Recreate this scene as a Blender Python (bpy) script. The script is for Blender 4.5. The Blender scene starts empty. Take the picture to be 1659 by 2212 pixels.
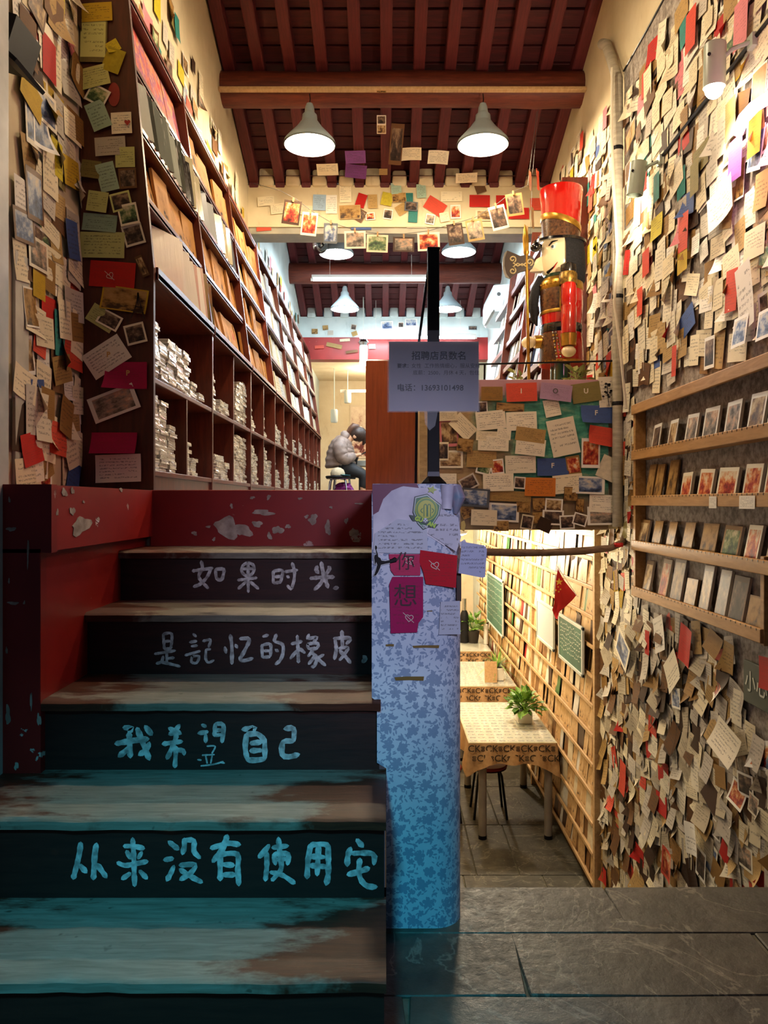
import bpy, bmesh, math, random
from mathutils import Vector, Matrix, Euler
R = random.Random(7)
PI = math.pi
SC = bpy.context.scene
COL = SC.collection
# ---------------------------------------------------------------- camera
F = 1640.0; VX = 832.0; VY = 1085.0           # focal length and vanishing point in pixels of the 1659 x 2212 frame
cam = bpy.data.cameras.new('camera'); camo = bpy.data.objects.new('camera', cam); COL.objects.link(camo)
cam.sensor_fit = 'VERTICAL'; cam.sensor_height = 36.0; cam.lens = F/2212*36
cam.shift_x = (829.5-VX)/2212; cam.shift_y = (VY-1106)/2212
cam.clip_start = .05; cam.clip_end = 100
camo.location = (0, 0, 0); camo.rotation_euler = (PI/2, 0, 0)
SC.camera = camo
# ---------------------------------------------------------------- world and exposure
SC.view_settings.view_transform = 'Standard'; SC.view_settings.look = 'None'
SC.view_settings.gamma = 1; SC.view_settings.exposure = 1.0
SC.view_settings.use_curve_mapping = False
W = bpy.data.worlds.new('night'); SC.world = W; W.use_nodes = True
W.node_tree.nodes['Background'].inputs[0].default_value = (.10, .13, .2, 1)
W.node_tree.nodes['Background'].inputs[1].default_value = .12
def light(name, kind, loc, energy, color, size=.1, rot=None, spot=None, blend=.5, size_y=None, target=None):
    l = bpy.data.lights.new(name, kind); l.energy = energy; l.color = color
    if kind == 'AREA':
        l.size = size
        if size_y: l.shape = 'RECTANGLE'; l.size_y = size_y
    else: l.shadow_soft_size = size
    if kind == 'SPOT': l.spot_size = math.radians(spot); l.spot_blend = blend
    o = bpy.data.objects.new(name, l); COL.objects.link(o); o.location = loc
    if target is not None:
        o.rotation_euler = (Vector(target)-Vector(loc)).to_track_quat('-Z', 'Y').to_euler()
    elif rot: o.rotation_euler = rot
    return o
# assumed unseen lamps behind the camera: cyan tints the steps, violet the stair wall
light('assumed_cyan_lamp', 'SPOT', (-.25, -.3, .9), 95.0, (.06, .66, .95), .12, spot=44, blend=1.0, target=(-.33, 1.62, -1.12))
light('assumed_violet_lamp', 'SPOT', (.5, -.4, .5), 66.0, (.74, .72, 1.0), .15, spot=31, blend=1.0, target=(.10, 2.04, -.12))
WARM = (1.0, .80, .54); WARM2 = (1.0, .83, .60); COOL = (.72, .88, 1.0)
# ---------------------------------------------------------------- pixel helpers: a pixel is a direction; the surface gives the distance
def at(px, py, Y): return Vector(((px-VX)/F*Y, Y, -(py-VY)/F*Y))
def on_x(px, py, X):
    Y = X*F/(px-VX); return Vector((X, Y, -(py-VY)/F*Y))
# ---------------------------------------------------------------- materials
def lin(c):
    if isinstance(c, str):
        c = [int(c[i:i+2], 16)/255 for i in (0, 2, 4)]
    return tuple((x/12.92 if x <= .04045 else ((x+.055)/1.055)**2.4) for x in c[:3])
MATS = {}
class NT:
    def __init__(s, name):
        s.m = bpy.data.materials.new(name); s.m.use_nodes = True
        s.t = s.m.node_tree; s.b = s.t.nodes['Principled BSDF']
        MATS[name] = s.m
    def n(s, typ, **kw):
        nd = s.t.nodes.new(typ)
        ins = kw.pop('ins', {})
        for k, v in kw.items(): setattr(nd, k, v)
        for k, v in ins.items(): s.put(nd.inputs[k], v)
        return nd
    def put(s, sock, v):
        if isinstance(v, bpy.types.NodeSocket): s.t.links.new(v, sock)
        elif isinstance(v, bpy.types.Node): s.t.links.new(v.outputs[0], sock)
        else:
            if isinstance(v, tuple) and len(v) == 3 and sock.type == 'RGBA': v = v+(1,)
            sock.default_value = v
    def math(s, op, a, b=0.0, c=0.0, clamp=False):
        nd = s.t.nodes.new('ShaderNodeMath'); nd.operation = op; nd.use_clamp = clamp
        s.put(nd.inputs[0], a); s.put(nd.inputs[1], b); s.put(nd.inputs[2], c)
        return nd.outputs[0]
    def mix(s, f, a, b, blend='MIX'):
        nd = s.t.nodes.new('ShaderNodeMix'); nd.data_type = 'RGBA'; nd.blend_type = blend
        s.put(nd.inputs[0], f); s.put(nd.inputs[6], a); s.put(nd.inputs[7], b)
        return nd.outputs[2]
    def ramp(s, f, stops, const=False):
        nd = s.t.nodes.new('ShaderNodeValToRGB')
        if const: nd.color_ramp.interpolation = 'CONSTANT'
        e = nd.color_ramp.elements
        while len(e) < len(stops): e.new(.5)
        for el, (p, c) in zip(e, stops):
            el.position = p; el.color = (c if not isinstance(c, float) else (c, c, c))[:3]+(1,)
        s.put(nd.inputs[0], f); return nd.outputs[0]
    def coord(s, kind='Object'):
        return s.t.nodes.new('ShaderNodeTexCoord').outputs[kind]
    def noise(s, vec, scale, detail=3, rough=.5, out=0, dist=0.0):
        nd = s.n('ShaderNodeTexNoise', ins={'Vector': vec, 'Scale': scale, 'Detail': detail, 'Roughness': rough, 'Distortion': dist})
        return nd.outputs[out]
    def map(s, vec, scale=(1, 1, 1), rot=(0, 0, 0), loc=(0, 0, 0)):
        return s.n('ShaderNodeMapping', ins={'Vector': vec, 'Scale': scale, 'Rotation': rot, 'Location': loc}).outputs[0]
    def bump(s, h, strength=.3, dist=.01):
        nd = s.n('ShaderNodeBump', ins={'Height': h, 'Strength': strength, 'Distance': dist})
        s.put(s.b.inputs['Normal'], nd.outputs[0])
    def fin(s, col, rough=.5, metal=0, spec=.5, coat=0, emit=None, es=0, trans=0, alpha=None):
        b = s.b
        s.put(b.inputs['Base Color'], col); s.put(b.inputs['Roughness'], rough); s.put(b.inputs['Metallic'], metal)
        s.put(b.inputs['Specular IOR Level'], spec)
        if coat: b.inputs['Coat Weight'].default_value = coat
        if trans: b.inputs['Transmission Weight'].default_value = trans
        if alpha is not None: s.put(b.inputs['Alpha'], alpha)
        if emit is not None:
            s.put(b.inputs['Emission Color'], emit); b.inputs['Emission Strength'].default_value = es
        return s.m
def flat(name, c, rough=.5, **kw):
    if name in MATS: return MATS[name]
    t = NT(name); return t.fin(lin(c), rough, **kw)
def noisy(name, c1, c2, scale=8, rough=.6, stretch=(1, 1, 1), bump=.0, detail=4, lo=.35, hi=.65, **kw):
    if name in MATS: return MATS[name]
    t = NT(name); v = t.map(t.coord(), scale=stretch)
    f = t.noise(v, scale, detail)
    col = t.ramp(f, [(lo, lin(c1)), (hi, lin(c2))])
    if bump: t.bump(f, bump, .004)
    return t.fin(col, rough, **kw)
# ---------------------------------------------------------------- mesh builder
class MB:
    def __init__(s): s.v = []; s.f = []; s.uv = {}; s.mi = []; s.cur = 0
    def add(s, vs, fs, uvs=None):
        o = len(s.v); s.v += [tuple(v) for v in vs]
        for i, f in enumerate(fs):
            if uvs: s.uv[len(s.f)] = uvs[i]
            s.f.append([a+o for a in f]); s.mi.append(s.cur)
        return s
    def box(s, x0, x1, y0, y1, z0, z1):
        x0, x1 = sorted((x0, x1)); y0, y1 = sorted((y0, y1)); z0, z1 = sorted((z0, z1))
        v = [(x, y, z) for z in (z0, z1) for y in (y0, y1) for x in (x0, x1)]
        return s.add(v, [(0, 2, 3, 1), (4, 5, 7, 6), (0, 1, 5, 4), (2, 6, 7, 3), (0, 4, 6, 2), (1, 3, 7, 5)])
    def bbox(s, x0, x1, y0, y1, z0, z1, b=.006):      # box with chamfered vertical and horizontal edges
        bm = bmesh.new(); bmesh.ops.create_cube(bm, size=1)
        for v in bm.verts:
            v.co = ((x0+x1)/2+v.co.x*abs(x1-x0), (y0+y1)/2+v.co.y*abs(y1-y0), (z0+z1)/2+v.co.z*abs(z1-z0))
        bmesh.ops.bevel(bm, geom=bm.edges[:], offset=b, segments=2, affect='EDGES', profile=.5)
        return s.bm(bm)
    def bm(s, bm, mat=None):
        bm.verts.index_update()
        vs = [(mat @ v.co if mat else v.co) for v in bm.verts]
        s.add(vs, [[v.index for v in f.verts] for f in bm.faces]); bm.free(); return s
    def obox(s, c, size, rot=None):
        m = rot if rot is not None else Matrix.Identity(3)
        if isinstance(m, (tuple, list)): m = Euler(m).to_matrix()
        c = Vector(c); hx, hy, hz = [a/2 for a in size]
        v = [c+m @ Vector((x*hx, y*hy, z*hz)) for z in (-1, 1) for y in (-1, 1) for x in (-1, 1)]
        return s.add(v, [(0, 2, 3, 1), (4, 5, 7, 6), (0, 1, 5, 4), (2, 6, 7, 3), (0, 4, 6, 2), (1, 3, 7, 5)])
    def tube(s, pts, r, n=8, cap=True):
        pts = [Vector(p) for p in pts]; k = len(pts)
        rs = r if isinstance(r, (list, tuple)) else [r]*k
        vs = []; up = None
        for i, p in enumerate(pts):
            t = (pts[min(i+1, k-1)]-pts[max(i-1, 0)])
            if t.length < 1e-9: t = Vector((0, 0, 1))
            t.normalize()
            if up is None:
                up = Vector((0, 0, 1)) if abs(t.z) < .9 else Vector((1, 0, 0))
            a = t.cross(up)
            if a.length < 1e-5: a = t.cross(Vector((0, 1, 0)))
            a.normalize(); b = a.cross(t).normalized(); up = b
            for j in range(n):
                th = 2*PI*j/n; vs.append(p+(a*math.cos(th)+b*math.sin(th))*rs[i])
        fs = []
        for i in range(k-1):
            for j in range(n):
                j2 = (j+1) % n; fs.append((i*n+j, i*n+j2, (i+1)*n+j2, (i+1)*n+j))
        if cap: fs += [tuple(range(n))[::-1], tuple(range((k-1)*n, k*n))]
        return s.add(vs, fs)
    def lathe(s, prof, c=(0, 0, 0), n=20, mat=None, a0=0, a1=2*PI, sx=1, sy=1):
        full = abs(a1-a0-2*PI) < 1e-6; m = n if full else n+1; vs = []
        for r, z in prof:
            for j in range(m):
                th = a0+(a1-a0)*j/n
                p = Vector((r*math.cos(th)*sx, r*math.sin(th)*sy, z))
                if mat: p = mat @ p
                vs.append(p+Vector(c))
        fs = []
        for i in range(len(prof)-1):
            for j in range(n):
                j2 = (j+1) % m
                fs.append((i*m+j, i*m+j2, (i+1)*m+j2, (i+1)*m+j))
        return s.add(vs, fs)
    def ball(s, c, r, n=12, sx=1, sy=1, sz=1, m=8):
        prof = [(max(1e-4, math.sin(PI*i/m))*r, -math.cos(PI*i/m)*r*sz) for i in range(m+1)]
        return s.lathe(prof, c, n, sx=sx, sy=sy)
    def prism(s, poly, fr, depth):                   # poly: 2-D points; fr: function (u, v, d) -> world point
        k = len(poly)
        vs = [fr(u, v, 0) for u, v in poly]+[fr(u, v, depth) for u, v in poly]
        fs = [tuple(range(k)), tuple(range(2*k-1, k-1, -1))]
        fs += [(i, i+k, (i+1) % k+k, (i+1) % k) for i in range(k)]
        return s.add(vs, fs)
def mesh_of(mb, name, mats, smooth=False):
    me = bpy.data.meshes.new(name); me.from_pydata(mb.v, [], mb.f)
    if not isinstance(mats, (list, tuple)): mats = [mats]
    for m in mats: me.materials.append(m)
    if len(mats) > 1: me.polygons.foreach_set('material_index', mb.mi)
    if mb.uv:
        uvl = me.uv_layers.new(name='UVMap')
        for p in me.polygons:
            if p.index in mb.uv:
                for li, uv in zip(p.loop_indices, mb.uv[p.index]): uvl.data[li].uv = uv
    bm = bmesh.new(); bm.from_mesh(me)
    if not mb.uv: bmesh.ops.recalc_face_normals(bm, faces=bm.faces[:])
    bm.to_mesh(me); bm.free()
    if smooth:
        me.polygons.foreach_set('use_smooth', [True]*len(me.polygons))
        if smooth != 'all': me.set_sharp_from_angle(angle=math.radians(38))
    me.update(); return me
WM = {}
def wm(o): return WM.get(o.name, Matrix.Identity(4))
def obj(name, mb, mats, parent=None, smooth=False, local=False, center=True):
    """one mesh object; geometry in world coordinates, or in the parent's frame when local"""
    me = mesh_of(mb, name, mats, smooth) if isinstance(mb, MB) else mb
    o = bpy.data.objects.new(name, me); COL.objects.link(o)
    if parent is not None:
        o.parent = parent
        if local: WM[o.name] = wm(parent)
        else:
            o.matrix_parent_inverse = wm(parent).inverted(); WM[o.name] = Matrix.Identity(4)
    elif isinstance(mb, MB) and center and len(me.vertices):
        xs = [v.co for v in me.vertices]
        c = Vector(((min(v.x for v in xs)+max(v.x for v in xs))/2, (min(v.y for v in xs)+max(v.y for v in xs))/2, min(v.z for v in xs)))
        me.transform(Matrix.Translation(-c)); o.location = c; WM[o.name] = Matrix.Translation(c)
    return o
def tag(o, label=None, cat=None, group=None, kind=None):
    if label: o['label'] = label
    if cat: o['category'] = cat
    if group: o['group'] = group
    if kind: o['kind'] = kind
    return o
def thing(name, label, cat, loc=(0, 0, 0), rotz=0.0, group=None, kind=None, mat=None):
    o = bpy.data.objects.new(name, None); COL.objects.link(o); o.empty_display_size = .05
    m = mat if mat is not None else Matrix.Translation(Vector(loc)) @ Matrix.Rotation(rotz, 4, 'Z')
    o.matrix_basis = m; WM[o.name] = m
    return tag(o, label, cat, group, kind)
def struct(name, mb, mats, parent=None, smooth=False, label=None):
    o = obj(name, mb, mats, parent, smooth)
    if parent is None: tag(o, label, None, None, 'structure')
    return o
def copy_tree(o, parent=None):
    c = o.copy(); COL.objects.link(c); c.parent = parent
    if parent is not None: c.matrix_parent_inverse = o.matrix_parent_inverse.copy()
    for ch in o.children: copy_tree(ch, c)
    return c
def place(o, m): o.matrix_basis = m; WM[o.name] = m; return o
# frames: columns are right, up, normal as seen by somebody looking at the face
FR_RIGHT = Matrix(((0, 0, -1), (-1, 0, 0), (0, 1, 0)))       # wall on the right, normal -X
FR_LEFT = Matrix(((0, 0, 1), (1, 0, 0), (0, 1, 0)))          # wall on the left, normal +X
FR_FRONT = Matrix(((1, 0, 0), (0, 0, -1), (0, 1, 0)))        # faces the camera, normal -Y
def fmat(pos, fr, roll=0.0, tilt=0.0, yaw=0.0):
    m = fr @ Matrix.Rotation(roll, 3, 'Z') @ Matrix.Rotation(tilt, 3, 'X') @ Matrix.Rotation(yaw, 3, 'Y')
    return Matrix.Translation(Vector(pos)) @ m.to_4x4()
def text_mb(body, size, bold=0.0):
    """flat lettering, centred, in local x (right) and y (up)"""
    c = bpy.data.curves.new('lettering', 'FONT'); c.body = body; c.size = size; c.align_x = 'CENTER'; c.align_y = 'CENTER'
    c.resolution_u = 3; c.offset = bold
    o = bpy.data.objects.new('lettering', c); COL.objects.link(o)
    dg = bpy.context.evaluated_depsgraph_get(); dg.update()
    me = o.evaluated_get(dg).to_mesh(); mb = MB()
    mb.add([v.co.copy() for v in me.vertices], [list(p.vertices) for p in me.polygons])
    o.evaluated_get(dg).to_mesh_clear(); bpy.data.objects.remove(o); bpy.data.curves.remove(c)
    return mb
def xf(mb, m):
    mb.v = [tuple(m @ Vector(v)) for v in mb.v]; return mb
def lettering(name, body, size, m, mat, parent, bold=0.0):
    mb = xf(text_mb(body, size, bold), m); mb.uv = {0: [(0, 0)]*len(mb.f[0])} if mb.f else {}
    return obj(name, mb, mat, parent)
def ribbon(mb, pts, w, fr, seed=0, taper=True):
    """a brush stroke: a flat ribbon of varying width along a 2-D polyline; fr maps (u, v) to world"""
    rr = random.Random(seed)
    P = [Vector(p) for p in pts]
    # Catmull-Rom smoothing
    Q = []
    for i in range(len(P)-1):
        p0 = P[max(i-1, 0)]; p1 = P[i]; p2 = P[i+1]; p3 = P[min(i+2, len(P)-1)]
        n = max(2, int((p2-p1).length/(w*.5)))
        for k in range(n):
            t = k/n
            Q.append(.5*((2*p1)+(p2-p0)*t+(2*p0-5*p1+4*p2-p3)*t*t+(3*p1-p0-3*p2+p3)*t**3))
    Q.append(P[-1]); n = len(Q); L = []; Rr = []
    ends = ((Q[0]-(Q[1]-Q[0]).normalized()*w*.3), (Q[-1]+(Q[-1]-Q[-2]).normalized()*w*.3))
    for i, q in enumerate(Q):
        t = (Q[min(i+1, n-1)]-Q[max(i-1, 0)]); t = t.normalized() if t.length > 1e-9 else Vector((1, 0))
        nn = Vector((-t.y, t.x)); ww = w*.5*(1+rr.uniform(-.16, .16))
        if taper and i in (0, n-1): ww *= .72
        L.append(q+nn*ww); Rr.append(q-nn*ww)
    poly = [ends[0]]+L+[ends[1]]+Rr[::-1]
    k = len(Q); vs = [fr(*p) for p in L]+[fr(*p) for p in Rr]+[fr(*ends[0]), fr(*ends[1])]
    fs = [(i, i+1, k+i+1, k+i) for i in range(k-1)]+[(2*k, 0, k), (2*k+1, 2*k-1, k-1)]
    mb.add(vs, fs)
# ================================================================ materials
def wood_mat(name, c1, c2, scale=(2, 2, 14), rough=.45, wear=None, coat=0, spec=.4, bump=.15):
    t = NT(name); v = t.map(t.coord(), scale=scale)
    g = t.noise(v, 6, 6, .6, dist=.6)
    col = t.ramp(g, [(.3, lin(c1)), (.7, lin(c2))])
    if wear:
        wn = t.noise(t.map(t.coord(), scale=wear[2]), wear[1], 5, .62)
        col = t.mix(t.ramp(wn, [(wear[3], 0.0), (wear[4], 1.0)]), col, lin(wear[0]))
    t.bump(g, bump, .003)
    return t.fin(col, rough, spec=spec, coat=coat)
M_cab = wood_mat('mahogany_veneer', '4a1d12', '6e2d1b', (9, 9, 1.2), .38, coat=.15)
M_cab_in = wood_mat('mahogany_shelf_board', '4d2016', '72321f', (9, 1.2, 9), .4)
M_panel = wood_mat('brown_end_panel', '3f1d12', '5a2a1a', (7, 7, .8), .5)
M_orange = wood_mat('orange_brown_panel', '7c3a1d', '9a4c27', (9, 9, .7), .42)
M_rackwood = wood_mat('pale_pine_rack', '9c7038', 'bb905a', (8, 1.0, 8), .55)
M_pine = wood_mat('yellow_pine', 'b08c5c', 'cca87a', (8, 1.0, 8), .55)
M_rafter = wood_mat('dark_red_rafter', '481719', '682426', (10, 1.0, 10), .6)
M_plank = wood_mat('dark_red_roof_plank', '3a1114', '581c20', (1.0, 9, 9), .65)
M_purlin = wood_mat('red_brown_purlin', '4c1f15', '723320', (1.0, 9, 9), .55)
def tread_mat():
    t = NT('worn_stair_tread'); o = t.coord(); g = t.coord('Generated'); s = t.n('ShaderNodeSeparateXYZ', ins={0: g})
    gr = t.noise(t.map(o, scale=(1.2, 12, 12)), 6, 6, .6, dist=.5); n = t.noise(t.map(o, scale=(1, 2.6, 1)), 3.2, 6, .65)
    dx = t.math('ABSOLUTE', t.math('SUBTRACT', s.outputs[0], .53))
    w = t.math('ADD', t.math('SUBTRACT', .70, t.math('MULTIPLY', dx, 1.15)), t.math('MULTIPLY', t.math('SUBTRACT', n, .5), 1.5))
    col = t.mix(t.ramp(w, [(.26, 0.0), (.42, 1.0)]), t.ramp(gr, [(.3, lin('3d1b10')), (.7, lin('5c2c1a'))]), t.ramp(gr, [(.3, lin('6c6658')), (.7, lin('928b7c'))]))
    sp = t.noise(o, 22, 2); col = t.mix(t.ramp(sp, [(.70, 0.0), (.74, .7)]), col, lin('3a3226'))
    t.bump(gr, .25, .003); return t.fin(col, .5, spec=.4)
M_tread = tread_mat()
M_riser = wood_mat('dark_stair_riser', '26100b', '3a1a12', (1.2, 10, 10), .55)
M_branch = wood_mat('grey_brown_bark', '5a4632', '8a705a', (2, 9, 9), .8, bump=.5)
def red_paint():
    t = NT('chipped_red_paint'); c = t.coord()
    base = t.ramp(t.noise(c, 3, 4), [(.3, lin('7d1713')), (.7, lin('9c2019'))])
    ch = t.noise(c, 9, 5, .6); big = t.noise(c, 2.4, 2)
    m = t.math('MULTIPLY', t.ramp(ch, [(.66, 0.0), (.675, 1.0)]), t.ramp(big, [(.45, 0.0), (.5, 1.0)]))
    col = t.mix(m, base, lin('c9b8ac'))
    t.bump(t.math('SUBTRACT', 1.0, m), .5, .004)
    return t.fin(col, .42, spec=.4)
M_red = red_paint()
def floral():
    t = NT('blue_floral_paper'); uv = t.coord('Object')
    # pattern lives in the X-Z plane of the wall face
    sep = t.n('ShaderNodeSeparateXYZ', ins={0: uv}); comb = t.n('ShaderNodeCombineXYZ', ins={0: t.math('ADD', sep.outputs[0], sep.outputs[1]), 1: sep.outputs[2], 2: 0.0})
    mask = None
    for scale, lob, r0, amp, ell, dens, off in ((21, 5, .25, .10, 1.0, .55, 0), (32, 1, .26, 0.0, 2.3, .85, 3.3), (40, 1, .24, 0.0, 2.6, .85, 7.7), (45, 1, .24, 0.0, 2.8, .8, 11.1), (36, 5, .24, .09, 1.0, .5, 5.2), (60, 1, .25, 0.0, 2.4, .7, 17.0)):
        v = t.map(comb.outputs[0], scale=(scale, scale, 1), loc=(off, off*.7, 0))
        vo = t.n('ShaderNodeTexVoronoi', voronoi_dimensions='2D', ins={'Vector': v, 'Scale': 1.0, 'Randomness': .8})
        d = t.n('ShaderNodeVectorMath', operation='SUBTRACT', ins={0: v, 1: vo.outputs['Position']})
        ds = t.n('ShaderNodeSeparateXYZ', ins={0: d.outputs[0]})
        cs = t.n('ShaderNodeSeparateColor', ins={0: vo.outputs['Color']})
        ang0 = t.math('MULTIPLY', cs.outputs[0], 6.283)
        ca = t.math('COSINE', ang0); sa = t.math('SINE', ang0)
        x = t.math('ADD', t.math('MULTIPLY', ds.outputs[0], ca), t.math('MULTIPLY', ds.outputs[1], sa))
        y = t.math('SUBTRACT', t.math('MULTIPLY', ds.outputs[1], ca), t.math('MULTIPLY', ds.outputs[0], sa))
        y = t.math('MULTIPLY', y, ell)
        r = t.math('SQRT', t.math('ADD', t.math('MULTIPLY', x, x), t.math('MULTIPLY', y, y)))
        lim = r0
        if amp:
            th = t.math('ARCTAN2', y, x)
            lim = t.math('ADD', r0-amp, t.math('MULTIPLY', t.math('POWER', t.math('ABSOLUTE', t.math('COSINE', t.math('MULTIPLY', th, lob*.5))), .6), amp*1.9))
        m = t.math('MULTIPLY', t.math('LESS_THAN', r, lim), t.math('LESS_THAN', cs.outputs[1], dens))
        mask = m if mask is None else t.math('MAXIMUM', mask, m)
    dirt = t.noise(uv, 5, 5)
    bg = t.ramp(dirt, [(.3, lin('b9c2d4')), (.7, lin('d5dbe6'))])
    col = t.mix(t.math('MULTIPLY', mask, .66), bg, lin('5d7398'))
    return t.fin(col, .6, spec=.3)
M_floral = floral()
M_lilac = noisy('crumpled_lilac_paper', 'a9a4b8', 'd8d4de', 9, .6, bump=.4)
def grey_wallpaper():
    t = NT('grey_mottled_wallpaper'); c = t.coord()
    f = t.noise(c, 34, 5, .65); g = t.noise(c, 6, 3)
    col = t.mix(t.ramp(f, [(.38, 0.0), (.62, 1.0)]), lin('6f675f'), lin('b3aaa0'))
    col = t.mix(t.math('MULTIPLY', g, .35), col, lin('8d7f70'))
    return t.fin(col, .75, spec=.2)
M_greywall = grey_wallpaper()
def plaster(name, c1, c2, stain):
    t = NT(name); c = t.coord()
    f = t.noise(c, 3.2, 6, .6); col = t.ramp(f, [(.3, lin(c1)), (.7, lin(c2))])
    cr = t.noise(t.map(c, scale=(1, 1, .35)), 7, 6, .7)
    col = t.mix(t.ramp(cr, [(.60, 0.0), (.72, .55)]), col, lin(stain))
    t.bump(t.noise(c, 25, 4), .25, .004)
    return t.fin(col, .8, spec=.2)
M_plaster = plaster('cream_plaster', 'cbbb96', 'dccfae', 'a8966c')
M_plaster2 = plaster('pale_blue_plaster', 'b9c6c4', 'd3dcd8', '8ea09e')
M_cream = plaster('warm_cream_plaster', 'd8c3a0', 'e6d6b8', 'c4ab84')
def stone():
    t = NT('grey_green_flagstone'); c = t.coord('Object')
    oi = t.n('ShaderNodeObjectInfo'); v = t.n('ShaderNodeVectorMath', operation='ADD', ins={0: c, 1: oi.outputs['Location']}).outputs[0]
    f = t.noise(v, 5, 8, .62); g = t.noise(v, 28, 6, .7)
    col = t.ramp(f, [(.28, lin('35332b')), (.5, lin('4d4a3f')), (.75, lin('696457'))])
    vein = t.noise(v, 2.2, 6, .55, dist=1.6)
    vm = t.ramp(t.math('ABSOLUTE', t.math('SUBTRACT', vein, .5)), [(.0, 1.0), (.012, 0.0)])
    col = t.mix(t.math('MULTIPLY', vm, .5), col, lin('9a9482'))
    t.bump(t.math('ADD', t.math('MULTIPLY', f, 1.5), t.math('MULTIPLY', g, .4)), .55, .012)
    return t.fin(col, t.ramp(g, [(.3, .42), (.7, .62)]), spec=.4)
M_stone = stone()
M_joint = noisy('grey_joint_mortar', '55523f', '6f6b5c', 30, .9)
# ---- paper: colour from the object, ink from the paper's own UV
def paper(name, attr=None, ink=.55, rows=9.0, inkcol='3a342e'):
    t = NT(name); uv = t.coord('UV')
    sep = t.n('ShaderNodeSeparateXYZ', ins={0: uv}); u, v = sep.outputs[0], sep.outputs[1]
    if attr:
        a = t.n('ShaderNodeVertexColor', layer_name=attr); base = a.outputs[0]; rnd = a.outputs[1]
    else:
        oi = t.n('ShaderNodeObjectInfo'); base = oi.outputs['Color']; rnd = oi.outputs['Random']
    row = t.math('MULTIPLY', v, rows); fr = t.math('FRACT', row); fl = t.math('FLOOR', row)
    line = t.math('MULTIPLY', t.math('GREATER_THAN', fr, .32), t.math('LESS_THAN', fr, .78))
    vec = t.n('ShaderNodeCombineXYZ', ins={0: t.math('MULTIPLY', u, 26.0), 1: t.math('MULTIPLY', row, 2.6), 2: t.math('MULTIPLY', rnd, 97.0)})
    let = t.math('GREATER_THAN', t.noise(vec.outputs[0], 1.0, 2, .6), .5)
    # ragged line ends and blank areas differ from sheet to sheet
    v2 = t.n('ShaderNodeCombineXYZ', ins={0: t.math('MULTIPLY', u, 2.0), 1: t.math('MULTIPLY', fl, .6), 2: t.math('MULTIPLY', rnd, 53.0)})
    blk = t.math('GREATER_THAN', t.noise(v2.outputs[0], 1.0, 1), .44)
    marg = t.math('MULTIPLY', t.math('MULTIPLY', t.math('GREATER_THAN', u, .09), t.math('LESS_THAN', u, .91)), t.math('MULTIPLY', t.math('GREATER_THAN', v, .1), t.math('LESS_THAN', v, .9)))
    m = t.math('MULTIPLY', t.math('MULTIPLY', line, let), t.math('MULTIPLY', blk, marg))
    m = t.math('MULTIPLY', m, ink)
    st = t.noise(uv, 3, 4)
    base = t.mix(t.math('MULTIPLY', st, .10), base, lin('a48a5c'), 'MULTIPLY')
    col = t.mix(m, base, lin(inkcol))
    return t.fin(col, .7, spec=.2)
M_note = paper('handwritten_paper')
M_note_stuff = paper('handwritten_paper_layer', attr='Col')
M_card = paper('coloured_card', ink=.28, rows=14.0)
def picture(name, stops, scale=3.2, border=.09, attr=None, rough=.5, spec=.3):
    t = NT(name); uv = t.coord('UV')
    sep = t.n('ShaderNodeSeparateXYZ', ins={0: uv}); u, v = sep.outputs[0], sep.outputs[1]
    oi = t.n('ShaderNodeObjectInfo'); rnd = oi.outputs['Random']
    vec = t.n('ShaderNodeCombineXYZ', ins={0: u, 1: v, 2: t.math('MULTIPLY', rnd, 71.0)})
    f = t.noise(vec.outputs[0], scale, 6, .62)
    f = t.math('ADD', f, t.math('MULTIPLY', t.math('SUBTRACT', v, .5), .22))
    col = t.ramp(f, [(p, lin(c)) for p, c in stops])
    g = t.noise(vec.outputs[0], scale*5, 3)
    col = t.mix(t.math('MULTIPLY', g, .4), col, lin('e8dcc4'), 'MULTIPLY')
    inn = t.math('MULTIPLY', t.math('MULTIPLY', t.math('GREATER_THAN', u, border), t.math('LESS_THAN', u, 1-border)), t.math('MULTIPLY', t.math('GREATER_THAN', v, border*1.2), t.math('LESS_THAN', v, 1-border*1.2)))
    col = t.mix(inn, oi.outputs['Color'], col)
    return t.fin(col, rough, spec=spec)
M_pic = {'sepia': picture('sepia_print', [(.3, '33241a'), (.45, '7a5c3c'), (.55, 'b79a6c'), (.7, 'd9c7a0')]),
         'dark': picture('dark_print', [(.3, '15100e'), (.45, '3a2f2a'), (.55, '6a5448'), (.72, 'a89478')]),
         'red': picture('red_print', [(.3, '3a1610'), (.44, 'a3291f'), (.54, 'd9864a'), (.66, 'e8d8b8')]),
         'blue': picture('blue_print', [(.3, '263247'), (.45, '5a6e96'), (.55, 'a9b2c0'), (.7, 'd8cfb8')]),
         'street': picture('street_print', [(.28, '2a2622'), (.42, '6b6258'), (.52, 'a09488'), (.6, 'c9a184'), (.72, 'e2dccb')]),
         'green': picture('green_print', [(.3, '17241a'), (.45, '43613f'), (.55, '8a9a6a'), (.7, 'd6d0b0')]),
         'kraft': picture('kraft_print', [(.36, '3d2712'), (.46, '8f6c38'), (.54, 'a9854c'), (.7, 'b8945a')], border=.04)}
def objcol(name, rough=.5, spec=.4, var=.0, coat=0, nscale=6):
    t = NT(name); oi = t.n('ShaderNodeObjectInfo'); c = oi.outputs['Color']
    if var:
        v = t.n('ShaderNodeVectorMath', operation='ADD', ins={0: t.coord(), 1: oi.outputs['Location']}).outputs[0]
        c = t.mix(t.math('MULTIPLY', t.noise(v, nscale, 4), var), c, lin('402a18'), 'MULTIPLY')
    return t.fin(c, rough, spec=spec, coat=coat)
M_obj = objcol('plain_paper_stock', .6, .3, .5)
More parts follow.
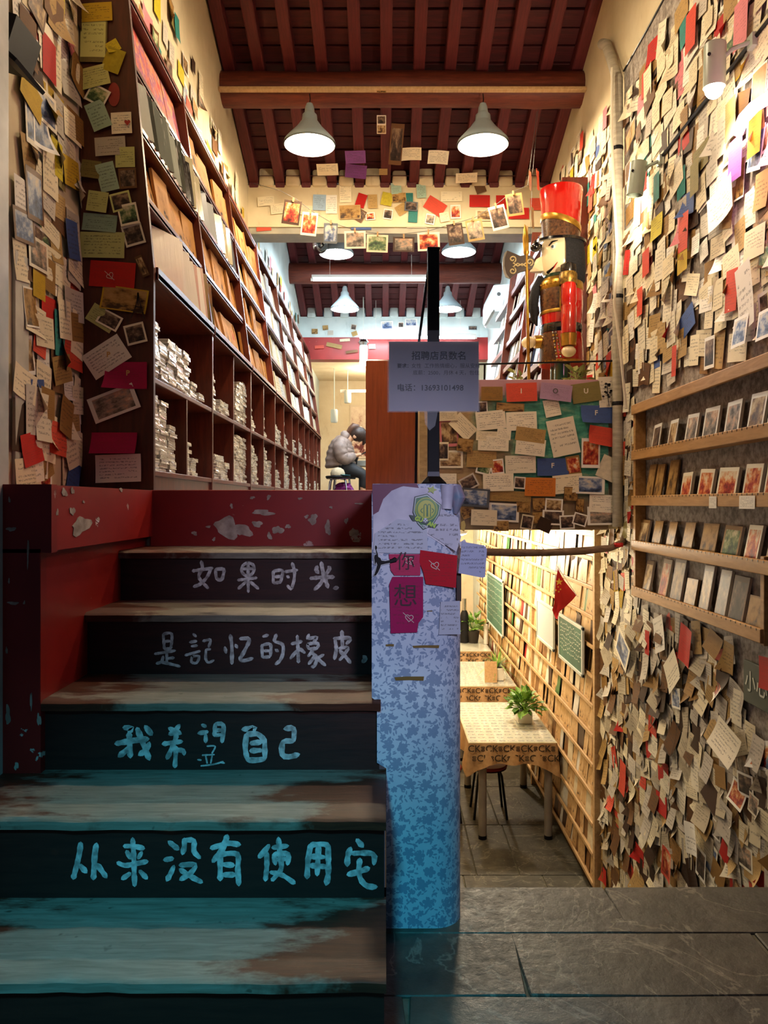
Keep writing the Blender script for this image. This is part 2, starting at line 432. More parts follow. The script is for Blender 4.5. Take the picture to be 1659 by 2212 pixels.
M_cover = objcol('book_cover', .45, .4, .4)
def cello():
    t = NT('cellophane_wrapped_paper'); c = t.coord()
    oi = t.n('ShaderNodeObjectInfo'); v = t.n('ShaderNodeVectorMath', operation='ADD', ins={0: c, 1: oi.outputs['Location']}).outputs[0]
    ed = t.noise(t.map(v, scale=(3, 3, 330)), 1.0, 2)
    col = t.mix(t.ramp(ed, [(.4, 0.0), (.6, 1.0)]), lin('a8a090'), lin('f0ebe0'))
    t.bump(t.noise(v, 60, 3), .9, .006)
    return t.fin(col, .16, spec=.9, coat=.6)
M_cello = cello()
M_sleeve = NT('plastic_sleeve'); 
def sleeve():
    t = M_sleeve; oi = t.n('ShaderNodeObjectInfo'); v = t.n('ShaderNodeVectorMath', operation='ADD', ins={0: t.coord(), 1: oi.outputs['Location']}).outputs[0]
    f = t.noise(t.map(v, scale=(3.5, .5, 1)), 2.0, 3, .6)
    col = t.mix(t.ramp(f, [(.56, 0.0), (.70, 1.0)]), oi.outputs['Color'], lin('f0ece6'))
    t.bump(f, .4, .004); return t.fin(col, .18, spec=.7, coat=.4)
M_sleeve = sleeve()
# ---- simple materials
M_black = flat('black_metal', '17161a', .35, metal=.6)
M_blackpaint = flat('black_paint', '121012', .6, spec=.25)
M_steel = flat('chrome_steel', 'c8c8cc', .18, metal=1)
M_enamel = flat('pale_grey_enamel', 'c9cdc6', .35)
M_greengrey = noisy('grey_green_enamel', '9aa796', 'aab6a4', 6, .4)
M_shade_out = flat('pendant_shade_enamel', '8e9a9c', .35, spec=.5)
M_shade_in = flat('pendant_shade_white_inside', 'f4efe4', .4)
def emit(name, c, s):
    if name in MATS: return MATS[name]
    t = NT(name); return t.fin((.8, .8, .8), .5, emit=tuple(c), es=s)
M_bulb = emit('warm_bulb_glow', (1, .86, .62), 40)
M_bulb_cool = emit('cool_bulb_glow', (.93, .96, 1), 26)
M_tubeglow = emit('cool_tube_glow', (.80, .92, 1), 16)
M_neon = emit('pink_neon_glow', (1.0, .42, .62), 9)
M_white = flat('white_paint', 'e4e0d8', .45)
M_frame = noisy('worn_white_frame_paint', 'a8a89c', 'cfccc0', 6, .5)
M_gold = noisy('gold_paint', '9c7324', 'c79a3f', 18, .3, metal=.75)
M_gold2 = noisy('dark_gold_glitter', '5a4018', '96742c', 60, .4, metal=.6)
M_lacred = flat('red_lacquer', 'b5160f', .12, coat=.8)
M_lacblack = flat('black_lacquer', '0d0c10', .15, coat=.6)
M_laccream = flat('cream_lacquer', 'ecd9ae', .18, coat=.5)
M_lacgreen = flat('dark_green_lacquer', '15382a', .15, coat=.5)
M_lacbrown = noisy('brown_glitter_lacquer', '351c10', '5c3820', 60, .25, coat=.4)
M_fur = noisy('black_fur', '08080a', '1c1a1e', 90, .9, bump=.6)
M_leaf = noisy('green_leaf', '3f6b22', '7fa83e', 14, .5)
M_leaf2 = noisy('dry_green_leaf', '6f7a3c', 'a3a45c', 14, .6)
M_soil = flat('potting_soil', '2b1d12', .95)
M_pot = flat('white_pot', 'ddd8c8', .35)
M_chalkgreen = noisy('green_chalkboard', '2a5546', '3c6b58', 5, .6)
M_chalkdark = noisy('dark_green_chalkboard', '3b443a', '4c5447', 6, .7)
M_chalk = flat('chalk_white', 'cfd3c4', .9)
M_ink = flat('black_ink', '151313', .7)
M_inkgrey = flat('grey_ink', '4a4744', .7)
M_paint_stroke = noisy('chalky_white_paint', '8e8884', 'dcd8d4', 55, .75)
M_flag = flat('flag_red', 'c4150f', .6)
M_yellow = flat('star_yellow', 'e6b93a', .6)
M_legmetal = noisy('grey_table_leg', '7a7166', '8f8578', 6, .4)
M_acrylic = NT('clear_acrylic').fin((.9, .93, 1.0), .35, spec=.3, alpha=.12)
M_glass = NT('table_glass').fin((.9, .95, .92), .05, spec=.6, alpha=.22)
# ================================================================ the setting (eye level is z = 0)
GZ = -1.145; UZ = .046; LZ = -2.71            # street slab, upper floor, sunken room floor
XL = -1.21; XR = 1.46                          # side walls
# ---- street slab of flagstones
fl = struct('floor', MB().box(-1.6, 1.75, .2, 2.255, GZ-.16, GZ-.007), M_joint, label='grey stone paving slab in front of the shop')
rows = [(2.022, 2.262, [-.2, .66, 1.3, 1.75]), (1.765, 2.02, [-.2, .335, .98, 1.75]), (1.45, 1.763, [-.2, .05, .72, 1.2, 1.75]),
        (1.1, 1.44, [-.2, .4, 1.05, 1.75]), (.7, 1.09, [-.2, .3, .9, 1.75]), (.25, .69, [-.2, .5, 1.2, 1.75])]
for (y0, y1, xs) in rows:
    for a, b in zip(xs[:-1], xs[1:]):
        j = lambda s=.012: R.uniform(-s, s)
        k = .0018
        top = [(a+k+j(), y0+k), ((a+b)/2, y0+k+j(.006)), (b-k+j(), y0+k), (b-k+j(), y1-k), ((a+b)/2+j(), y1-k+j(.006)), (a+k+j(), y1-k)]
        mb = MB(); dz = R.uniform(-.003, .003); n = len(top)
        cx = sum(p[0] for p in top)/n; cy = sum(p[1] for p in top)/n
        ins = [(cx+(x-cx)*.99, cy+(y-cy)*.98) for x, y in top]
        dz *= .5
        vs = [(x, y, GZ-.04) for x, y in top]+[(x, y, GZ-.003+dz) for x, y in top]+[(x, y, GZ+dz) for x, y in ins]
        fs = [tuple(range(2*n, 3*n))]
        for q in (0, n): fs += [(q+i, q+(i+1) % n, q+n+(i+1) % n, q+n+i) for i in range(n)]
        mb.add(vs, fs); obj('flagstone', mb, M_stone, fl)
# ---- steps going down behind the slab, and the sunken floor
mb = MB()
for k in range(1, 9): mb.box(.209, XR, 2.262+.3*(k-1), 2.262+.3*k+(.02 if k < 8 else 0), LZ-.05, GZ-.19*k)
struct('stairs_down', mb, M_stone, label='stone steps down into the sunken room')
fw = struct('floor_lower', MB().box(.0, XR+.1, 4.6, 12.6, LZ-.1, LZ-.01), M_joint, label='dark stone floor of the sunken room')
for i in range(9):
    y0 = 4.66+i*.86; cuts = [.21, .21+R.uniform(.35, .55), R.uniform(.95, 1.15), XR]
    for a, b in zip(cuts[:-1], cuts[1:]): obj('floor_slab', MB().bbox(a+.004, b-.004, y0+.004, y0+.856, LZ-.03, LZ, .004), M_stone, fw)
# ---- upper floor
struct('floor_upper', MB().box(XL, .2, 2.93, 5.4, -.17, UZ).box(XL, XR, 5.4, 13.9, -.17, UZ), noisy('worn_floor_tile', '6d5a48', '8a7660', 5, .5), label='worn floor of the upper room')
# ---- walls
struct('wall_left', MB().box(XL-.15, XL, 2.0, 6.78, -.2, 3.9), M_plaster, label='cream plaster wall behind the dark shelves')
struct('wall_left_far', MB().box(XL-.15, XL, 6.78, 13.9, -.2, 3.9), M_plaster2, label='pale blue plaster wall of the second room')
wr = struct('wall_right', MB().box(XR, XR+.15, 4.62, 6.78, LZ-.1, 3.9).box(XR, XR+.15, 2.27, 4.62, 2.62, 3.9), M_plaster, label='cream plaster wall on the right')
struct('wall_right_papered', MB().box(XR-.004, XR+.15, 2.27, 4.62, LZ-.1, 2.62), M_greywall, label='grey papered wall covered with notes')
struct('wall_right_far', MB().box(XR, XR+.15, 6.78, 13.9, LZ-.1, 3.9), M_plaster2, label='pale blue plaster wall on the right of the second room')
struct('wall_divider', MB().box(.0, .2, 5.02, 12.6, LZ-.1, -.17), M_plaster, label='wall of the sunken room under the upper floor')
struct('wall_lower_end', MB().box(.0, XR+.1, 12.6, 12.75, LZ-.1, -.17), M_cream, label='end wall of the sunken room')
struct('wall_back', MB().box(XL-.15, XR+.15, 13.9, 14.05, -.2, 3.4), M_cream, label='cream end wall of the far room')
struct('wall_front', MB().box(XL-.5, XR+.6, 2.0, 2.2, 1.75, 3.9), M_plaster, label='wall over the shop entrance')
# ---- roof one: planks on rafters, sloping down from the ridge to the lintel
def roof(name, y_hi, y_lo, z_hi, z_lo, label, nraft=12):
    L = math.hypot(y_lo-y_hi, z_hi-z_lo); sl = math.atan2(z_hi-z_lo, abs(y_lo-y_hi)); sg = 1 if y_lo > y_hi else -1
    base = struct(name, MB().add([(XL-.1, y_hi, z_hi+.12), (XR+.1, y_hi, z_hi+.12), (XR+.1, y_lo+.1*sg, z_lo+.10), (XL-.1, y_lo+.1*sg, z_lo+.10)], [(0, 1, 2, 3)]), M_plank, label=label)
    rot = Matrix.Rotation(-sl*sg, 3, 'X')
    n = int(L/.135)
    pm = mesh_of(MB().bbox(XL-.02-.125, XR+.02-.125, -.064, .064, -.012, .012, .004), 'roof_plank', M_plank)
    for i in range(n):
        t = (i+.5)/n; o = obj('roof_plank', pm, M_plank, base)
        o.matrix_basis = Matrix.Translation((.125, y_hi+(y_lo-y_hi)*t, z_hi+(z_lo-z_hi)*t+.092+R.uniform(-.005, .005))) @ rot.to_4x4()
    rm = mesh_of(MB().bbox(-.044, .044, -L/2-.02, L/2+.02, -.05, .05, .01), 'rafter', M_rafter)
    for i in range(nraft):
        x = XL+.045+(XR-XL-.09)*i/(nraft-1)
        o = obj('rafter', rm, M_rafter, base)
        o.matrix_basis = Matrix.Translation((x+R.uniform(-.012, .012), (y_hi+y_lo)/2, (z_hi+z_lo)/2+.03)) @ rot.to_4x4() @ Matrix.Rotation(R.uniform(-.006, .006), 4, 'Z')
    return base
roof('ceiling_first', 4.45, 6.74, 2.83+.34*2.29, 2.83, 'dark red timber roof of the first room')
roof('ceiling_front', 4.45, 2.0, 2.83+.34*2.29, 2.83, 'dark red timber roof over the entrance')
roof('ceiling_second', 8.75, 10.84, 2.66+.34*2.09, 2.66, 'dark timber roof of the second room')
roof('ceiling_second_front', 8.75, 6.72, 2.66+.34*2.09, 2.75, 'front slope of the second room roof')
def purlin(y, z, r, label, name):
    pts = [(XL+(XR-XL)*i/8, y, z+R.uniform(-.006, .006)) for i in range(9)]
    pts[0] = (XL-.03, y, z); pts[-1] = (XR+.03, y, z)
    return tag(obj(name, MB().tube(pts, [r*R.uniform(.97, 1.03) for _ in pts], 14), M_purlin, smooth=True), label, None, None, 'structure')
purlin(5.66, 3.075, .125, 'round red-brown timber beam carrying the pendant lamps', 'beam_first')
tag(obj('trim_batten', MB().bbox(XL, XR, 5.49, 5.535, 2.985, 3.01, .004), M_pine), 'pale wooden batten nailed along the roof beam', None, None, 'structure')
purlin(9.62, 2.90, .13, 'dark round timber beam of the second room', 'beam_second')
# ---- lintels
lt = struct('lintel_first', MB().box(XL, XR, 6.70, 6.95, 2.43, 2.80), M_plaster, label='cream plaster lintel between the rooms')
for i in range(11):
    x0 = XL+.045+(XR-XL-.09)*i/11+.052; x1 = x0+(XR-XL-.09)/11-.104
    obj('mortar_infill', MB().bbox(x0, x1, 6.665+R.uniform(0, .02), 6.8, 2.78, 2.94+R.uniform(-.02, .01), .025), M_plaster, lt, smooth=True)
obj('grey_beam', MB().bbox(XL, XR, 6.72, 6.95, 2.375, 2.432, .006), noisy('grey_beam_paint', '8d8a7c', 'a5a08e', 6, .5), lt)
lt2 = struct('lintel_second', MB().box(XL, XR, 10.8, 11.0, 2.34, 2.64), M_plaster2, label='pale lintel of the second room')
for i in range(11):
    x0 = XL+.045+(XR-XL-.09)*i/11+.055; x1 = x0+(XR-XL-.09)/11-.11
    obj('mortar_infill', MB().bbox(x0, x1, 10.77, 10.9, 2.62, 2.78, .025), M_plaster2, lt2, smooth=True)
obj('red_band', MB().box(XL, XR, 10.79, 11.0, 2.03, 2.345), M_red, lt2)
struct('ceiling_far', MB().box(XL, XR, 11.0, 13.9, 2.22, 2.3), M_cream, label='cream ceiling of the far room')
# ---- red painted stair wall and door post on the left
pw = struct('wall_red', MB().box(XL, -.92, 2.03, 2.93, -1.145, -.12).box(XL, -.891, 2.035, 2.935, -.13, UZ), M_red, label='chipped red stair wall with an overhanging band')
obj('red_pier_face', MB().box(-1.02, -.919, 2.025, 2.06, -.73, -.125).box(-1.02, -.890, 2.025, 2.06, -.135, UZ+.002), M_red, pw)
struct('trim_door_post', MB().bbox(-1.06, -1.02, 2.0, 2.06, -.75, 1.75, .004), M_frame, label='pale worn door frame post')
struct('trim_wall_strip', MB().bbox(XL, XL+.012, 2.46, 2.555, UZ, .82, .003), M_frame, label='pale painted strip on the wall of notes')
# ---- staircase
NY = [1.455, 1.733, 2.027, 2.321, 2.615]; NZ = [-.916, -.723, -.531, -.339, -.167]
TR = thing('staircase', 'steep dark wooden staircase with white brush lettering on its risers', 'staircase', (-.45, 1.4, GZ))
RIS = []
for k in range(5):
    xa = -1.16 if k < 2 else -.925; xb = (.002, .002, -.012, -.03, -.03)[k]
    yb = (NY[k+1] if k < 4 else 2.93)+.03
    tm = MB(); nx = 26; T = .027
    # tread with a worn, slightly wavy nosing
    vs = []
    for i in range(nx+1):
        x = xa+(xb-xa)*i/nx; w = R.uniform(-.0035, .0035); dz = R.uniform(-.0015, .0015)
        vs += [(x, yb, NZ[k]), (x, NY[k]+.012, NZ[k]+dz), (x, NY[k]+w, NZ[k]-.007), (x, NY[k]+.003+w, NZ[k]-T), (x, yb, NZ[k]-T)]
    fs = []
    for i in range(nx):
        for q in range(5):
            q2 = (q+1) % 5; fs.append((i*5+q, (i+1)*5+q, (i+1)*5+q2, i*5+q2))
    fs += [tuple(range(5)), tuple(range(nx*5+4, nx*5-1, -1))]
    tm.add(vs, fs); obj('tread', tm, M_tread, TR, smooth=True)
    z0 = (GZ if k == 0 else NZ[k-1]); ry = NY[k]+.025
    rb = MB().box(xa, xb-.004, ry, ry+.02, z0-.03 if k else z0, NZ[k]-T)
    RIS.append((obj('riser', rb, M_riser, TR), ry))
    # end cap board that closes the step on the pillar side
    if k < 2: obj('end_board', MB().box(xb-.022, xb-.006, ry+.019, yb, GZ, NZ[k]-T), M_riser, TR)
# top riser: red painted plaster
tr_ = struct('wall_top_riser', MB().bbox(-.9, -.03, 2.905, 2.95, -.167-.02, UZ+.001, .004), M_red, label='chipped red plaster riser at the top of the stairs')
# paint chips: patches where the red has come away, each with its own ragged outline
def chip(cx, cy, rx, ry, Y, parent, fr=None, sd=0):
    rr = random.Random(sd); n = 22; ph = [rr.uniform(0, 6.28) for _ in range(4)]
    pts = []
    for i in range(n):
        a = 2*PI*i/n; q = 1+.22*math.sin(2*a+ph[0])+.16*math.sin(3*a+ph[1])+.12*math.sin(5*a+ph[2])+rr.uniform(-.08, .08)
        pts.append((cx+rx*q*math.cos(a), cy+ry*q*math.sin(a)))
    f = fr or (lambda u, v, d: at(u, v, Y)+Vector((0, d, 0)))
    return obj('paint_chip', MB().prism(pts, f, .002), M_chip, parent)
M_chip = noisy('bare_plaster_patch', '8f7f72', 'b9aa9c', 30, .85, bump=.4)
for i, (cx, cy, rx, ry) in enumerate([(490, 1140, 26, 20), (520, 1145, 22, 14), (568, 1107, 22, 6), (556, 1132, 9, 8), (600, 1145, 11, 9), (676, 1122, 10, 10), (708, 1140, 7, 13), (764, 1150, 9, 9), (622, 1137, 5, 5), (545, 1075, 5, 3), (580, 1074, 4, 5), (748, 1125, 4, 6), (662, 1116, 4, 4), (450, 1138, 4, 3), (420, 1152, 5, 5), (582, 1158, 5, 7), (648, 1077, 4, 3), (462, 1165, 3, 4), (776, 1088, 8, 2), (770, 1168, 10, 3), (500, 1093, 3, 5), (715, 1096, 3, 3)]):
    chip(cx, cy, rx, ry, 2.9035-.0003*i, tr_, sd=i)
for i, (cx, cy, rx, ry) in enumerate([(176, 1136, 19, 18), (157, 1104, 5, 9), (139, 1064, 6, 8), (124, 1107, 3, 6), (157, 1060, 4, 6), (181, 1084, 2, 3), (262, 1058, 3, 4)]):
    chip(cx, cy, rx, ry, 0, pw, fr=lambda u, v, d: on_x(u, v, -.8895)+Vector((-d, 0, 0)), sd=50+i)
for i, (cx, cy, rx, ry) in enumerate([(24, 1143, 9, 5), (60, 1195, 2, 30), (28, 1303, 10, 4), (52, 1302, 2, 4), (19, 1255, 2, 5), (67, 1515, 2, 20), (17, 1545, 6, 18), (84, 1555, 4, 14), (35, 1655, 4, 9), (22, 1685, 3, 8), (14, 1405, 2, 8), (20, 1080, 2, 6)]):
    chip(cx, cy, rx, ry, 2.0235, pw, sd=80+i)
# ---- brush lettering on the risers
def A(p, o=(400, 1200), s=410/1659): return (o[0]+p[0]*s, o[1]+p[1]*s)
ZA = ((400, 1200), 410/1659); ZB = ((230, 1540), 450/1659); ZC = ((140, 1780), 360/1659); ZD = ((480, 1780), 360/1659); ZE = ((0, 1030), 860/1659)
INK = [
 (4, ZA, 24, [[(140,50),(150,110),(120,190),(200,285)],[(65,135),(240,110)],[(225,115),(190,190),(130,250),(75,272)],[(265,120),(275,200),(320,215)],[(265,120),(335,120),(335,160),(320,215)]]),
 (4, ZA, 22, [[(545,62),(503,90),(495,140),(530,175),(580,165),(603,120),(590,78),(545,62)],[(497,117),(600,115)],[(550,64),(550,190),(552,320)],[(460,215),(625,195)],[(530,230),(465,290)],[(570,230),(640,290)]]),
 (4, ZA, 23, [[(770,135),(770,240)],[(770,137),(848,130),(845,190),(830,240)],[(782,187),(835,182)],[(775,242),(835,232)],[(870,142),(980,127)],[(935,65),(955,140),(950,220),(925,290),(895,262)],[(890,180),(908,192)]]),
 (4, ZA, 28, [[(1190,60),(1200,120),(1215,190)],[(1155,95),(1145,125),(1165,152)],[(1252,98),(1262,115),(1235,160)],[(1095,200),(1200,190),(1300,188)],[(1215,190),(1180,250),(1130,298)],[(1222,200),(1248,280)],[(1300,287),(1335,280)]]),
 (3, ZE, 10, [[(680,655),(685,718)],[(680,655),(715,655),(712,715)],[(684,686),(710,684)],[(685,718),(712,715)],[(645,738),(730,724)],[(695,728),(695,780)],[(697,757),(725,754)],[(680,748),(673,770),(652,778)],[(672,772),(710,780),(750,790)]]),
 (3, ZA, 20, [[(70,685),(95,708)],[(40,758),(100,748)],[(55,793),(105,787)],[(0,872),(130,835)],[(62,880),(55,930),(100,938),(120,882),(62,880)],[(155,748),(220,738),(205,800)],[(180,823),(220,818)],[(182,823),(180,905),(205,935),(250,915)]]),
 (3, ZA, 27, [[(347,802),(357,850)],[(395,695),(408,800),(408,945)],[(440,780),(455,805)],[(480,727),(560,732),(520,830),(475,908)],[(478,915),(520,918),(590,898)]]),
 (3, ZA, 24, [[(680,708),(725,695)],[(670,780),(675,890)],[(680,782),(745,778),(745,880)],[(688,833),(738,833)],[(680,890),(740,885)],[(797,690),(775,748)],[(782,752),(850,778),(855,850),(830,915),(790,950)],[(790,822),(812,838)]]),
 (3, ZA, 24, [[(930,772),(1020,750)],[(980,700),(985,800),(990,935)],[(975,832),(920,900)],[(1000,812),(1045,850)],[(1082,690),(1065,728)],[(1075,727),(1150,715),(1120,757)],[(1070,772),(1160,768),(1150,810),(1080,812),(1070,777)],[(1130,802),(1100,850),(1075,880)],[(1105,850),(1150,892),(1130,965),(1105,972)],[(1140,872),(1080,948)],[(1210,867),(1150,900)],[(1152,897),(1225,960)]]),
 (3, ZA, 26, [[(1370,660),(1375,800)],[(1300,725),(1440,722),(1410,772)],[(1310,732),(1320,820),(1305,905)],[(1345,812),(1420,808),(1380,880),(1350,912)],[(1350,832),(1400,882),(1445,938)]]),
 (3, ZA, 34, [[(1560,880),(1575,902),(1552,930)]]),
 (2, ZB, 38, [[(140,117),(205,125),(178,152)],[(75,245),(200,222),(330,207)],[(180,160),(190,350)],[(190,272),(100,345)],[(245,125),(290,240),(340,368)],[(340,240),(320,290),(262,333)],[(310,108),(358,170)]]),
 (2, ZB, 32, [[(500,122),(590,165)],[(580,98),(540,150),(502,170)],[(450,247),(600,227)],[(560,172),(530,260),(482,362)],[(485,342),(512,332)],[(555,272),(545,430)],[(552,292),(610,302),(618,330)]]),
 (2, ZB, 28, [[(762,95),(790,108)],[(732,162),(805,150)],[(790,172),(790,232)],[(865,88),(860,182)],[(867,88),(930,98),(920,232)],[(868,140),(915,136)],[(866,180),(915,172)]]),
 (2, ZB, 11, [[(800,265),(865,266),(840,322)],[(762,337),(860,332)],[(790,342),(802,402)],[(842,342),(830,402)],[(752,422),(850,410),(930,388)],[(725,372),(755,376)],[(905,392),(940,400)]]),
 (2, ZB, 36, [[(1085,132),(1180,122),(1122,172)],[(1115,172),(1105,280),(1122,368)],[(1125,172),(1200,167),(1255,220),(1260,300),(1262,358)],[(1150,242),(1230,232)],[(1148,302),(1230,297)],[(1120,375),(1190,376),(1262,366)]]),
 (2, ZB, 36, [[(1420,127),(1490,127),(1490,225)],[(1488,226),(1408,232),(1400,330),(1450,350),(1530,330)]]),
 (1, ZC, 46, [[(158,190),(140,320),(85,540)],[(150,410),(212,478)],[(315,200),(298,310),(285,545)],[(320,400),(412,528)]]),
 (1, ZC, 42, [[(675,145),(685,300),(695,612)],[(592,220),(690,222),(785,242)],[(617,272),(652,340)],[(765,282),(732,340)],[(527,385),(600,412),(720,392),(820,372)],[(650,492),(572,545)],[(747,467),(815,540)]]),
 (1, ZC, 44, [[(1037,177),(1128,250)],[(992,357),(1073,343)],[(1085,420),(1060,480),(1017,560)],[(1190,150),(1190,220),(1172,295)],[(1192,162),(1283,167),(1285,270),(1342,335)],[(1147,410),(1293,406),(1260,480),(1152,553)],[(1147,452),(1250,520),(1362,578)]]),
 (1, ZD, 46, [[(-108,240),(0,205),(60,190),(172,205)],[(50,115),(0,250),(-92,372)],[(-20,292),(-20,555)],[(-15,302),(148,302),(155,450),(165,605)],[(10,402),(112,410)],[(10,505),(128,505)]]),
 (1, ZD, 42, [[(465,212),(430,260),(367,330)],[(440,282),(445,400),(430,560)],[(502,235),(652,217)],[(560,140),(575,300),(590,430),(560,490),(497,558)],[(512,302),(530,400)],[(512,302),(652,300),(650,400)],[(545,352),(645,347)],[(482,480),(600,510),(718,588)]]),
 (1, ZD, 46, [[(882,205),(855,350),(845,535)],[(882,207),(1038,207),(1055,300),(1055,500),(1035,600)],[(960,212),(945,505)],[(882,322),(1018,330)],[(872,412),(1028,425)]]),
 (1, ZD, 46, [[(1342,158),(1398,223)],[(1278,240),(1250,320),(1245,412)],[(1292,292),(1498,297),(1510,398)],[(1370,350),(1360,480),(1390,570),(1450,620),(1533,625)],[(1252,503),(1360,475),(1458,440)]]),
]
sd = 0
for k, (o0, s0), w, strokes in INK:
    ris, ry = RIS[k]; Y = ry-.0012; mb = MB()
    for st in strokes:
        sd += 1; Yk = Y-.00012*(sd % 9)
        ribbon(mb, st, w*1.22, lambda u, v, Yk=Yk: at(o0[0]+u*s0, o0[1]+v*s0, Yk), sd)
    obj('painted_character', mb, M_paint_stroke, ris)
# ---- stair-side wall with floral paper
def wall_post():
    r = .075; pts = [(-.036, 2.04)]
    for i in range(9):
        a = -PI/2+PI/2*i/8; pts.append((.209-r+r*math.cos(a), 2.04+r+r*math.sin(a)))
    pts += [(.209, 5.0), (-.036, 5.0)]
    up = pts; lo = [(max(x, .003), y) for x, y in pts]
    mb = MB(); n = len(pts)
    levels = [(GZ, lo), (-.715, lo), (-.70, [(max(x, -.022), y) for x, y in pts]), (-.535, [(max(x, -.022), y) for x, y in pts]), (-.525, up), (.02, up), (.05, [(x*.98+.002, y+.012 if y < 2.2 else y) for x, y in up])]
    vs = []
    for z, ring in levels: vs += [(x, y, z) for x, y in ring]
    fs = [tuple(range(n))[::-1], tuple(range((len(levels)-1)*n, len(levels)*n))]
    for l in range(len(levels)-1):
        fs += [(l*n+i, l*n+(i+1) % n, (l+1)*n+(i+1) % n, (l+1)*n+i) for i in range(n)]
    mb.add(vs, fs); return mb
sw = struct('wall_stair_side', wall_post(), M_floral, smooth=True, label='low stair wall pasted over with blue floral paper')
# torn lilac undercoat and red paint showing at the top of the post
def patch(name, px, mat, Y=2.0385, parent=None, th=.0015, fr=None):
    f = fr or (lambda u, v, d: at(u, v, Y)+Vector((0, d, 0)))
    return obj(name, MB().prism(px, f, th), mat, parent)
patch('torn_red_edge', [(804, 1046), (900, 1044), (905, 1054), (870, 1050), (846, 1060), (828, 1078), (818, 1105), (806, 1112)], flat('violet_red_paint', '6a2848', .5), 2.0375, sw)
patch('torn_lilac_paper', [(806, 1190), (806, 1110), (818, 1102), (828, 1076), (846, 1058), (872, 1050), (905, 1054), (930, 1052), (948, 1060), (960, 1100), (972, 1150), (960, 1180), (930, 1160), (880, 1140), (850, 1170), (825, 1200)], M_lilac, 2.0382, sw)
for (cx, cy, w, h) in ((920, 1397, 58, 6), (884, 1466, 64, 9), (842, 1394, 18, 5), (928, 1320, 12, 2)):
    patch('tape_strip', [(cx-w/2, cy-h*.3), (cx-w*.1, cy-h/2), (cx+w/2, cy-h*.5), (cx+w*.48, cy+h/2), (cx, cy+h*.35), (cx-w*.46, cy+h*.45)], flat('brown_tape', '7a5c1e', .5), 2.0378, sw)
# ================================================================ lamps
def pendant(x, y, zr, dia, top, cool, label, energy, group):
    t = thing('pendant_lamp', label, 'lamp', (x, y, zr), group=group)
    r = dia/2; h = dia*.55
    prof = [(r, 0), (r*.97, h*.10), (r*.80, h*.28), (r*.52, h*.55), (r*.34, h*.78), (r*.30, h*.82), (r*.28, h*1.02), (r*.20, h*1.10)]
    obj('lamp_shade', MB().lathe(prof, n=32).lathe([(a*.965, b-.004) for a, b in prof][::-1], n=32), [M_shade_out], t, smooth=True, local=True)
    obj('shade_lining', MB().lathe([(a*.955, b-.006) for a, b in prof[:6]], n=32), M_shade_in, t, smooth=True, local=True)
    obj('socket_cap', MB().lathe([(.001, h*1.45), (r*.12, h*1.42), (r*.17, h*1.3), (r*.2, h*1.08), (r*.26, h*1.0)], n=16), M_shade_out, t, smooth=True, local=True)
    obj('bulb', MB().lathe([(.001, h*.02), (.03, h*.06), (.042, h*.2), (.035, h*.36), (.02, h*.5), (.018, h*.6)], n=14), M_bulb_cool if cool else M_bulb, t, smooth=True, local=True)
    obj('cord', MB().tube([(0, 0, h*1.4), (.004, 0, (h*1.4+top-zr)/2), (0, 0, top-zr)], .004, 6), M_black, t, local=True)
    light('pendant_light', 'POINT', (x, y, zr+.012), energy, COOL if cool else WARM, .06)
    return t
pendant(-.549, 5.52, 2.60, .38, 2.97, False, 'lit enamel pendant lamp hanging beside the papered beam, over the kraft notebooks', 66, None)
pendant(.711, 5.52, 2.60, .38, 2.97, False, 'lit enamel pendant lamp hanging from the first beam, nearer the wooden soldier', 66, None)
pendant(-.53, 8.25, 2.70, .38, 3.2, True, 'lit pendant lamp behind the string of photos, beside a small spotlight', 26, None)
pendant(.80, 8.25, 2.72, .38, 3.2, True, 'lit pendant lamp behind the clipped photo of a woman', 26, None)
pendant(-.515, 9.7, 2.47, .37, 2.82, True, 'pendant lamp hanging under the dark beam, left of the black post', 22, None)
pendant(.80, 9.7, 2.47, .37, 2.82, True, 'pendant lamp hanging under the dark beam beside the air conditioner', 22, None)
pendant(-.05, 3.7, 2.95, .38, 3.4, False, 'assumed pendant lamp, out of view over the landing at the top of the stairs', 60, None)  # assumed lamp above the view, for the warm light near the stairs
def tube(x0, x1, y, z, label, e, zh=.3):
    t = thing('fluorescent_tube_light', label, 'lamp', ((x0+x1)/2, y, z))
    obj('batten', MB().bbox(x0-.02, x1+.02, y-.02, y+.02, z+.02, z+.055, .004), M_white, t)
    obj('glass_tube', MB().tube([(x0, y, z), (x1, y, z)], .018, 12), M_tubeglow, t, smooth=True)
    obj('end_cap', MB().tube([(x0-.03, y, z), (x0, y, z)], .02, 10), M_white, t); obj('end_cap', MB().tube([(x1, y, z), (x1+.03, y, z)], .02, 10), M_white, t)
    for xx in (x0+.2, x1-.2): obj('hanger', MB().tube([(xx, y, z+.05), (xx, y, z+zh)], .003, 5), M_white, t)
    light('tube_light', 'AREA', ((x0+x1)/2, y, z-.03), e, COOL, x1-x0, size_y=.05)
tube(-.87, .52, 9.2, 2.70, 'long lit fluorescent tube under the dark beam of the second room', 26)
tube(-.1, 1.35, 7.6, 2.69, 'lit fluorescent tube just behind the papered lintel', 16, .36)
tube(-.33, 1.25, 10.6, 2.30, 'lit fluorescent tube in front of the red band', 14, .52)
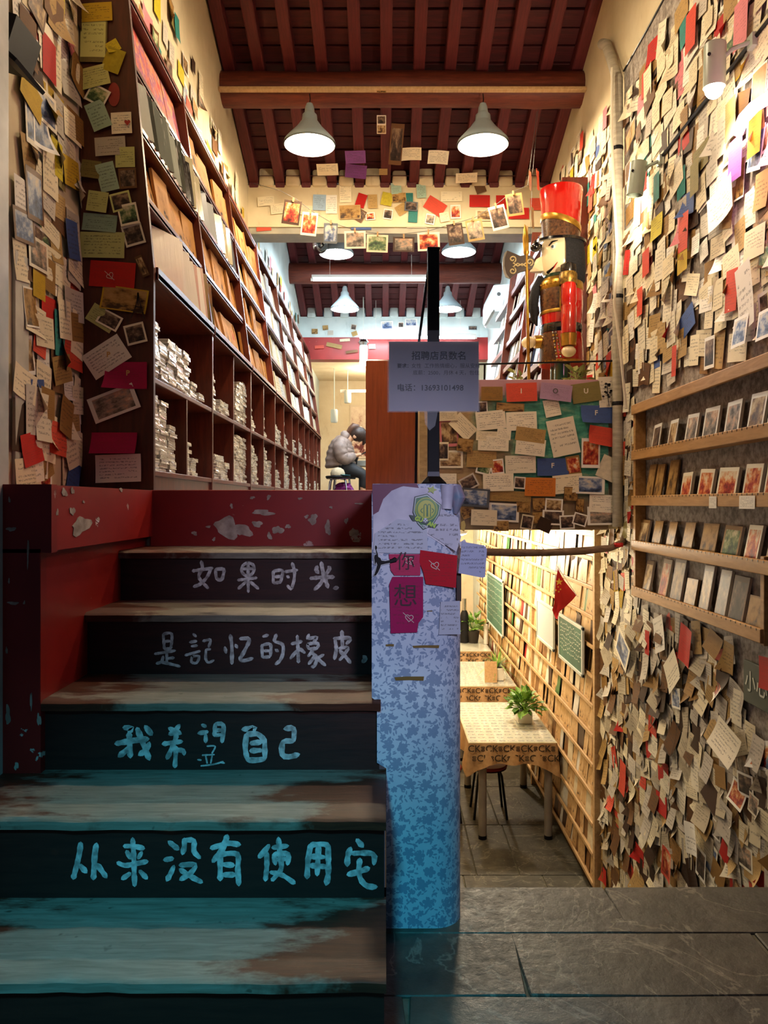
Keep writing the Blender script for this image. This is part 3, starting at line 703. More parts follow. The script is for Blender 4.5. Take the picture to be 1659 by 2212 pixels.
# assumed lamps in the sunken room, set against the underside of the upper floor
for i, (x, y, e) in enumerate(((.45, 5.1, 9), (.85, 7.1, 48), (.85, 9.0, 52), (.8, 11.0, 40))):  # first lamp is hidden from view, added to brighten the red flag
    t = thing('assumed_ceiling_lamp', 'assumed round flush lamp under the '+['platform, unseen, added to light the flag', 'upper floor, over the bushy plant', 'upper floor, over the spider plant', 'upper floor, deepest in the sunken room'][i], 'lamp', (x, y, -.21))
    obj('lamp_body', MB().lathe([(.001, .04), (.1, .04), (.11, .02), (.1, 0)], n=20), M_white, t, smooth=True, local=True)
    obj('diffuser', MB().lathe([(.1, .0), (.07, -.012), (.001, -.018)], n=20), M_bulb, t, smooth=True, local=True)
    light('assumed_sunken_room_light', 'POINT', (x, y, -.29), e, WARM2, .09)
# far room
light('far_room_light', 'POINT', (-.2, 12.6, 1.9), 26, WARM2, .12)  # assumed light, no fixture of its own built
# spotlights on a track on the right wall
def spot(name, top, axis, lit, label, wallp, e=0):
    top = Vector(top); axis = Vector(axis).normalized()
    t = thing('spotlight', label, 'spotlight', tuple(top))
    q = axis.to_track_quat('Z', 'Y').to_matrix()
    L = .17; r = .043
    obj('housing', xf(MB().lathe([(.001, 0), (r*.96, 0), (r, .006), (r, L), (r*.9, L), (r*.88, .05), (.001, .05)], n=20), Matrix.Translation(top) @ q.to_4x4()), M_greengrey, t, smooth=True)
    mid = top+axis*.055; w = Vector(wallp)
    obj('arm', MB().tube([mid+Vector((.03, 0, 0)), mid.lerp(w, .5)+Vector((0, 0, .005)), w], .009, 8), M_greengrey, t, smooth=True)
    obj('mount', MB().obox(w+Vector((.008, 0, 0)), (.035, .045, .05)), M_greengrey, t)
    obj('screw', MB().ball(mid+Vector((-.035, -.028, 0)), .007), M_black, t)
    if lit:
        obj('bulb', MB().ball(top+axis*(L+.008), .036, 12), M_bulb, t, smooth=True)
        light('spot_light', 'SPOT', top+axis*(L+.05), e, WARM2, .04, spot=95, blend=.9, target=top+axis*1+Vector((.22, .1, 0)))
p1 = on_x(1545, 95, 1.33); p2 = on_x(1380, 350, 1.34)
spot('spotlight', p1, (.0, .06, -1), True, 'lit grey-green spotlight on the wall track, bulb showing', (1.43, p1.y-.1, p1.z-.05), 26)
spot('spotlight', p2, (-.10, .1, -1), False, 'grey-green spotlight on the wall track pointing at the note wall', (1.43, p2.y-.06, p2.z-.02))
light('spot_light', 'SPOT', p2+Vector((-.05, .05, -.25)), 22, WARM2, .04, spot=120, blend=.9, target=p2+Vector((.02, 1.1, .2)))
trk = MB().tube([(1.44, p1.y-.75, p1.z-.03), (1.44, p1.y-.1, p1.z-.04), (1.44, p2.y-.06, p2.z)], .011, 6)
tag(obj('lamp_track', trk, M_black), 'thin dark lamp track running along the note wall', 'lamp track')
# pink neon arc high on the right wall
na = MB().tube([on_x(1594, 285, 1.36), on_x(1606, 256, 1.35), on_x(1630, 230, 1.35), on_x(1662, 210, 1.35), on_x(1700, 200, 1.36), on_x(1745, 208, 1.37)], .022, 10)
tag(obj('neon_tube', na, M_neon, smooth=True), 'glowing pink neon tube curving over the note wall', 'neon light')
light('neon_glow', 'POINT', on_x(1650, 235, 1.30), 3.0, (1, .35, .55), .06)
# black wall lamp at the far left edge
t = thing('wall_lamp', 'black box lamp with open flap on the left note wall', 'lamp', tuple(on_x(20, 110, -1.1)))
c0 = on_x(4, 80, -1.17)
obj('lamp_box', MB().obox(on_x(22, 95, -1.15), (.09, .16, .11), (0, .3, 0)), M_blackpaint, t)
obj('flap', MB().obox(on_x(34, 138, -1.10), (.12, .18, .012), (0, .75, 0)), M_blackpaint, t)
# ================================================================ dark bookcases along the left wall
XF = -.915                                           # front of the lower cubbies
ROWZ = [.916, 1.23, 1.52, 1.79, 2.13]; ROWX = [-.925, -.965, -.995, -1.028, -1.075]
BAYS = [3.0, 4.02, 5.17, 6.30, 7.47, 8.62, 9.75, 10.75]
def slant_panel(y0, y1, top=2.15):
    pr = [(XL+.004, UZ+.002), (XF, UZ+.002), (XF, .93), (-1.072, top), (XL+.004, top)]
    return MB().prism(pr, lambda u, v, d: Vector((u, y0+d, v)), y1-y0)
bl = ['dark mahogany bookcase at the stair head, its end panel covered with notes', 'dark bookcase of kraft notebooks, next along from the one with the note-covered end',
      'dark bookcase under the pendant lamp with a divided upper cubby', 'dark bookcase in the opening below the lintel', 'dark bookcase just inside the second room, with grids of pale spines',
      'dark bookcase of pale magazines in the middle of the second room', 'dark bookcase of the second room beside the seated woman']
for b in range(7):
    y0, y1 = BAYS[b], BAYS[b+1]
    t = thing('bookcase', bl[b], 'bookcase', ((XF+XL)/2, (y0+y1)/2, UZ+.002), group=None)
    obj('end_panel', slant_panel(y0, y0+.022, 2.6 if b == 0 else 2.15), M_panel if b == 0 else M_cab, t)
    if b == 6: obj('end_panel', slant_panel(y1-.022, y1), M_cab, t)
    ya, yb = y0+.022, (y1 if b < 6 else y1-.022)
    obj('back_panel', MB().box(XL+.003, XL+.012, ya, yb, UZ+.01, 2.12), M_cab, t)
    obj('plinth', MB().box(XL+.03, XF-.012, ya, yb, UZ+.002, .105), M_cab, t)
    obj('shelf_board', MB().bbox(XL+.012, XF-.002, ya, yb, .105, .127, .003), M_cab_in, t)
    obj('shelf_board', MB().bbox(XL+.012, XF-.002, ya, yb, .475, .497, .003), M_cab_in, t)
    obj('shelf_board', MB().bbox(XL+.012, XF+.012, ya, yb, .888, .916, .004), M_cab_in, t)
    ym = (ya+yb)/2
    obj('divider', MB().box(XL+.012, XF-.004, ym-.009, ym+.009, .127, .475), M_cab, t)
    if b: obj('divider', MB().box(XL+.012, XF-.004, ym-.009, ym+.009, .497, .888), M_cab, t)
    for k in range(1, 5):
        obj('display_ledge', MB().bbox(XL+.012, ROWX[k], ya, yb, ROWZ[k]-.016, ROWZ[k], .002).bbox(ROWX[k]-.012, ROWX[k], ya, yb, ROWZ[k]-.02, ROWZ[k]+(.018 if k < 4 else .02), .002), M_cab_in, t)
    obj('front_lip', MB().bbox(XF, XF+.012, ya, yb, .885, .937, .003), M_cab_in, t)
# ---- stacks of cellophane-wrapped postcard packs in the cubbies: each pack is a thing
def pack_mesh(k):
    rr = random.Random(k); bm = bmesh.new(); bmesh.ops.create_cube(bm, size=1)
    bmesh.ops.subdivide_edges(bm, edges=bm.edges[:], cuts=1, use_grid_fill=True)
    for v in bm.verts:
        v.co = Vector((v.co.x*.155, v.co.y*.108, (v.co.z+.5)*.0168))
        v.co += Vector((rr.uniform(-.002, .002), rr.uniform(-.002, .002), rr.uniform(-.0012, .0012)))
    me = bpy.data.meshes.new('wrapped_pack'); bm.to_mesh(me); bm.free(); me.materials.append(M_cello); return me
PM = [pack_mesh(k) for k in range(6)]
stuff_packs = MB(); n_packs = 0
BAYN = ['first bookcase from the stair head', 'second bookcase from the stair head', 'third bookcase from the stair head', 'fourth bookcase from the stair head', 'fifth bookcase from the stair head', 'bookcase beyond the fifth', 'bookcase beside the woman']
def stack(y, z, n, bay, row, xo=0):
    global n_packs
    for i in range(round(n*1.3)):
        m = Matrix.Translation((XF-.10+xo+R.uniform(-.007, .007), y+R.uniform(-.003, .003), z+i*.0174)) @ Matrix.Rotation(R.uniform(-.03, .03), 4, 'Z')
        if n_packs < 300:
            o = bpy.data.objects.new('wrapped_postcard_pack', PM[R.randrange(6)]); COL.objects.link(o); place(o, m)
            top = i == round(n*1.3)-1
            tag(o, ('topmost wrapped postcard pack of a stack, ' if top else 'wrapped postcard pack within a stack, ')+row+' cubby, '+BAYN[bay], 'postcard pack', ('top packs, ' if top else 'packs, ')+row+' cubby of the '+BAYN[bay])
            n_packs += 1
        else:
            me = PM[R.randrange(6)]
            stuff_packs.add([m @ v.co for v in me.vertices], [list(p.vertices) for p in me.polygons])
STK = {0: ([(3.09, 11), (3.21, 8), (3.33, 9), (3.46, 9), (3.58, 9), (3.72, 4), (3.86, 2)], [(3.09, 14), (3.21, 13), (3.34, 9), (3.60, 7), (3.73, 4)]),
       1: ([(4.12, 7), (4.24, 4), (4.36, 5), (4.49, 6)], [(4.12, 11), (4.25, 11), (4.68, 6), (4.80, 6)]),
       2: ([(5.28, 8), (5.42, 5), (5.55, 6), (5.82, 4)], [(5.28, 13), (5.41, 9), (5.83, 9), (6.0, 6)]),
       3: ([(6.4, 7), (6.55, 9), (6.95, 11)], [(6.4, 8), (6.55, 8), (6.95, 9)]),
       4: ([(7.58, 8), (7.72, 6), (8.15, 9), (8.3, 7)], [(7.58, 9), (7.72, 5), (8.15, 8)]),
       5: ([(8.75, 9), (8.9, 8), (9.25, 10), (9.4, 7)], [(8.75, 9), (9.25, 6)]),
       6: ([(9.85, 9), (10.0, 9), (10.3, 8)], [(9.85, 8), (10.3, 7)])}
for b in range(1, 7):
    ya, yb = BAYS[b]+.022, BAYS[b+1]; rr = random.Random(40+b)
    for rw in (0, 1):
        L_ = STK[b][rw]; L_.clear()
        for half in (0, 1):
            y_ = (ya if half == 0 else (ya+yb)/2+.01)+.075; top = rr.randint(7, 11) if rw == 0 else rr.randint(8, 14)
            for q in range(4):
                if rr.random() < .85 and top > 1: L_.append((y_+q*.122, top))
                top = max(0, top+rr.randint(-5, 1))
for b in range(7):
    for y, n in STK[b][1]: stack(y, .1275, n, b, 'lower')
    for y, n in STK[b][0]: stack(y, .4975, n, b, 'upper')
if stuff_packs.v:
    tag(obj('wrapped_packs', stuff_packs, M_cello), 'remaining wrapped postcard packs far along the bookcases', 'postcard packs', None, 'stuff')
# ---- books and notebooks leaning on the display ledges
def leaner(name, mesh_key, y, row, w, h, th, color, mat, label, cat, group, lean=.22, xo=0.0, yaw=0.0, z=None):
    key = 'leaner_%s' % mat.name
    me = bpy.data.meshes.get(key)
    if me is None:
        mb = MB(); s = .5
        v = [(-s, 0, 0), (s, 0, 0), (s, 1, 0), (-s, 1, 0), (-s, 0, 1), (s, 0, 1), (s, 1, 1), (-s, 1, 1)]
        sq = [(0, 0), (1, 0), (1, 1), (0, 1)]; zz = [(0, 0)]*4
        mb.add(v, [(4, 5, 6, 7), (0, 3, 2, 1), (0, 1, 5, 4), (2, 3, 7, 6), (1, 2, 6, 5), (0, 4, 7, 3)], [sq, zz, zz, zz, zz, zz])
        me = mesh_of(mb, key, mat)
    o = bpy.data.objects.new(name, me); COL.objects.link(o); o.color = lin(color)+(1,)
    zz = ROWZ[row]+.002 if z is None else z
    m = fmat((ROWX[row]-.014-th*math.cos(lean)-.012+xo, y, zz), FR_LEFT, R.uniform(-.03, .03), -lean, yaw) @ Matrix.Diagonal((w, h, th, 1))
    place(o, m); tag(o, label, cat, group); return o
KR = ['ae7e46', 'a6763e', 'b88850', 'b08046', 'bd9058']
M_pic['kraftcover'] = picture('kraft_cover_print', [(.38, '2a1a10'), (.40, '9a6c38'), (.5, 'ae7e46'), (.62, 'b88850'), (.68, 'a8431f')], scale=2.4, border=.2, rough=.75, spec=.12)
rn = ['the cubby tops', 'the second ledge', 'the third ledge', 'the top ledge']
def run(row, y0, y1, step, kind, **kw):
    y = y0
    while y < y1:
        w = kw.get('w', .185)*R.uniform(.94, 1.06); h = kw.get('h', .25)*R.uniform(.92, 1.06)
        far = ', '+['first', 'second', 'third', 'fourth', 'fifth', 'sixth', 'last'][max(0, min(6, sum(1 for q in BAYS[1:] if y >= q)))]+' bookcase from the stairs'
        if kind == 'kraft':
            c = R.choice(KR); o = leaner('kraft_notebook', '', y+w/2, row, w, h, .014, c, M_pic['kraftcover'], 'kraft paper notebook leaning on '+rn[row]+far, 'notebook', 'kraft notebooks on '+rn[row]+far, lean=R.uniform(.12, .26), xo=R.uniform(-.01, .004), yaw=R.uniform(-.12, .12))
        elif kind == 'navy':
            leaner('navy_folder', '', y+w/2, row, w, h, .012, R.choice(['141726', '1b1d2c', '101018']), M_cover, 'dark navy folder leaning on '+rn[row]+far, 'folder', 'navy folders on '+rn[row]+far, lean=.14, yaw=R.uniform(-.5, -.2))
        elif kind == 'sleeve':
            c = R.choice(['8f948c', 'a4a79e', '5a5f58', 'b8b4a8', 'c46a5a'] if not kw.get('cols') else kw['cols'])
            v_ = int(c[2:4], 16); r_g = int(c[:2], 16)-v_; cn = 'reddish ' if r_g > 50 else 'brownish ' if r_g > 24 else 'dark ' if v_ < 80 else 'grey ' if v_ < 150 else 'greyish white ' if v_ < 200 else 'white '
            leaner('plastic_sleeve_magazine', '', y+w/2, row, w, h, .012, c, M_sleeve, cn+'sleeved magazine on '+rn[row]+far, 'magazine', cn+'sleeved magazines on '+rn[row]+far, lean=R.uniform(.08, .16), yaw=kw.get('yaw', -.75)*.42+R.uniform(-.08, .08))
        elif kind == 'pale':
            c = R.choice(['cfc9b8', 'd8d4c8', 'b9b6ac', 'c9b890', 'a89a78', '8f8f90', 'd9d2bc'])
            leaner('pale_magazine', '', y+w/2, row, w, h, .012, c, M_note if R.random() < .5 else M_cover, 'pale magazine leaning on '+rn[row]+far, 'magazine', 'pale magazines on '+rn[row]+far, lean=R.uniform(.1, .2), yaw=R.uniform(-.15, .1))
        elif kind == 'poster':
            leaner('pink_picture_book', '', y+w/2, row, w, h, .01, 'c06a5a', M_pic['pink'], 'pink and purple shiny picture book on '+rn[row], 'picture book', 'pink picture books on '+rn[row], lean=.2)
        y += step*R.uniform(.92, 1.08)
M_pic['pink'] = picture('pink_purple_print', [(.3, 'a3422e'), (.44, 'c9705a'), (.52, '8a4a86'), (.6, 'd99a6a'), (.7, 'b8343c')], border=.0)
leaner('red_magazine', '', 3.14, 0, .21, .29, .014, 'b8342c', M_sleeve, 'red magazine in a plastic sleeve by the end panel', 'magazine', None, lean=.2, yaw=.1)
run(0, 3.27, 3.75, .062, 'sleeve', w=.2, h=.27, yaw=-1.0, cols=['dcd8d4', 'e6e2de', 'c9a8a0', 'e0dcd6', 'b8605a'])
run(0, 3.76, 3.95, .04, 'sleeve', w=.2, h=.25, yaw=-1.0, cols=['3a2c18', '6a5428', '50401e'])
run(0, 3.98, 6.5, .165, 'kraft', w=.19, h=.25)
run(1, 3.04, 6.4, .165, 'kraft', w=.19, h=.255)
run(2, 3.04, 3.62, .075, 'sleeve', w=.2, h=.25, yaw=-.95, cols=['9aa096', 'b4b8ae', '6a7068', '3c4038'])
run(2, 3.62, 3.75, .05, 'sleeve', w=.2, h=.23, yaw=-.95, cols=['23211e', '2e2a24'])
run(2, 3.76, 4.0, .06, 'sleeve', w=.19, h=.25, yaw=-.95, cols=['b0a888', 'c0b898'])
run(2, 4.02, 4.5, .15, 'navy', w=.17, h=.25)
run(2, 4.5, 4.75, .07, 'sleeve', w=.18, h=.24, yaw=-.95, cols=['b8b090', 'c9c0a8'])
run(2, 4.76, 5.2, .17, 'navy', w=.17, h=.24)
run(2, 5.2, 6.4, .16, 'kraft', w=.18, h=.25)
run(3, 3.03, 3.95, .235, 'poster', w=.235, h=.31)
run(3, 4.02, 6.4, .165, 'kraft', w=.185, h=.28)
for r_ in range(4): run(r_, 6.5, 10.6, .17, 'pale', w=.18, h=.25)
# title plates glued to some kraft covers read as small dark labels
# ---- things on the end panel: notes pinned to the brown panel are built with the other notes
# ================================================================ paper: notes, cards and photographs
def sheet_mesh(kind, k):
    """unit sheet (1 x 1) in local x, y with a curl in z; UV 0..1"""
    rr = random.Random(k*13+5); n = 6; vs = []; fs = []; uvs = []
    a = rr.uniform(-.5, .5); b = rr.uniform(.02, .10); c = rr.uniform(-.04, .04)
    for j in range(n+1):
        for i in range(n+1):
            u, v = i/n, j/n; x, y = u-.5, v-.5; z = .004
            if kind == 'curl': z += b*2.0*max(0, .7-v)**2+c*math.sin(u*PI)
            elif kind == 'bow': z += b*1.3*(4*x*x)*(1 if k % 2 else .6)+.03*max(0, -y)
            elif kind == 'corner': d = max(0, u+(1-v)-1.15) if k % 2 else max(0, (1-u)+(1-v)-1.15); z += d*d*.75
            elif kind == 'fold': z += .10*abs(x)*rr.choice((1, 1))+.02
            elif kind == 'hang': z += .24*(1-v)**1.6+c
            elif kind == 'flat': z += .012*math.sin(u*3+a)+.01*(1-v)
            vs.append((x, y, .004+(z-.004)*(1.0 if kind in ('hang', 'flat') else .62)))
    for j in range(n):
        for i in range(n):
            q = j*(n+1)+i; fs.append((q, q+1, q+n+2, q+n+1))
            uvs.append([(i/n, j/n), ((i+1)/n, j/n), ((i+1)/n, (j+1)/n), (i/n, (j+1)/n)])
    return vs, fs, uvs
SHEETS = {}
def sheet(kind, k, mat):
    key = (kind, k, mat.name)
    if key not in SHEETS:
        mb = MB(); mb.add(*sheet_mesh(kind, k)); SHEETS[key] = mesh_of(mb, 'paper_sheet', mat, smooth='all')
    return SHEETS[key]
CN = {'shaded beige': 'b8ac94', 'cream': 'e8dcbc', 'ivory': 'efe7d0', 'white': 'efebe0', 'grey': 'c4bcae', 'tan': 'b0905a', 'kraft': '94703c', 'brown': '6b4a2c', 'dark brown': '3f2a1c', 'red': 'b8241e', 'magenta': 'a3184a',
      'yellow': 'c8b82c', 'pale green': 'ccd08a', 'mint': '9fbaa6', 'teal': '2f7f78', 'blue': '4b629a', 'mauve': 'a98aa8', 'olive': '857a48', 'pink': 'd9828a', 'orange': 'd07a2e', 'coral': 'd2503c', 'purple': '7d4a8e', 'slate': '5a6066', 'mustard': 'c0a02a', 'sky': '9ab4cc'}
SHEET_KINDS = ['flat', 'curl', 'bow', 'corner', 'flat', 'curl']
LIFT = [0.0]
def sheet_obj(name, pos, fr, w, h, roll, color, mat, kind='flat', k=0, lift=None, tilt=0.0):
    o = bpy.data.objects.new(name, sheet(kind, k % 4, mat)); COL.objects.link(o)
    c = CN.get(color, color); jit = R.uniform(-.04, .03)
    cc = [max(0, min(1, int(c[i:i+2], 16)/255+jit)) for i in (0, 2, 4)]
    o.color = lin(cc)+(1,)
    nrm = fr @ Vector((0, 0, 1))
    m = fmat(Vector(pos)+nrm*(lift or 0), fr, roll, tilt) @ Matrix.Diagonal((w, h, (w+h)/2, 1))
    return place(o, m)
KIND = {'note': (M_note, 'handwritten note'), 'card': (M_card, 'card')}
def note(px, wpx, hpx, roll, color, kind, place_, plane, label=None, group=None, curl='flat', k=0, lift=None, tilt=0.0, name=None):
    """px = (x, y) pixel of the sheet's centre; plane gives the surface it hangs on"""
    typ, val, fr = plane
    if typ == 'Y': p = at(px[0], px[1], val); s = val/F; w, h = wpx*s, hpx*s
    else: p = on_x(px[0], px[1], val); s = p.y/F; w, h = wpx*s, hpx*s      # sizes given unforeshortened at that distance
    LIFT[0] = (LIFT[0]+.0007) % .012
    if kind in M_pic: mat = M_pic[kind]; nm = 'postcard'; cat = 'postcard'; desc = {'sepia': 'sepia picture postcard', 'dark': 'dark picture postcard', 'red': 'red picture postcard', 'blue': 'blue picture postcard', 'street': 'street-view postcard', 'green': 'green picture postcard', 'kraft': 'printed kraft card'}.get(kind, 'picture card'); desc = (color+'-edged '+desc) if kind != 'kraft' else desc
    elif kind == 'card': mat = M_card; nm = 'coloured_card'; cat = 'card'; desc = color+' card'
    elif kind == 'plain': mat = M_obj; nm = 'paper_slip'; cat = 'paper'; desc = 'plain '+color+' paper slip'
    else: mat = M_note; nm = 'paper_note'; cat = 'note'; desc = color+' handwritten paper note'
    o = sheet_obj(name or nm, p, fr, w, h, math.radians(roll), color, mat, curl, k, .002+LIFT[0] if lift is None else lift, tilt)
    if label: tag(o, label, cat, group)
    else:
        st = {'curl': ', curling', 'bow': ', bowed', 'corner': ', one corner lifting', 'hang': ', hanging away', 'fold': ', folded'}.get(curl, '')
        shp = 'wide ' if wpx > hpx*1.2 else 'tall ' if hpx > wpx*1.2 else 'square '
        if 'parapet' in place_: place_ = ['along the top of the parapet board', 'in the upper half of the parapet board', 'in the lower half of the parapet board', 'at the foot of the parapet board'][sum(px[1] > q for q in (890, 985, 1060))]
        tp = ', tilted' if abs(roll) >= 6 else ''
        tag(o, shp+desc+' '+place_+tp+st, cat, shp+desc+'s '+place_+tp+st)
    return o
# ---- end panel of the first bookcase (all read off the photograph)
EP = ('Y', 2.997, FR_FRONT); pl = 'on the brown end panel'
for args in [((210, 28), 66, 42, 4, 'mustard', 'note', 'curl', 'mustard paper note at the top of the brown end panel'), ((203, 90), 58, 92, -1, 'olive', 'plain', 'flat', 'scorched olive sheet under the pale green letter on the brown end panel'),
    ((202, 84), 54, 82, -1, 'pale green', 'note', 'flat', 'tall pale green letter with a dark header on the brown end panel'), ((245, 102), 28, 26, 30, 'yellow', 'note', 'corner', 'small heart-shaped yellow note peeping out on the brown end panel'),
    ((246, 132), 40, 52, -20, 'yellow', 'plain', 'flat', 'yellow slip behind the pale green letter'), ((206, 168), 62, 46, 14, 'pale green', 'note', 'curl', 'pale yellow-green note tilted above the strawberry postcard'),
    ((212, 208), 46, 40, -28, 'white', 'green', 'flat', 'small postcard of a sprig with white border beside the red seal'), ((214, 252), 42, 62, 22, 'mint', 'note', 'curl', 'mint letter tilted beside the red heart card'),
    ((264, 268), 44, 46, 3, 'ivory', 'note', 'flat', 'ivory card with a red heart on the brown end panel'), ((240, 318), 66, 40, 4, 'grey', 'note', 'flat', 'greyish card with a sketched flower on the brown end panel'),
    ((272, 342), 42, 44, 2, 'pale green', 'note', 'flat', 'square pale green note at the panel edge'), ((198, 368), 42, 38, -8, 'olive', 'note', 'curl', 'olive note beside the tilted mint letter'),
    ((234, 385), 40, 62, 14, 'mint', 'note', 'flat', 'tilted mint letter on the brown end panel beside the square brown print'), ((278, 388), 38, 44, 4, 'brown', 'dark', 'flat', 'square brown print on the brown end panel'),
    ((213, 438), 44, 44, -8, 'pale green', 'note', 'flat', 'square pale green note with a small figure'), ((264, 438), 44, 40, 14, 'pale green', 'dark', 'flat', 'dark printed card with pale lines'),
    ((280, 466), 42, 46, 12, 'ivory', 'green', 'flat', 'green and red picture card on the brown end panel'), ((216, 482), 74, 38, -5, 'mint', 'note', 'curl', 'wide mint note with a curled lower edge'),
    ((289, 508), 44, 46, 16, 'ivory', 'dark', 'flat', 'dark picture card with white border tilted at the panel edge'), ((222, 530), 96, 56, -1, 'pale green', 'note', 'flat', 'wide pale letter filled with small writing'),
    ((244, 594), 98, 56, -4, 'red', 'card', 'flat', 'red card with a white heart and arrow on the brown end panel'), ((308, 576), 16, 48, 24, 'brown', 'sepia', 'flat', 'narrow brown print beside the red heart card'),
    ((270, 648), 100, 52, -8, 'mustard', 'kraft', 'curl', 'old map-coloured postcard with a lattice tower'), ((222, 688), 62, 40, -32, 'pale green', 'note', 'flat', 'pale note half under the tower postcard'), ((238, 692), 50, 34, -28, 'ivory', 'dark', 'curl', 'black and cream picture card under the tower postcard'),
    ((294, 722), 44, 44, 14, 'ivory', 'dark', 'flat', 'square dark photo with white border below the tower postcard'), ((232, 772), 92, 60, 33, 'white', 'note', 'flat', 'white letter with flowers, tilted behind the magenta card'),
    ((274, 812), 90, 58, 0, 'magenta', 'card', 'corner', 'magenta card with a gold letter and folded corner'), ((248, 872), 104, 56, 21, 'white', 'street', 'flat', 'large street postcard tilted under the magenta card'),
    ((250, 958), 98, 46, 0, 'magenta', 'card', 'hang', 'magenta card bending away above the white envelope'), ((258, 1012), 98, 60, 2, 'white', 'note', 'curl', 'white addressed envelope at the foot of the brown end panel')]:
    (c, w, h, rl, col, kd, cu, lb) = args
    o = note(c, w, h, rl, col, kd, pl, EP, label=lb, curl=cu)
    if 'magenta' in lb:
        lettering('card_letter', 'P', .028, fmat(at(c[0]+2, c[1]-6, 2.985), FR_FRONT), flat('gold_print', 'c9a05a', .5), o, .001)
    if 'red card' in lb or 'red heart' in lb: pass
# red seal spot and hearts
def heart(px, s, Y, mat, parent, roll=0, line=False, fr=None):
    pts = []
    for i in range(28):
        a = 2*PI*i/28; x = 16*math.sin(a)**3/17; y = (13*math.cos(a)-5*math.cos(2*a)-2*math.cos(3*a)-math.cos(4*a))/17
        x, y = x*math.cos(roll)-y*math.sin(roll), x*math.sin(roll)+y*math.cos(roll); pts.append((px[0]+x*s, px[1]-y*s))
    f = fr or (lambda u, v, d=0: at(u, v, Y)+Vector((0, d, 0)))
    if line:
        mb = MB(); ribbon(mb, pts+[pts[0], pts[1]], s*.13, lambda u, v: f(u, v), 3); ribbon(mb, [(px[0]-s*1.5, px[1]-s*1.3), (px[0]+s*1.1, px[1]+s*1.1)], s*.12, lambda u, v: f(u, v), 4)
        return obj('heart_drawing', mb, mat, parent)
    return obj('heart', MB().prism(pts, lambda u, v, d: f(u, v, d), .001), mat, parent)
seal = MB().prism([(246+13*math.cos(i*PI/12), 204+26*math.sin(i*PI/12)) for i in range(24)], lambda u, v, d: at(u, v, 2.996)+Vector((0, d, 0)), .001)
tag(obj('red_seal', seal, flat('seal_red', '8a1f1c', .5)), 'round red wax-like seal on the brown end panel', 'seal')
heart((275, 264), 7, 2.984, flat('print_red', 'a3241c', .5), None) if False else None
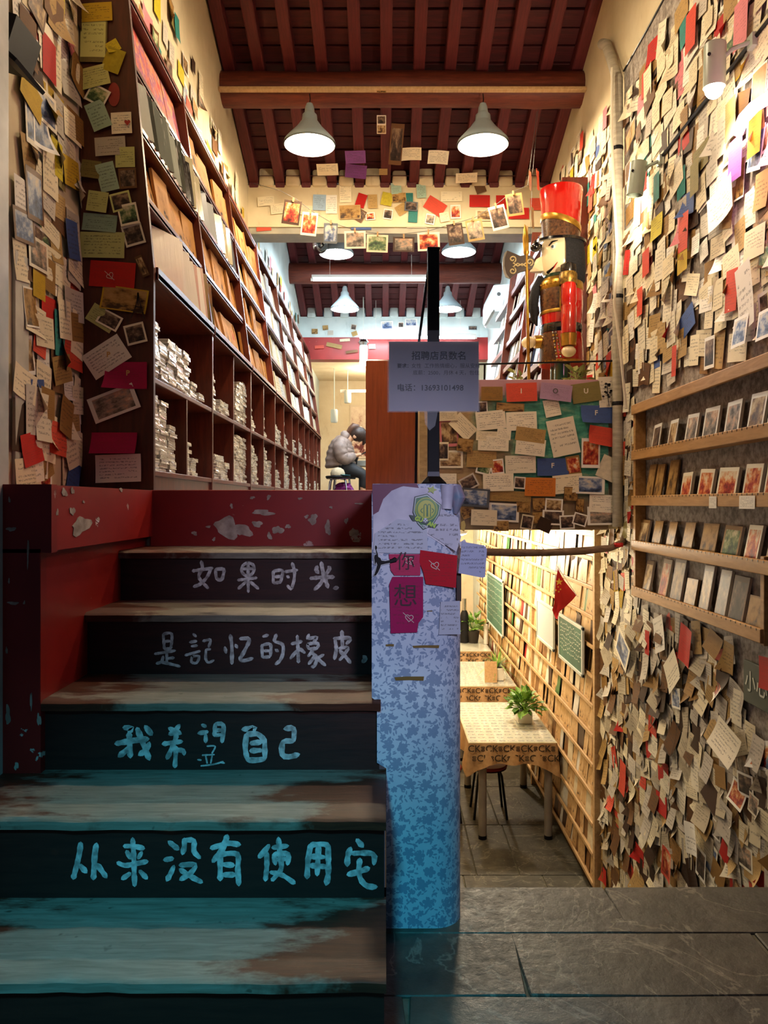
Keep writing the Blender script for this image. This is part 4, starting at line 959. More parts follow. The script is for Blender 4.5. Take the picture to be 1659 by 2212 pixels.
# ---- parapet board under the wooden soldier
PB = ('Y', 4.665, FR_FRONT); pl = 'on the painted parapet board'
for args in [((1062, 851), 46, 30, 0, 'kraft', 'note', 'flat'), ((1126, 848), 66, 40, 2, 'coral', 'card', 'flat', 'coral card with a white letter on the parapet board'), ((1200, 848), 68, 36, -7, 'mauve', 'card', 'curl', 'mauve card with a dark letter on the parapet board'),
    ((1266, 848), 62, 42, 8, 'olive', 'card', 'flat', 'olive card with a pale letter on the parapet board'), ((1314, 847), 42, 66, 2, 'ivory', 'note', 'flat', 'ivory card with black pressed flowers on the parapet board'), ((1288, 895), 68, 38, -1, 'blue', 'card', 'corner', 'blue card with one lifted corner beside the pressed flowers'),
    ((1192, 881), 34, 38, 12, 'ivory', 'note', 'flat'), ((1102, 880), 60, 18, -3, 'kraft', 'kraft', 'flat'), ((1060, 908), 64, 40, 6, 'ivory', 'note', 'flat'), ((1126, 910), 66, 40, 2, 'ivory', 'note', 'flat'), ((1000, 922), 54, 36, -45, 'cream', 'note', 'curl'),
    ((1216, 944), 60, 80, 12, 'ivory', 'note', 'flat', 'large ivory letter with a small bird on the parapet board'), ((1304, 943), 68, 40, -9, 'coral', 'card', 'corner', 'coral card tilted on the green part of the parapet board'), ((1275, 979), 40, 64, -1, 'white', 'red', 'flat', 'red-brick picture card with white border on the parapet board'),
    ((1052, 942), 48, 20, -2, 'cream', 'note', 'flat'), ((1065, 958), 66, 32, -2, 'ivory', 'note', 'flat'), ((1088, 938), 30, 24, -6, 'ivory', 'note', 'flat'), ((1145, 940), 64, 30, -8, 'tan', 'note', 'flat'), ((1145, 966), 64, 36, -6, 'ivory', 'note', 'flat'),
    ((1004, 962), 34, 28, -8, 'kraft', 'kraft', 'flat'), ((973, 992), 54, 38, 0, 'ivory', 'sepia', 'flat'), ((1040, 992), 64, 36, -2, 'tan', 'note', 'flat'), ((1046, 1008), 32, 34, -14, 'white', 'green', 'flat'), ((1074, 1008), 28, 32, 6, 'white', 'red', 'flat'),
    ((1124, 1003), 66, 38, 1, 'ivory', 'note', 'flat'), ((1194, 1009), 68, 38, 0, 'blue', 'card', 'curl', 'blue card with a pale letter below the ivory bird letter'), ((1238, 1005), 30, 40, 8, 'kraft', 'red', 'flat'), ((1320, 1015), 56, 50, -24, 'cream', 'plain', 'curl'),
    ((1076, 1042), 66, 38, 1, 'ivory', 'note', 'flat'), ((1012, 1043), 38, 30, 28, 'grey', 'dark', 'flat'), ((968, 1034), 36, 22, 0, 'ivory', 'note', 'flat'), ((1122, 1043), 24, 26, -4, 'white', 'dark', 'flat'), ((1166, 1052), 66, 40, -1, 'orange', 'note', 'flat', 'orange handwritten note on the parapet board'),
    ((1226, 1045), 64, 40, 6, 'cream', 'note', 'flat'), ((1272, 1048), 66, 38, -2, 'white', 'blue', 'flat', 'blue house-front postcard on the parapet board'), ((1026, 1075), 62, 40, -4, 'slate', 'blue', 'curl'), ((1232, 1067), 30, 30, -2, 'brown', 'kraft', 'flat'), ((1010, 1104), 30, 28, 24, 'tan', 'kraft', 'flat'),
    ((1088, 1107), 66, 40, -3, 'white', 'blue', 'flat', 'snowy roof postcard with white border on the parapet board'), ((1130, 1090), 30, 34, -2, 'tan', 'kraft', 'flat'), ((1164, 1090), 28, 30, 2, 'brown', 'kraft', 'flat'), ((1196, 1092), 38, 30, -4, 'white', 'sepia', 'flat'), ((1164, 1118), 28, 24, 3, 'kraft', 'kraft', 'flat'),
    ((1252, 1092), 18, 30, -2, 'brown', 'kraft', 'flat'), ((1306, 1088), 68, 38, -3, 'ivory', 'note', 'flat'), ((1302, 1114), 68, 40, 1, 'white', 'street', 'flat', 'sepia river postcard with white border at the corner of the parapet board'), ((1194, 1118), 46, 32, -2, 'white', 'dark', 'flat'),
    ((1138, 1128), 26, 32, -10, 'cream', 'dark', 'flat'), ((1176, 1134), 32, 28, -24, 'dark brown', 'plain', 'flat', 'dark brown square slip hanging off the foot of the parapet board'), ((1224, 1128), 32, 30, 3, 'white', 'dark', 'flat', 'black photo of white blossoms on the parapet board'), ((1252, 1122), 30, 26, -16, 'white', 'dark', 'flat'),
    ((1045, 1118), 56, 34, -2, 'cream', 'note', 'flat'), ((1082, 1136), 32, 22, 0, 'tan', 'kraft', 'flat'), ((960, 895), 54, 30, 2, 'cream', 'note', 'flat'), ((970, 935), 40, 60, 3, 'pink', 'sepia', 'flat'), ((1040, 880), 26, 26, 3, 'white', 'dark', 'flat'), ((1102, 1072), 90, 22, -2, 'tan', 'note', 'flat'), ((958, 975), 22, 40, 0, 'cream', 'dark', 'flat')]:
    (c, w, h, rl, col, kd, cu) = args[:7]; lb = args[7] if len(args) > 7 else None
    o = note(c, w, h, rl, col, kd, pl, PB, label=lb, curl=cu, k=int(c[0]) % 4)
    ch = {1126: 'I', 1200: 'O', 1266: 'U', 1288: 'F', 1194: 'F'}.get(c[0])
    if ch and kd == 'card': lettering('card_letter', ch, .042, fmat(at(c[0], c[1]-3, 4.633), FR_FRONT), M_inkgrey if ch == 'O' else flat('pale_print', 'd8d0c0', .6), o, .001)
# ---- lintel
LP = ('Y', 6.695, FR_FRONT); pl = 'on the cream lintel'
for i, (x, y, w, h, rl, col, kd) in enumerate([(746, 418, 26, 40, 2, 'cream', 'note'), (690, 438, 28, 34, -2, 'sky', 'note'), (716, 442, 24, 40, 0, 'white', 'note'), (780, 434, 20, 30, -18, 'red', 'card'), (805, 436, 20, 30, 2, 'tan', 'note'), (756, 459, 46, 30, 2, 'tan', 'kraft'), (778, 466, 20, 26, -30, 'brown', 'dark'),
    (836, 431, 24, 28, -12, 'yellow', 'plain'), (856, 408, 22, 24, 4, 'mint', 'note'), (862, 428, 30, 20, 4, 'tan', 'kraft'), (884, 430, 16, 24, 0, 'teal', 'plain'), (910, 414, 20, 30, 4, 'mint', 'note'), (888, 447, 28, 20, -4, 'slate', 'dark'), (892, 467, 20, 28, -3, 'teal', 'plain'), (838, 463, 20, 22, -8, 'white', 'dark'),
    (868, 452, 24, 22, 32, 'tan', 'note'), (940, 446, 44, 30, -32, 'coral', 'card'), (975, 425, 46, 22, 0, 'cream', 'note'), (984, 458, 22, 30, 2, 'white', 'red'), (929, 474, 20, 22, -10, 'white', 'street'), (1036, 435, 44, 26, -1, 'red', 'card'), (1050, 466, 46, 24, 0, 'cream', 'sepia'), (800, 468, 20, 16, 5, 'white', 'red'),
    (1037, 407, 22, 22, 20, 'brown', 'plain'), (1086, 438, 30, 30, 0, 'red', 'card'), (1160, 442, 30, 26, 0, 'coral', 'card'), (1120, 462, 44, 24, 0, 'red', 'card'), (960, 470, 20, 20, 10, 'cream', 'note'), (600, 452, 30, 22, 6, 'cream', 'note'), (655, 455, 40, 20, -3, 'cream', 'note'), (575, 436, 36, 20, 4, 'cream', 'note')]):
    note((x, y), w, h, rl, col, kd, pl, LP, curl='flat', k=i)
for (x, y, w, h, rl, col, kd) in [(570, 492, 32, 14, 4, 'coral', 'card'), (780, 493, 44, 8, 0, 'blue', 'plain'), (900, 487, 44, 12, 0, 'grey', 'dark')]:
    note((x, y), w, h, rl, col, kd, 'on the grey beam below the lintel', ('Y', 6.715, FR_FRONT))
for (x, y, w, h, rl, col, kd) in [(836, 703, 26, 18, 2, 'white', 'blue'), (888, 697, 26, 16, 0, 'white', 'blue'), (866, 702, 12, 12, 0, 'white', 'dark'), (680, 716, 13, 11, 0, 'tan', 'kraft'), (703, 708, 12, 10, 5, 'tan', 'kraft'), (714, 719, 12, 10, 0, 'grey', 'note'), (764, 707, 12, 12, -10, 'grey', 'dark'), (766, 721, 12, 10, 20, 'tan', 'note'), (1021, 709, 18, 8, 0, 'slate', 'dark')]:
    note((x, y), w, h, rl, col, kd, 'on the pale lintel of the second room', ('Y', 10.795, FR_FRONT))
for i, (x, y, w, h, rl, col) in enumerate([(722, 747, 34, 9, -12, 'tan'), (745, 735, 22, 6, 4, 'cream'), (804, 749, 14, 10, 2, 'mint'), (760, 760, 26, 6, 8, 'brown'), (690, 750, 20, 7, 4, 'coral')]):
    note((x, y), w, h, rl, col, 'plain', 'stuck on the red band', ('Y', 10.785, FR_FRONT))
# ---- papers hanging from the roof timbers
def roofp(px, py):                      # point on the underside of the first roof
    k = 2.83+.34*6.74; t = -(py-VY)/F; Y = (k-.03)/(t+.34); return at(px, py, Y)
FR_ROOF = FR_FRONT @ Matrix.Rotation(math.radians(52), 3, 'X')
for (x, y, w, h, rl, col, kd, lb, cu) in [(708, 362, 46, 26, 2, 'cream', 'note', 'cream note pinned to the rafters below the pendant lamp', 'flat'), (768, 335, 44, 28, 2, 'purple', 'note', 'purple note pinned on a rafter, upper of two', 'flat'), (769, 366, 46, 30, -6, 'purple', 'note', 'purple note pinned on a rafter, lower of two', 'flat'),
    (888, 328, 44, 28, 2, 'cream', 'note', 'cream note bowed on a rafter beside the dark picture strip', 'bow'), (946, 335, 44, 30, -3, 'ivory', 'note', 'ivory note bowed on a rafter between the pendant lamps', 'bow'), (1007, 380, 46, 22, 3, 'cream', 'note', 'cream note pinned low on the rafters beside the bright lamp', 'flat'), (828, 367, 18, 14, 0, 'tan', 'plain', 'small tan slip on the middle rafter', 'flat'),
    (824, 255, 20, 20, 0, 'white', 'dark', 'small dark print on the middle rafter under the beam', 'flat'), (824, 275, 20, 20, 0, 'cream', 'sepia', 'small brown print on the middle rafter', 'flat'), (856, 308, 28, 90, -4, 'brown', 'dark', 'tall dark picture strip between two rafters', 'flat'), (824, 195, 20, 14, 0, 'tan', 'kraft', 'tan slip glued on the roof beam', 'flat')]:
    if y < 200: p = at(x, y, 5.52); fr = FR_FRONT
    else: p = roofp(x, y)-Vector((0, .02, .02)); fr = FR_ROOF
    s = p.y/F; o = sheet_obj('roof_paper', p, fr, w*s, h*s, math.radians(rl), col, M_pic[kd] if kd in M_pic else (M_note if kd == 'note' else M_obj), cu, 1, .01)
    tag(o, lb, 'note' if kd == 'note' else 'paper')
# ---- the walls of notes: jittered rows, denser low down; about 300 sheets as things, the small rest one layer
CREAMS = ['cream', 'ivory', 'cream', 'white', 'cream', 'tan', 'grey', 'ivory', 'cream', 'cream']
SHADED = ['cream', 'grey', 'cream', 'grey', 'shaded beige', 'shaded beige', 'grey', 'ivory', 'tan', 'shaded beige']  # darker paper tones; dim light low on the right wall put into colour
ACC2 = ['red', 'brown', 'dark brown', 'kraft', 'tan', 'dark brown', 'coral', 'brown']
ACC = ['red', 'coral', 'yellow', 'teal', 'brown', 'dark brown', 'kraft', 'olive', 'tan', 'mustard', 'pink', 'blue', 'kraft', 'brown']
PIC = ['sepia', 'dark', 'street', 'blue', 'red', 'green', 'sepia', 'dark', 'kraft']
class Layer:
    def __init__(s): s.mb = MB(); s.cols = []
    def add(s, pos, fr, w, h, roll, color, kind, k):
        vs, fs, uvs = sheet_mesh(kind, k); m = fmat(pos, fr, roll) @ Matrix.Diagonal((w, h, (w+h)/2, 1))
        s.mb.add([m @ Vector(v) for v in vs], fs, uvs)
        c = CN[color]; j = R.uniform(-.06, .03); cc = lin([max(0, min(1, int(c[i:i+2], 16)/255+j)) for i in (0, 2, 4)])
        s.cols += [(cc[0], cc[1], cc[2], R.random())]*len(fs)
    def build(s, name, label):
        me = mesh_of(s.mb, name, M_note_stuff, smooth='all')
        ca = me.color_attributes.new('Col', 'FLOAT_COLOR', 'CORNER')
        for p in me.polygons:
            for li in p.loop_indices: ca.data[li].color = s.cols[p.index]
        o = bpy.data.objects.new(name, me); COL.objects.link(o); return tag(o, label, 'notes', None, 'stuff')
def zone(region, y, z):
    if 'above the postcard rack' in region:
        return 'note wall by the wrapped pipe' if y > 4.2 else 'note wall just above the rack' if z < 1.0 else 'note wall around the spotlights' if z > 1.75 else 'middle of the note wall above the rack'
    if 'below the postcard rack' in region:
        return 'note wall beside the pine rack post' if y > 4.3 else 'note wall right under the postcard rack' if z > -1.0 else 'foot of the note wall' if z < -1.5 else 'note wall below the chalk sign height'
    if 'behind the wooden soldier' in region:
        return 'wall above the soldier\'s hat' if z > 2.0 else 'wall behind the soldier\'s shoulders' if z > 1.3 else 'wall behind the soldier\'s legs'
    if 'left wall' in region:
        return 'left wall above the red ledge' if z < .6 else 'left wall around the black lamp' if z > 1.5 else 'left wall beside the brown panel'
    return region
def wall_fill(plane_x, fr, y0, y1, z0, z1, region, dens, layer, max_things, size=1.0, test=None, accent=.22, pics=.14, wild=.6, seed=1):
    rr = random.Random(seed); pts = []; step = .1*size/math.sqrt(dens)
    nz = max(1, int((z1-z0)/step)); ny = max(1, int((y1-y0)/step))
    for a in range(nz+1):
        for b in range(ny+1):
            y = y0+(b+rr.uniform(-.1, 1.1))*step; z = z0+(a+rr.uniform(-.1, 1.1))*step
            if not (y0 <= y <= y1 and z0 <= z <= z1): continue
            if test and not test(y, z): continue
            pts.append((y, z))
    pts.sort(key=lambda p: p[0])                     # nearest show largest
    things = set(sorted(range(len(pts)), key=lambda i: pts[i][0])[:max_things])
    order = list(range(len(pts))); rr.shuffle(order)
    nrm = fr @ Vector((0, 0, 1)); kk = 0
    for i in order:
        y, z = pts[i]; kk += 1
        w, h = rr.choice([(.145, .1), (.1, .145), (.12, .09), (.09, .12), (.075, .075), (.13, .085), (.08, .11), (.10, .14)])
        w *= size; h *= size
        roll = rr.gauss(0, .26*wild+.04)
        q = rr.random(); kd = rr.choice(['flat', 'flat', 'bow', 'corner', 'curl', 'hang' if wild > .7 else 'flat', 'curl', 'flat'])
        lift = .002+.014*rr.random(); pos = Vector((plane_x, y, z))+nrm*lift
        if q < pics: kind = rr.choice(PIC); col = rr.choice(['white', 'ivory', 'white', 'brown'])
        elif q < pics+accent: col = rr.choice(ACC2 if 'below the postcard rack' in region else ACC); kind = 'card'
        else: col = rr.choice(SHADED if 'below the postcard rack' in region else CREAMS); kind = 'note'
        if i in things:
            if kind in M_pic: mat = M_pic[kind]; nm = 'postcard'; cat = 'postcard'; ds = {'street': 'street-view postcard', 'kraft': 'printed kraft card'}.get(kind, kind+' picture postcard')
            elif kind == 'card': mat = M_card; nm = 'coloured_card'; cat = 'card'; ds = col+' paper card'
            else: mat = M_note; nm = 'paper_note'; cat = 'note'; ds = col+' handwritten note'
            o = sheet_obj(nm, pos, fr, w, h, roll, col, mat, kd, rr.randrange(4))
            st = {'curl': 'curling, ', 'bow': 'bowed, ', 'corner': 'one corner lifting, ', 'hang': 'hanging loose, '}.get(kd, 'lying flat, ')
            tp = ('tilted, ' if abs(roll) > .3 else '')
            zn = zone(region, y, z); shp = ('small ' if w*h < .0075*size*size else '')+('wide ' if w > h*1.1 else 'tall ' if h > w*1.1 else 'square ')
            tag(o, shp+ds+', '+tp+st+zn, cat, shp+ds+'s, '+tp+st+zn)
        else: layer.add(pos, fr, w, h, roll, col if kind not in M_pic else rr.choice(['brown', 'dark brown', 'grey', 'kraft']), kd, rr.randrange(4))
    return len(pts)
LR = Layer(); LL = Layer()
XN = XR-.007
def rack_top(y): return .57
cnt = [wall_fill(XN, FR_RIGHT, 2.72, 4.56, .62, 2.45, 'on the grey papered wall above the postcard rack', 1.55, LR, 135, 1.18, accent=.15, pics=.15, wild=.4, seed=3),
       wall_fill(XN, FR_RIGHT, 2.72, 5.08, -2.6, -.60, 'on the grey papered wall below the postcard rack', 2.2, LR, 125, 1.05, accent=.15, pics=.2, wild=.72, seed=4, test=lambda y, z: z > -.53*y and not (y < 3.1 and -.88 < z < -.55)),
       wall_fill(XN, FR_RIGHT, 4.32, 5.1, -.62, .58, 'on the wall beside the grey pipe', 1.8, LR, 25, .9, accent=.15, pics=.2, wild=.5, seed=5),
       wall_fill(XR-.003, FR_RIGHT, 4.72, 5.44, .55, 2.55, 'on the cream wall behind the wooden soldier', 1.6, LR, 70, 1.1, accent=.15, pics=.2, wild=.4, seed=6),
       wall_fill(XR-.003, FR_RIGHT, 5.5, 6.6, 2.32, 2.72, 'on the cream wall above the wooden soldier', .7, LR, 12, 1.0, wild=.4, seed=8),
       wall_fill(XL+.003, FR_LEFT, 2.5, 2.99, .06, 2.2, 'on the left wall beside the brown end panel', 2.0, LL, 75, 1.2, accent=.22, pics=.22, wild=.4, seed=9),
       wall_fill(XL+.003, FR_LEFT, 3.05, 6.6, 2.2, 2.9, 'on the cream wall above the dark bookcases', .42, LL, 50, 1.1, accent=.5, pics=.25, wild=.35, seed=10, test=lambda y, z: z < 2.95-.12*(y-3)),
       wall_fill(XL+.003, FR_LEFT, 6.9, 10.7, 2.2, 2.55, 'on the pale wall of the second room', .25, LL, 18, 1.0, accent=.6, pics=.3, wild=.3, seed=11)]
print('NOTES', cnt)
LR.build('paper_layer', 'small scraps of pinned paper filling the right wall between larger notes')
if LL.mb.v: LL.build('paper_layer', 'small scraps of pinned paper filling the left wall')
# ================================================================ postcard rack on the right wall
RX = 1.395
rk = thing('postcard_rack', 'pale wooden wall rack with five notched rails holding postcards', 'rack', (1.43, 3.5, -.56))
RZ = [.52, .265, .012, -.236, -.492]
yA, yB = 4.27, 2.62
obj('side_post', MB().bbox(RX, XR-.005, yA-.035, yA, -.53, .545, .003), M_rackwood, rk)
obj('side_post', MB().bbox(RX, XR-.005, 2.795, 2.825, -.53, -.20, .003), M_rackwood, rk)
for i, z in enumerate(RZ):
    y0 = 2.80 if i == 4 else yB
    rail = obj('rail', MB().bbox(RX-.012, RX+.004, y0, yA, z-.03, z+.024, .003), M_rackwood, rk)
    if i: 
        obj('rail_shelf', MB().box(RX+.004, XR-.005, y0, yA, z-.03, z-.02), M_rackwood, rk)
        mb = MB(); y = y0+.03
        while y < yA-.04: mb.box(RX-.0128, RX-.010, y-.0025, y+.0025, z+.014, z+.0225); y += .042
        tag(obj('notch', mb, M_black, rail), None, None, None, 'stuff')
    else: obj('rail_shelf', MB().box(RX+.004, XR-.005, y0, yA, z+.0, z+.012), M_rackwood, rk)
def card_stack(px, wpx, hpx, row, kind, col, th, label, cat='postcard stack', lean=.16, name='postcard_stack'):
    """a stack of postcards leaning in a rail; px is the pixel of its bottom centre on the rail"""
    Y = RX*F/(px-VX); s = Y/F; w = wpx*s*1.9; h = hpx*s*1.08+.045; z = RZ[row]-.018
    t = thing(name, label, cat, (RX+.012, Y, z))
    sq = [(0, 0), (1, 0), (1, 1), (0, 1)]
    base = fmat((RX+.010, Y, z), FR_RIGHT, R.uniform(-.03, .03), -lean, R.uniform(-.1, .1))
    body = MB().box(-w/2, w/2, 0, h, -th, -.0008); xf(body, base)
    obj('card_block', body, flat('card_edge_white', 'd5cbb8', .6) if kind != 'kraft' else flat('card_edge_kraft', '8a6a3c', .6), t)
    f = MB(); f.add([base @ Vector(p) for p in ((-w/2, 0, 0), (w/2, 0, 0), (w/2, h, 0), (-w/2, h, 0))], [(0, 1, 2, 3)], [sq])
    o = obj('top_card', f, M_pic[kind], t); o.color = lin(CN[col])+(1,)
    return t
# row 1 of the photo: polaroid-like street views
for i, (px, w, h) in enumerate([(1408, 26, 46), (1442, 28, 48), (1482, 28, 52), (1523, 32, 58), (1570, 34, 62), (1620, 36, 68), (1668, 38, 72)]):
    card_stack(px, w, h, 1, ['dark', 'sepia', 'street', 'street', 'street', 'sepia', 'street'][i], 'white', .012 if i > 1 else .004, 'white-bordered street postcards on the second rail, '+['dark view beside the side post', 'yellowish view', 'thin grey stack', 'stack with a crowded lane', 'stack with a tiled eave', 'broad stack with a red gate', 'stack beyond the red gate one'][i])
for i, (px, w, h, kd, lb) in enumerate([(1394, 20, 62, 'kraft', 'dark kraft card booklet against the side post'), (1412, 20, 62, 'kraft', 'tall brown kraft booklet, middle of three on the third rail'), (1440, 22, 70, 'kraft', 'tallest brown booklet on the third rail'), (1472, 28, 44, 'red', 'small red and blue poster cards on the third rail'), (1512, 32, 50, 'red', 'yellow and red poster cards on the third rail'), (1558, 42, 52, 'red', 'wide poster cards with red banners on the third rail'), (1612, 34, 58, 'red', 'red poster cards above the paper tag'), (1655, 30, 64, 'red', 'orange poster cards at the end of the third rail')]):
    card_stack(px, w, h, 2, kd, 'ivory' if kd == 'red' else 'kraft', .014 if kd == 'red' else .008, lb)
for i, (px, w, h, kd, lb) in enumerate([(1378, 26, 42, 'sepia', 'plain brown card leaning in the corner of the fourth rail'), (1408, 26, 44, 'kraft', 'first kraft ink-drawing card along the fourth rail'), (1438, 28, 46, 'kraft', 'second kraft ink-drawing card along the fourth rail'), (1474, 30, 50, 'kraft', 'third kraft ink-drawing card along the fourth rail'), (1518, 36, 54, 'kraft', 'widest kraft ink-drawing card on the fourth rail'), (1564, 38, 56, 'green', 'dark green card with a red figure on the fourth rail'), (1610, 34, 64, 'red', 'white-bordered card with red and green figures on the fourth rail'), (1655, 30, 66, 'sepia', 'card of figures at the end of the fourth rail')]):
    card_stack(px, w, h, 3, kd, 'ivory' if kd == 'red' else 'kraft', .004 if kd == 'kraft' else .012, lb, lean=.2)
for i, (px, w, h, kd, lb) in enumerate([(1388, 20, 56, 'sepia', 'brown booklet by the post on the lowest rail'), (1422, 20, 70, 'red', 'narrow red-figure booklet on the lowest rail'), (1450, 28, 82, 'sepia', 'tall brown booklet on the lowest rail'), (1480, 32, 48, 'kraft', 'short kraft card on the lowest rail'), (1510, 28, 84, 'sepia', 'tall dark booklet before the reddish ones on the lowest rail'), (1545, 30, 86, 'dark', 'reddish brown booklet leaning on the lowest rail'), (1578, 32, 84, 'dark', 'second reddish brown booklet leaning on the lowest rail'), (1622, 42, 56, 'kraft', 'short kraft card against the end post of the lowest rail')]):
    card_stack(px, w, h, 4, kd, 'brown' if kd in ('dark', 'sepia') else 'kraft', .012, lb, lean=.18)
for px, py, w, h, kd, lb in [(1598, 716, 44, 66, 'blue', 'white-bordered postcard with a green and blue picture standing on the rack top'), (1652, 700, 44, 66, 'blue', 'white-bordered postcard of a blue mountain standing on the rack top')]:
    p = on_x(px, py, RX+.01); s = p.y/F
    o = sheet_obj('postcard', p, FR_RIGHT, w*s*1.5, h*s, 0, 'white', M_pic[kd], 'flat', 0, .0, -.12); tag(o, lb, 'postcard')
for px, w, lb in [(1540, 22, 'small white tag with handwriting on the third rail'), (1614, 42, 'wide white tag with handwriting on the third rail')]:
    p = on_x(px, 1065, RX-.014); s = p.y/F; tag(sheet_obj('price_tag', (RX-.0145, p.y, .0), FR_RIGHT, w*s*1.7, .05, 0, 'white', M_note, 'flat', 0), lb, 'tag')
# chalk sign, notes and clips below the rack
sg = thing('chalk_sign', 'dark chalk board with white brush characters on the right wall', 'sign', tuple(on_x(1612, 1512, 1.44)))
ys = [on_x(1611, 1470, 1.44).y, 2.62]
obj('board', MB().bbox(1.43, 1.443, ys[1], ys[0], -.79, -.625, .003), M_chalkdark, sg)
for ch, yy in (('小', ys[0]-.06), ('心', ys[0]-.15), ('台', ys[0]-.25), ('阶', ys[0]-.35)):
    lettering('chalk_character', ch, .088, fmat((1.4285, yy, -.708), FR_RIGHT), M_chalk, sg, .001)
def rsheet(name, px, py, w, h, roll, col, mat, kd, lb, cat, off=.03, k=1):
    p = on_x(px, py, XN-off); s = p.y/F
    return tag(sheet_obj(name, p, FR_RIGHT, w*s, h*s, math.radians(roll), col, mat, kd, k), lb, cat)
rsheet('coloured_card', 1655, 1455, 60, 70, 4, 'red', M_card, 'curl', 'red card overlapping the dark chalk board', 'card', .04)
rsheet('paper_note', 1572, 1602, 110, 66, -14, 'ivory', M_note, 'hang', 'cream letter springing away from the wall under the chalk board', 'note', .05)
rsheet('coloured_card', 1345, 1680, 40, 70, -4, 'coral', M_card, 'curl', 'coral card by the lower bookrack post with a small dark print', 'card', .03)
rsheet('coloured_card', 1398, 1388, 28, 52, 0, 'red', M_card, 'flat', 'upright red card hanging below the rack', 'card', .03)
rsheet('coloured_card', 1482, 1394, 60, 84, -12, 'red', M_card, 'fold', 'folded red card hanging point-down below the rack', 'card', .03)
rsheet('paper_note', 1424, 1370, 60, 76, 20, 'white', M_note, 'curl', 'white note hanging like a diamond under the rack', 'note', .035)
rsheet('paper_note', 1452, 1450, 80, 70, 40, 'ivory', M_note, 'curl', 'large ivory note turned on its corner below the rack', 'note', .035)
rsheet('postcard', 1345, 1402, 86, 60, -28, 'ivory', M_pic['blue'], 'flat', 'framed dark postcard clipped at an angle below the pipe end', 'postcard', .05)
rsheet('postcard', 1460, 1508, 50, 44, 8, 'white', M_pic['blue'], 'flat', 'blue and tan postcard pinned under the diamond notes', 'postcard', .03)
rsheet('paper_bag', 1442, 1868, 50, 66, -6, 'coral', M_pic['red'], 'bow', 'red and pink gift packet hanging near the floor', 'packet', .05)
rsheet('paper_note', 1495, 1812, 60, 66, 14, 'white', M_note, 'bow', 'white note with brown tape low on the wall', 'note', .05)
rsheet('postcard', 1514, 1866, 50, 66, -4, 'white', M_pic['dark'], 'flat', 'dark photo with white border low on the wall', 'postcard', .03)
rsheet('paper_note', 1566, 1775, 60, 76, -8, 'grey', M_note, 'curl', 'greyish drawing on a bent sheet low on the wall', 'note', .03)
rsheet('coloured_card', 1306, 1894, 24, 34, 4, 'red', M_card, 'flat', 'small red card at the foot of the note wall', 'card', .03)
for px, py, w, h, rl, col, lb in [(1492, 65, 56, 86, -4, 'coral', 'coral card with pale print high above the spotlights'), (1600, 50, 66, 100, -4, 'pink', 'pink card high by the lamp track'), (1476, 502, 54, 80, -4, 'coral', 'coral card with pale print in the middle of the note wall'), (1474, 558, 56, 60, 0, 'mustard', 'mustard card under the coral one'), (1580, 628, 56, 90, -6, 'coral', 'coral card by the glaring patch above the rack'),
        (1395, 568, 44, 56, 2, 'coral', 'coral card left of the mustard one'), (1382, 652, 36, 60, 0, 'coral', 'narrow coral card beside the cable'), (1418, 405, 36, 60, 0, 'teal', 'teal card hanging under the spotlight arm'), (1588, 345, 66, 90, -4, 'purple', 'purple card with a white figure under the neon tube'), (1630, 290, 60, 90, -6, 'mustard', 'bright yellow card under the neon tube'), (1578, 258, 50, 86, 0, 'olive', 'olive card beside the neon tube'), (1500, 385, 46, 70, 0, 'olive', 'olive card with pale print beside the large white letter'), (1456, 780, 26, 66, -3, 'coral', 'narrow coral card just above the rack')]:
    rsheet('coloured_card', px, py, w, h, rl, col, M_card, 'flat', lb, 'card', .026)
rsheet('paper_note', 1560, 440, 120, 76, 8, 'white', M_note, 'bow', 'large white letter bowed on the note wall beside the bright patch', 'note', .03)
rsheet('paper_note', 1610, 640, 70, 150, 12, 'white', M_note, 'curl', 'long white letter hanging beside the coral card above the rack', 'note', .035)
# ================================================================ pipe, cable, branch
pp = [on_x(1270, 150, 1.40), on_x(1285, 132, 1.39), on_x(1310, 130, 1.39), on_x(1335, 160, 1.40), on_x(1347, 260, 1.40), on_x(1350, 420, 1.40), on_x(1350, 700, 1.40), on_x(1352, 1000, 1.40), on_x(1354, 1090, 1.40), on_x(1352, 1140, 1.40)]
pp = [Vector((1.415, 4.62 if i > 2 else 4.75+.1*(2-i), p.z)) for i, p in enumerate(pp)]
pi_ = thing('wrapped_pipe', 'grey tape-wrapped pipe running down the corner of the note wall', 'pipe', (1.415, 4.62, -.2))
obj('pipe_body', MB().tube(pp, .032, 12), noisy('grey_wrapped_tape', '9a9280', 'b5ac98', 12, .6, stretch=(1, 1, 4), bump=.5), pi_, smooth=True)
for z in (2.15, 1.25, .6): obj('tape_band', MB().lathe([(.0335, -.012), (.0345, 0), (.0335, .012)], (1.415, 4.62, z), 12), M_blackpaint, pi_)
cb = [Vector((1.37, 4.58, 2.62)), Vector((1.36, 4.56, 2.2)), Vector((1.37, 4.55, 1.9)), Vector((1.385, 4.53, 1.5)), Vector((1.37, 4.54, 1.2)), Vector((1.395, 4.5, .9)), Vector((1.415, 4.46, .55))]
tag(obj('white_cable', MB().tube(cb, .009, 8), flat('cable_white', 'cfc6b0', .5), smooth=True), 'pale cable hanging loosely beside the wrapped pipe', 'cable')
tag(obj('border_wire', MB().tube([(1.452, 4.62, 2.625), (1.452, 4.2, 2.62), (1.452, 3.8, 2.625), (1.452, 3.2, 2.62), (1.452, 2.3, 2.62)], .006, 6), M_black), 'thin dark wire along the top of the grey wallpaper', 'wire')
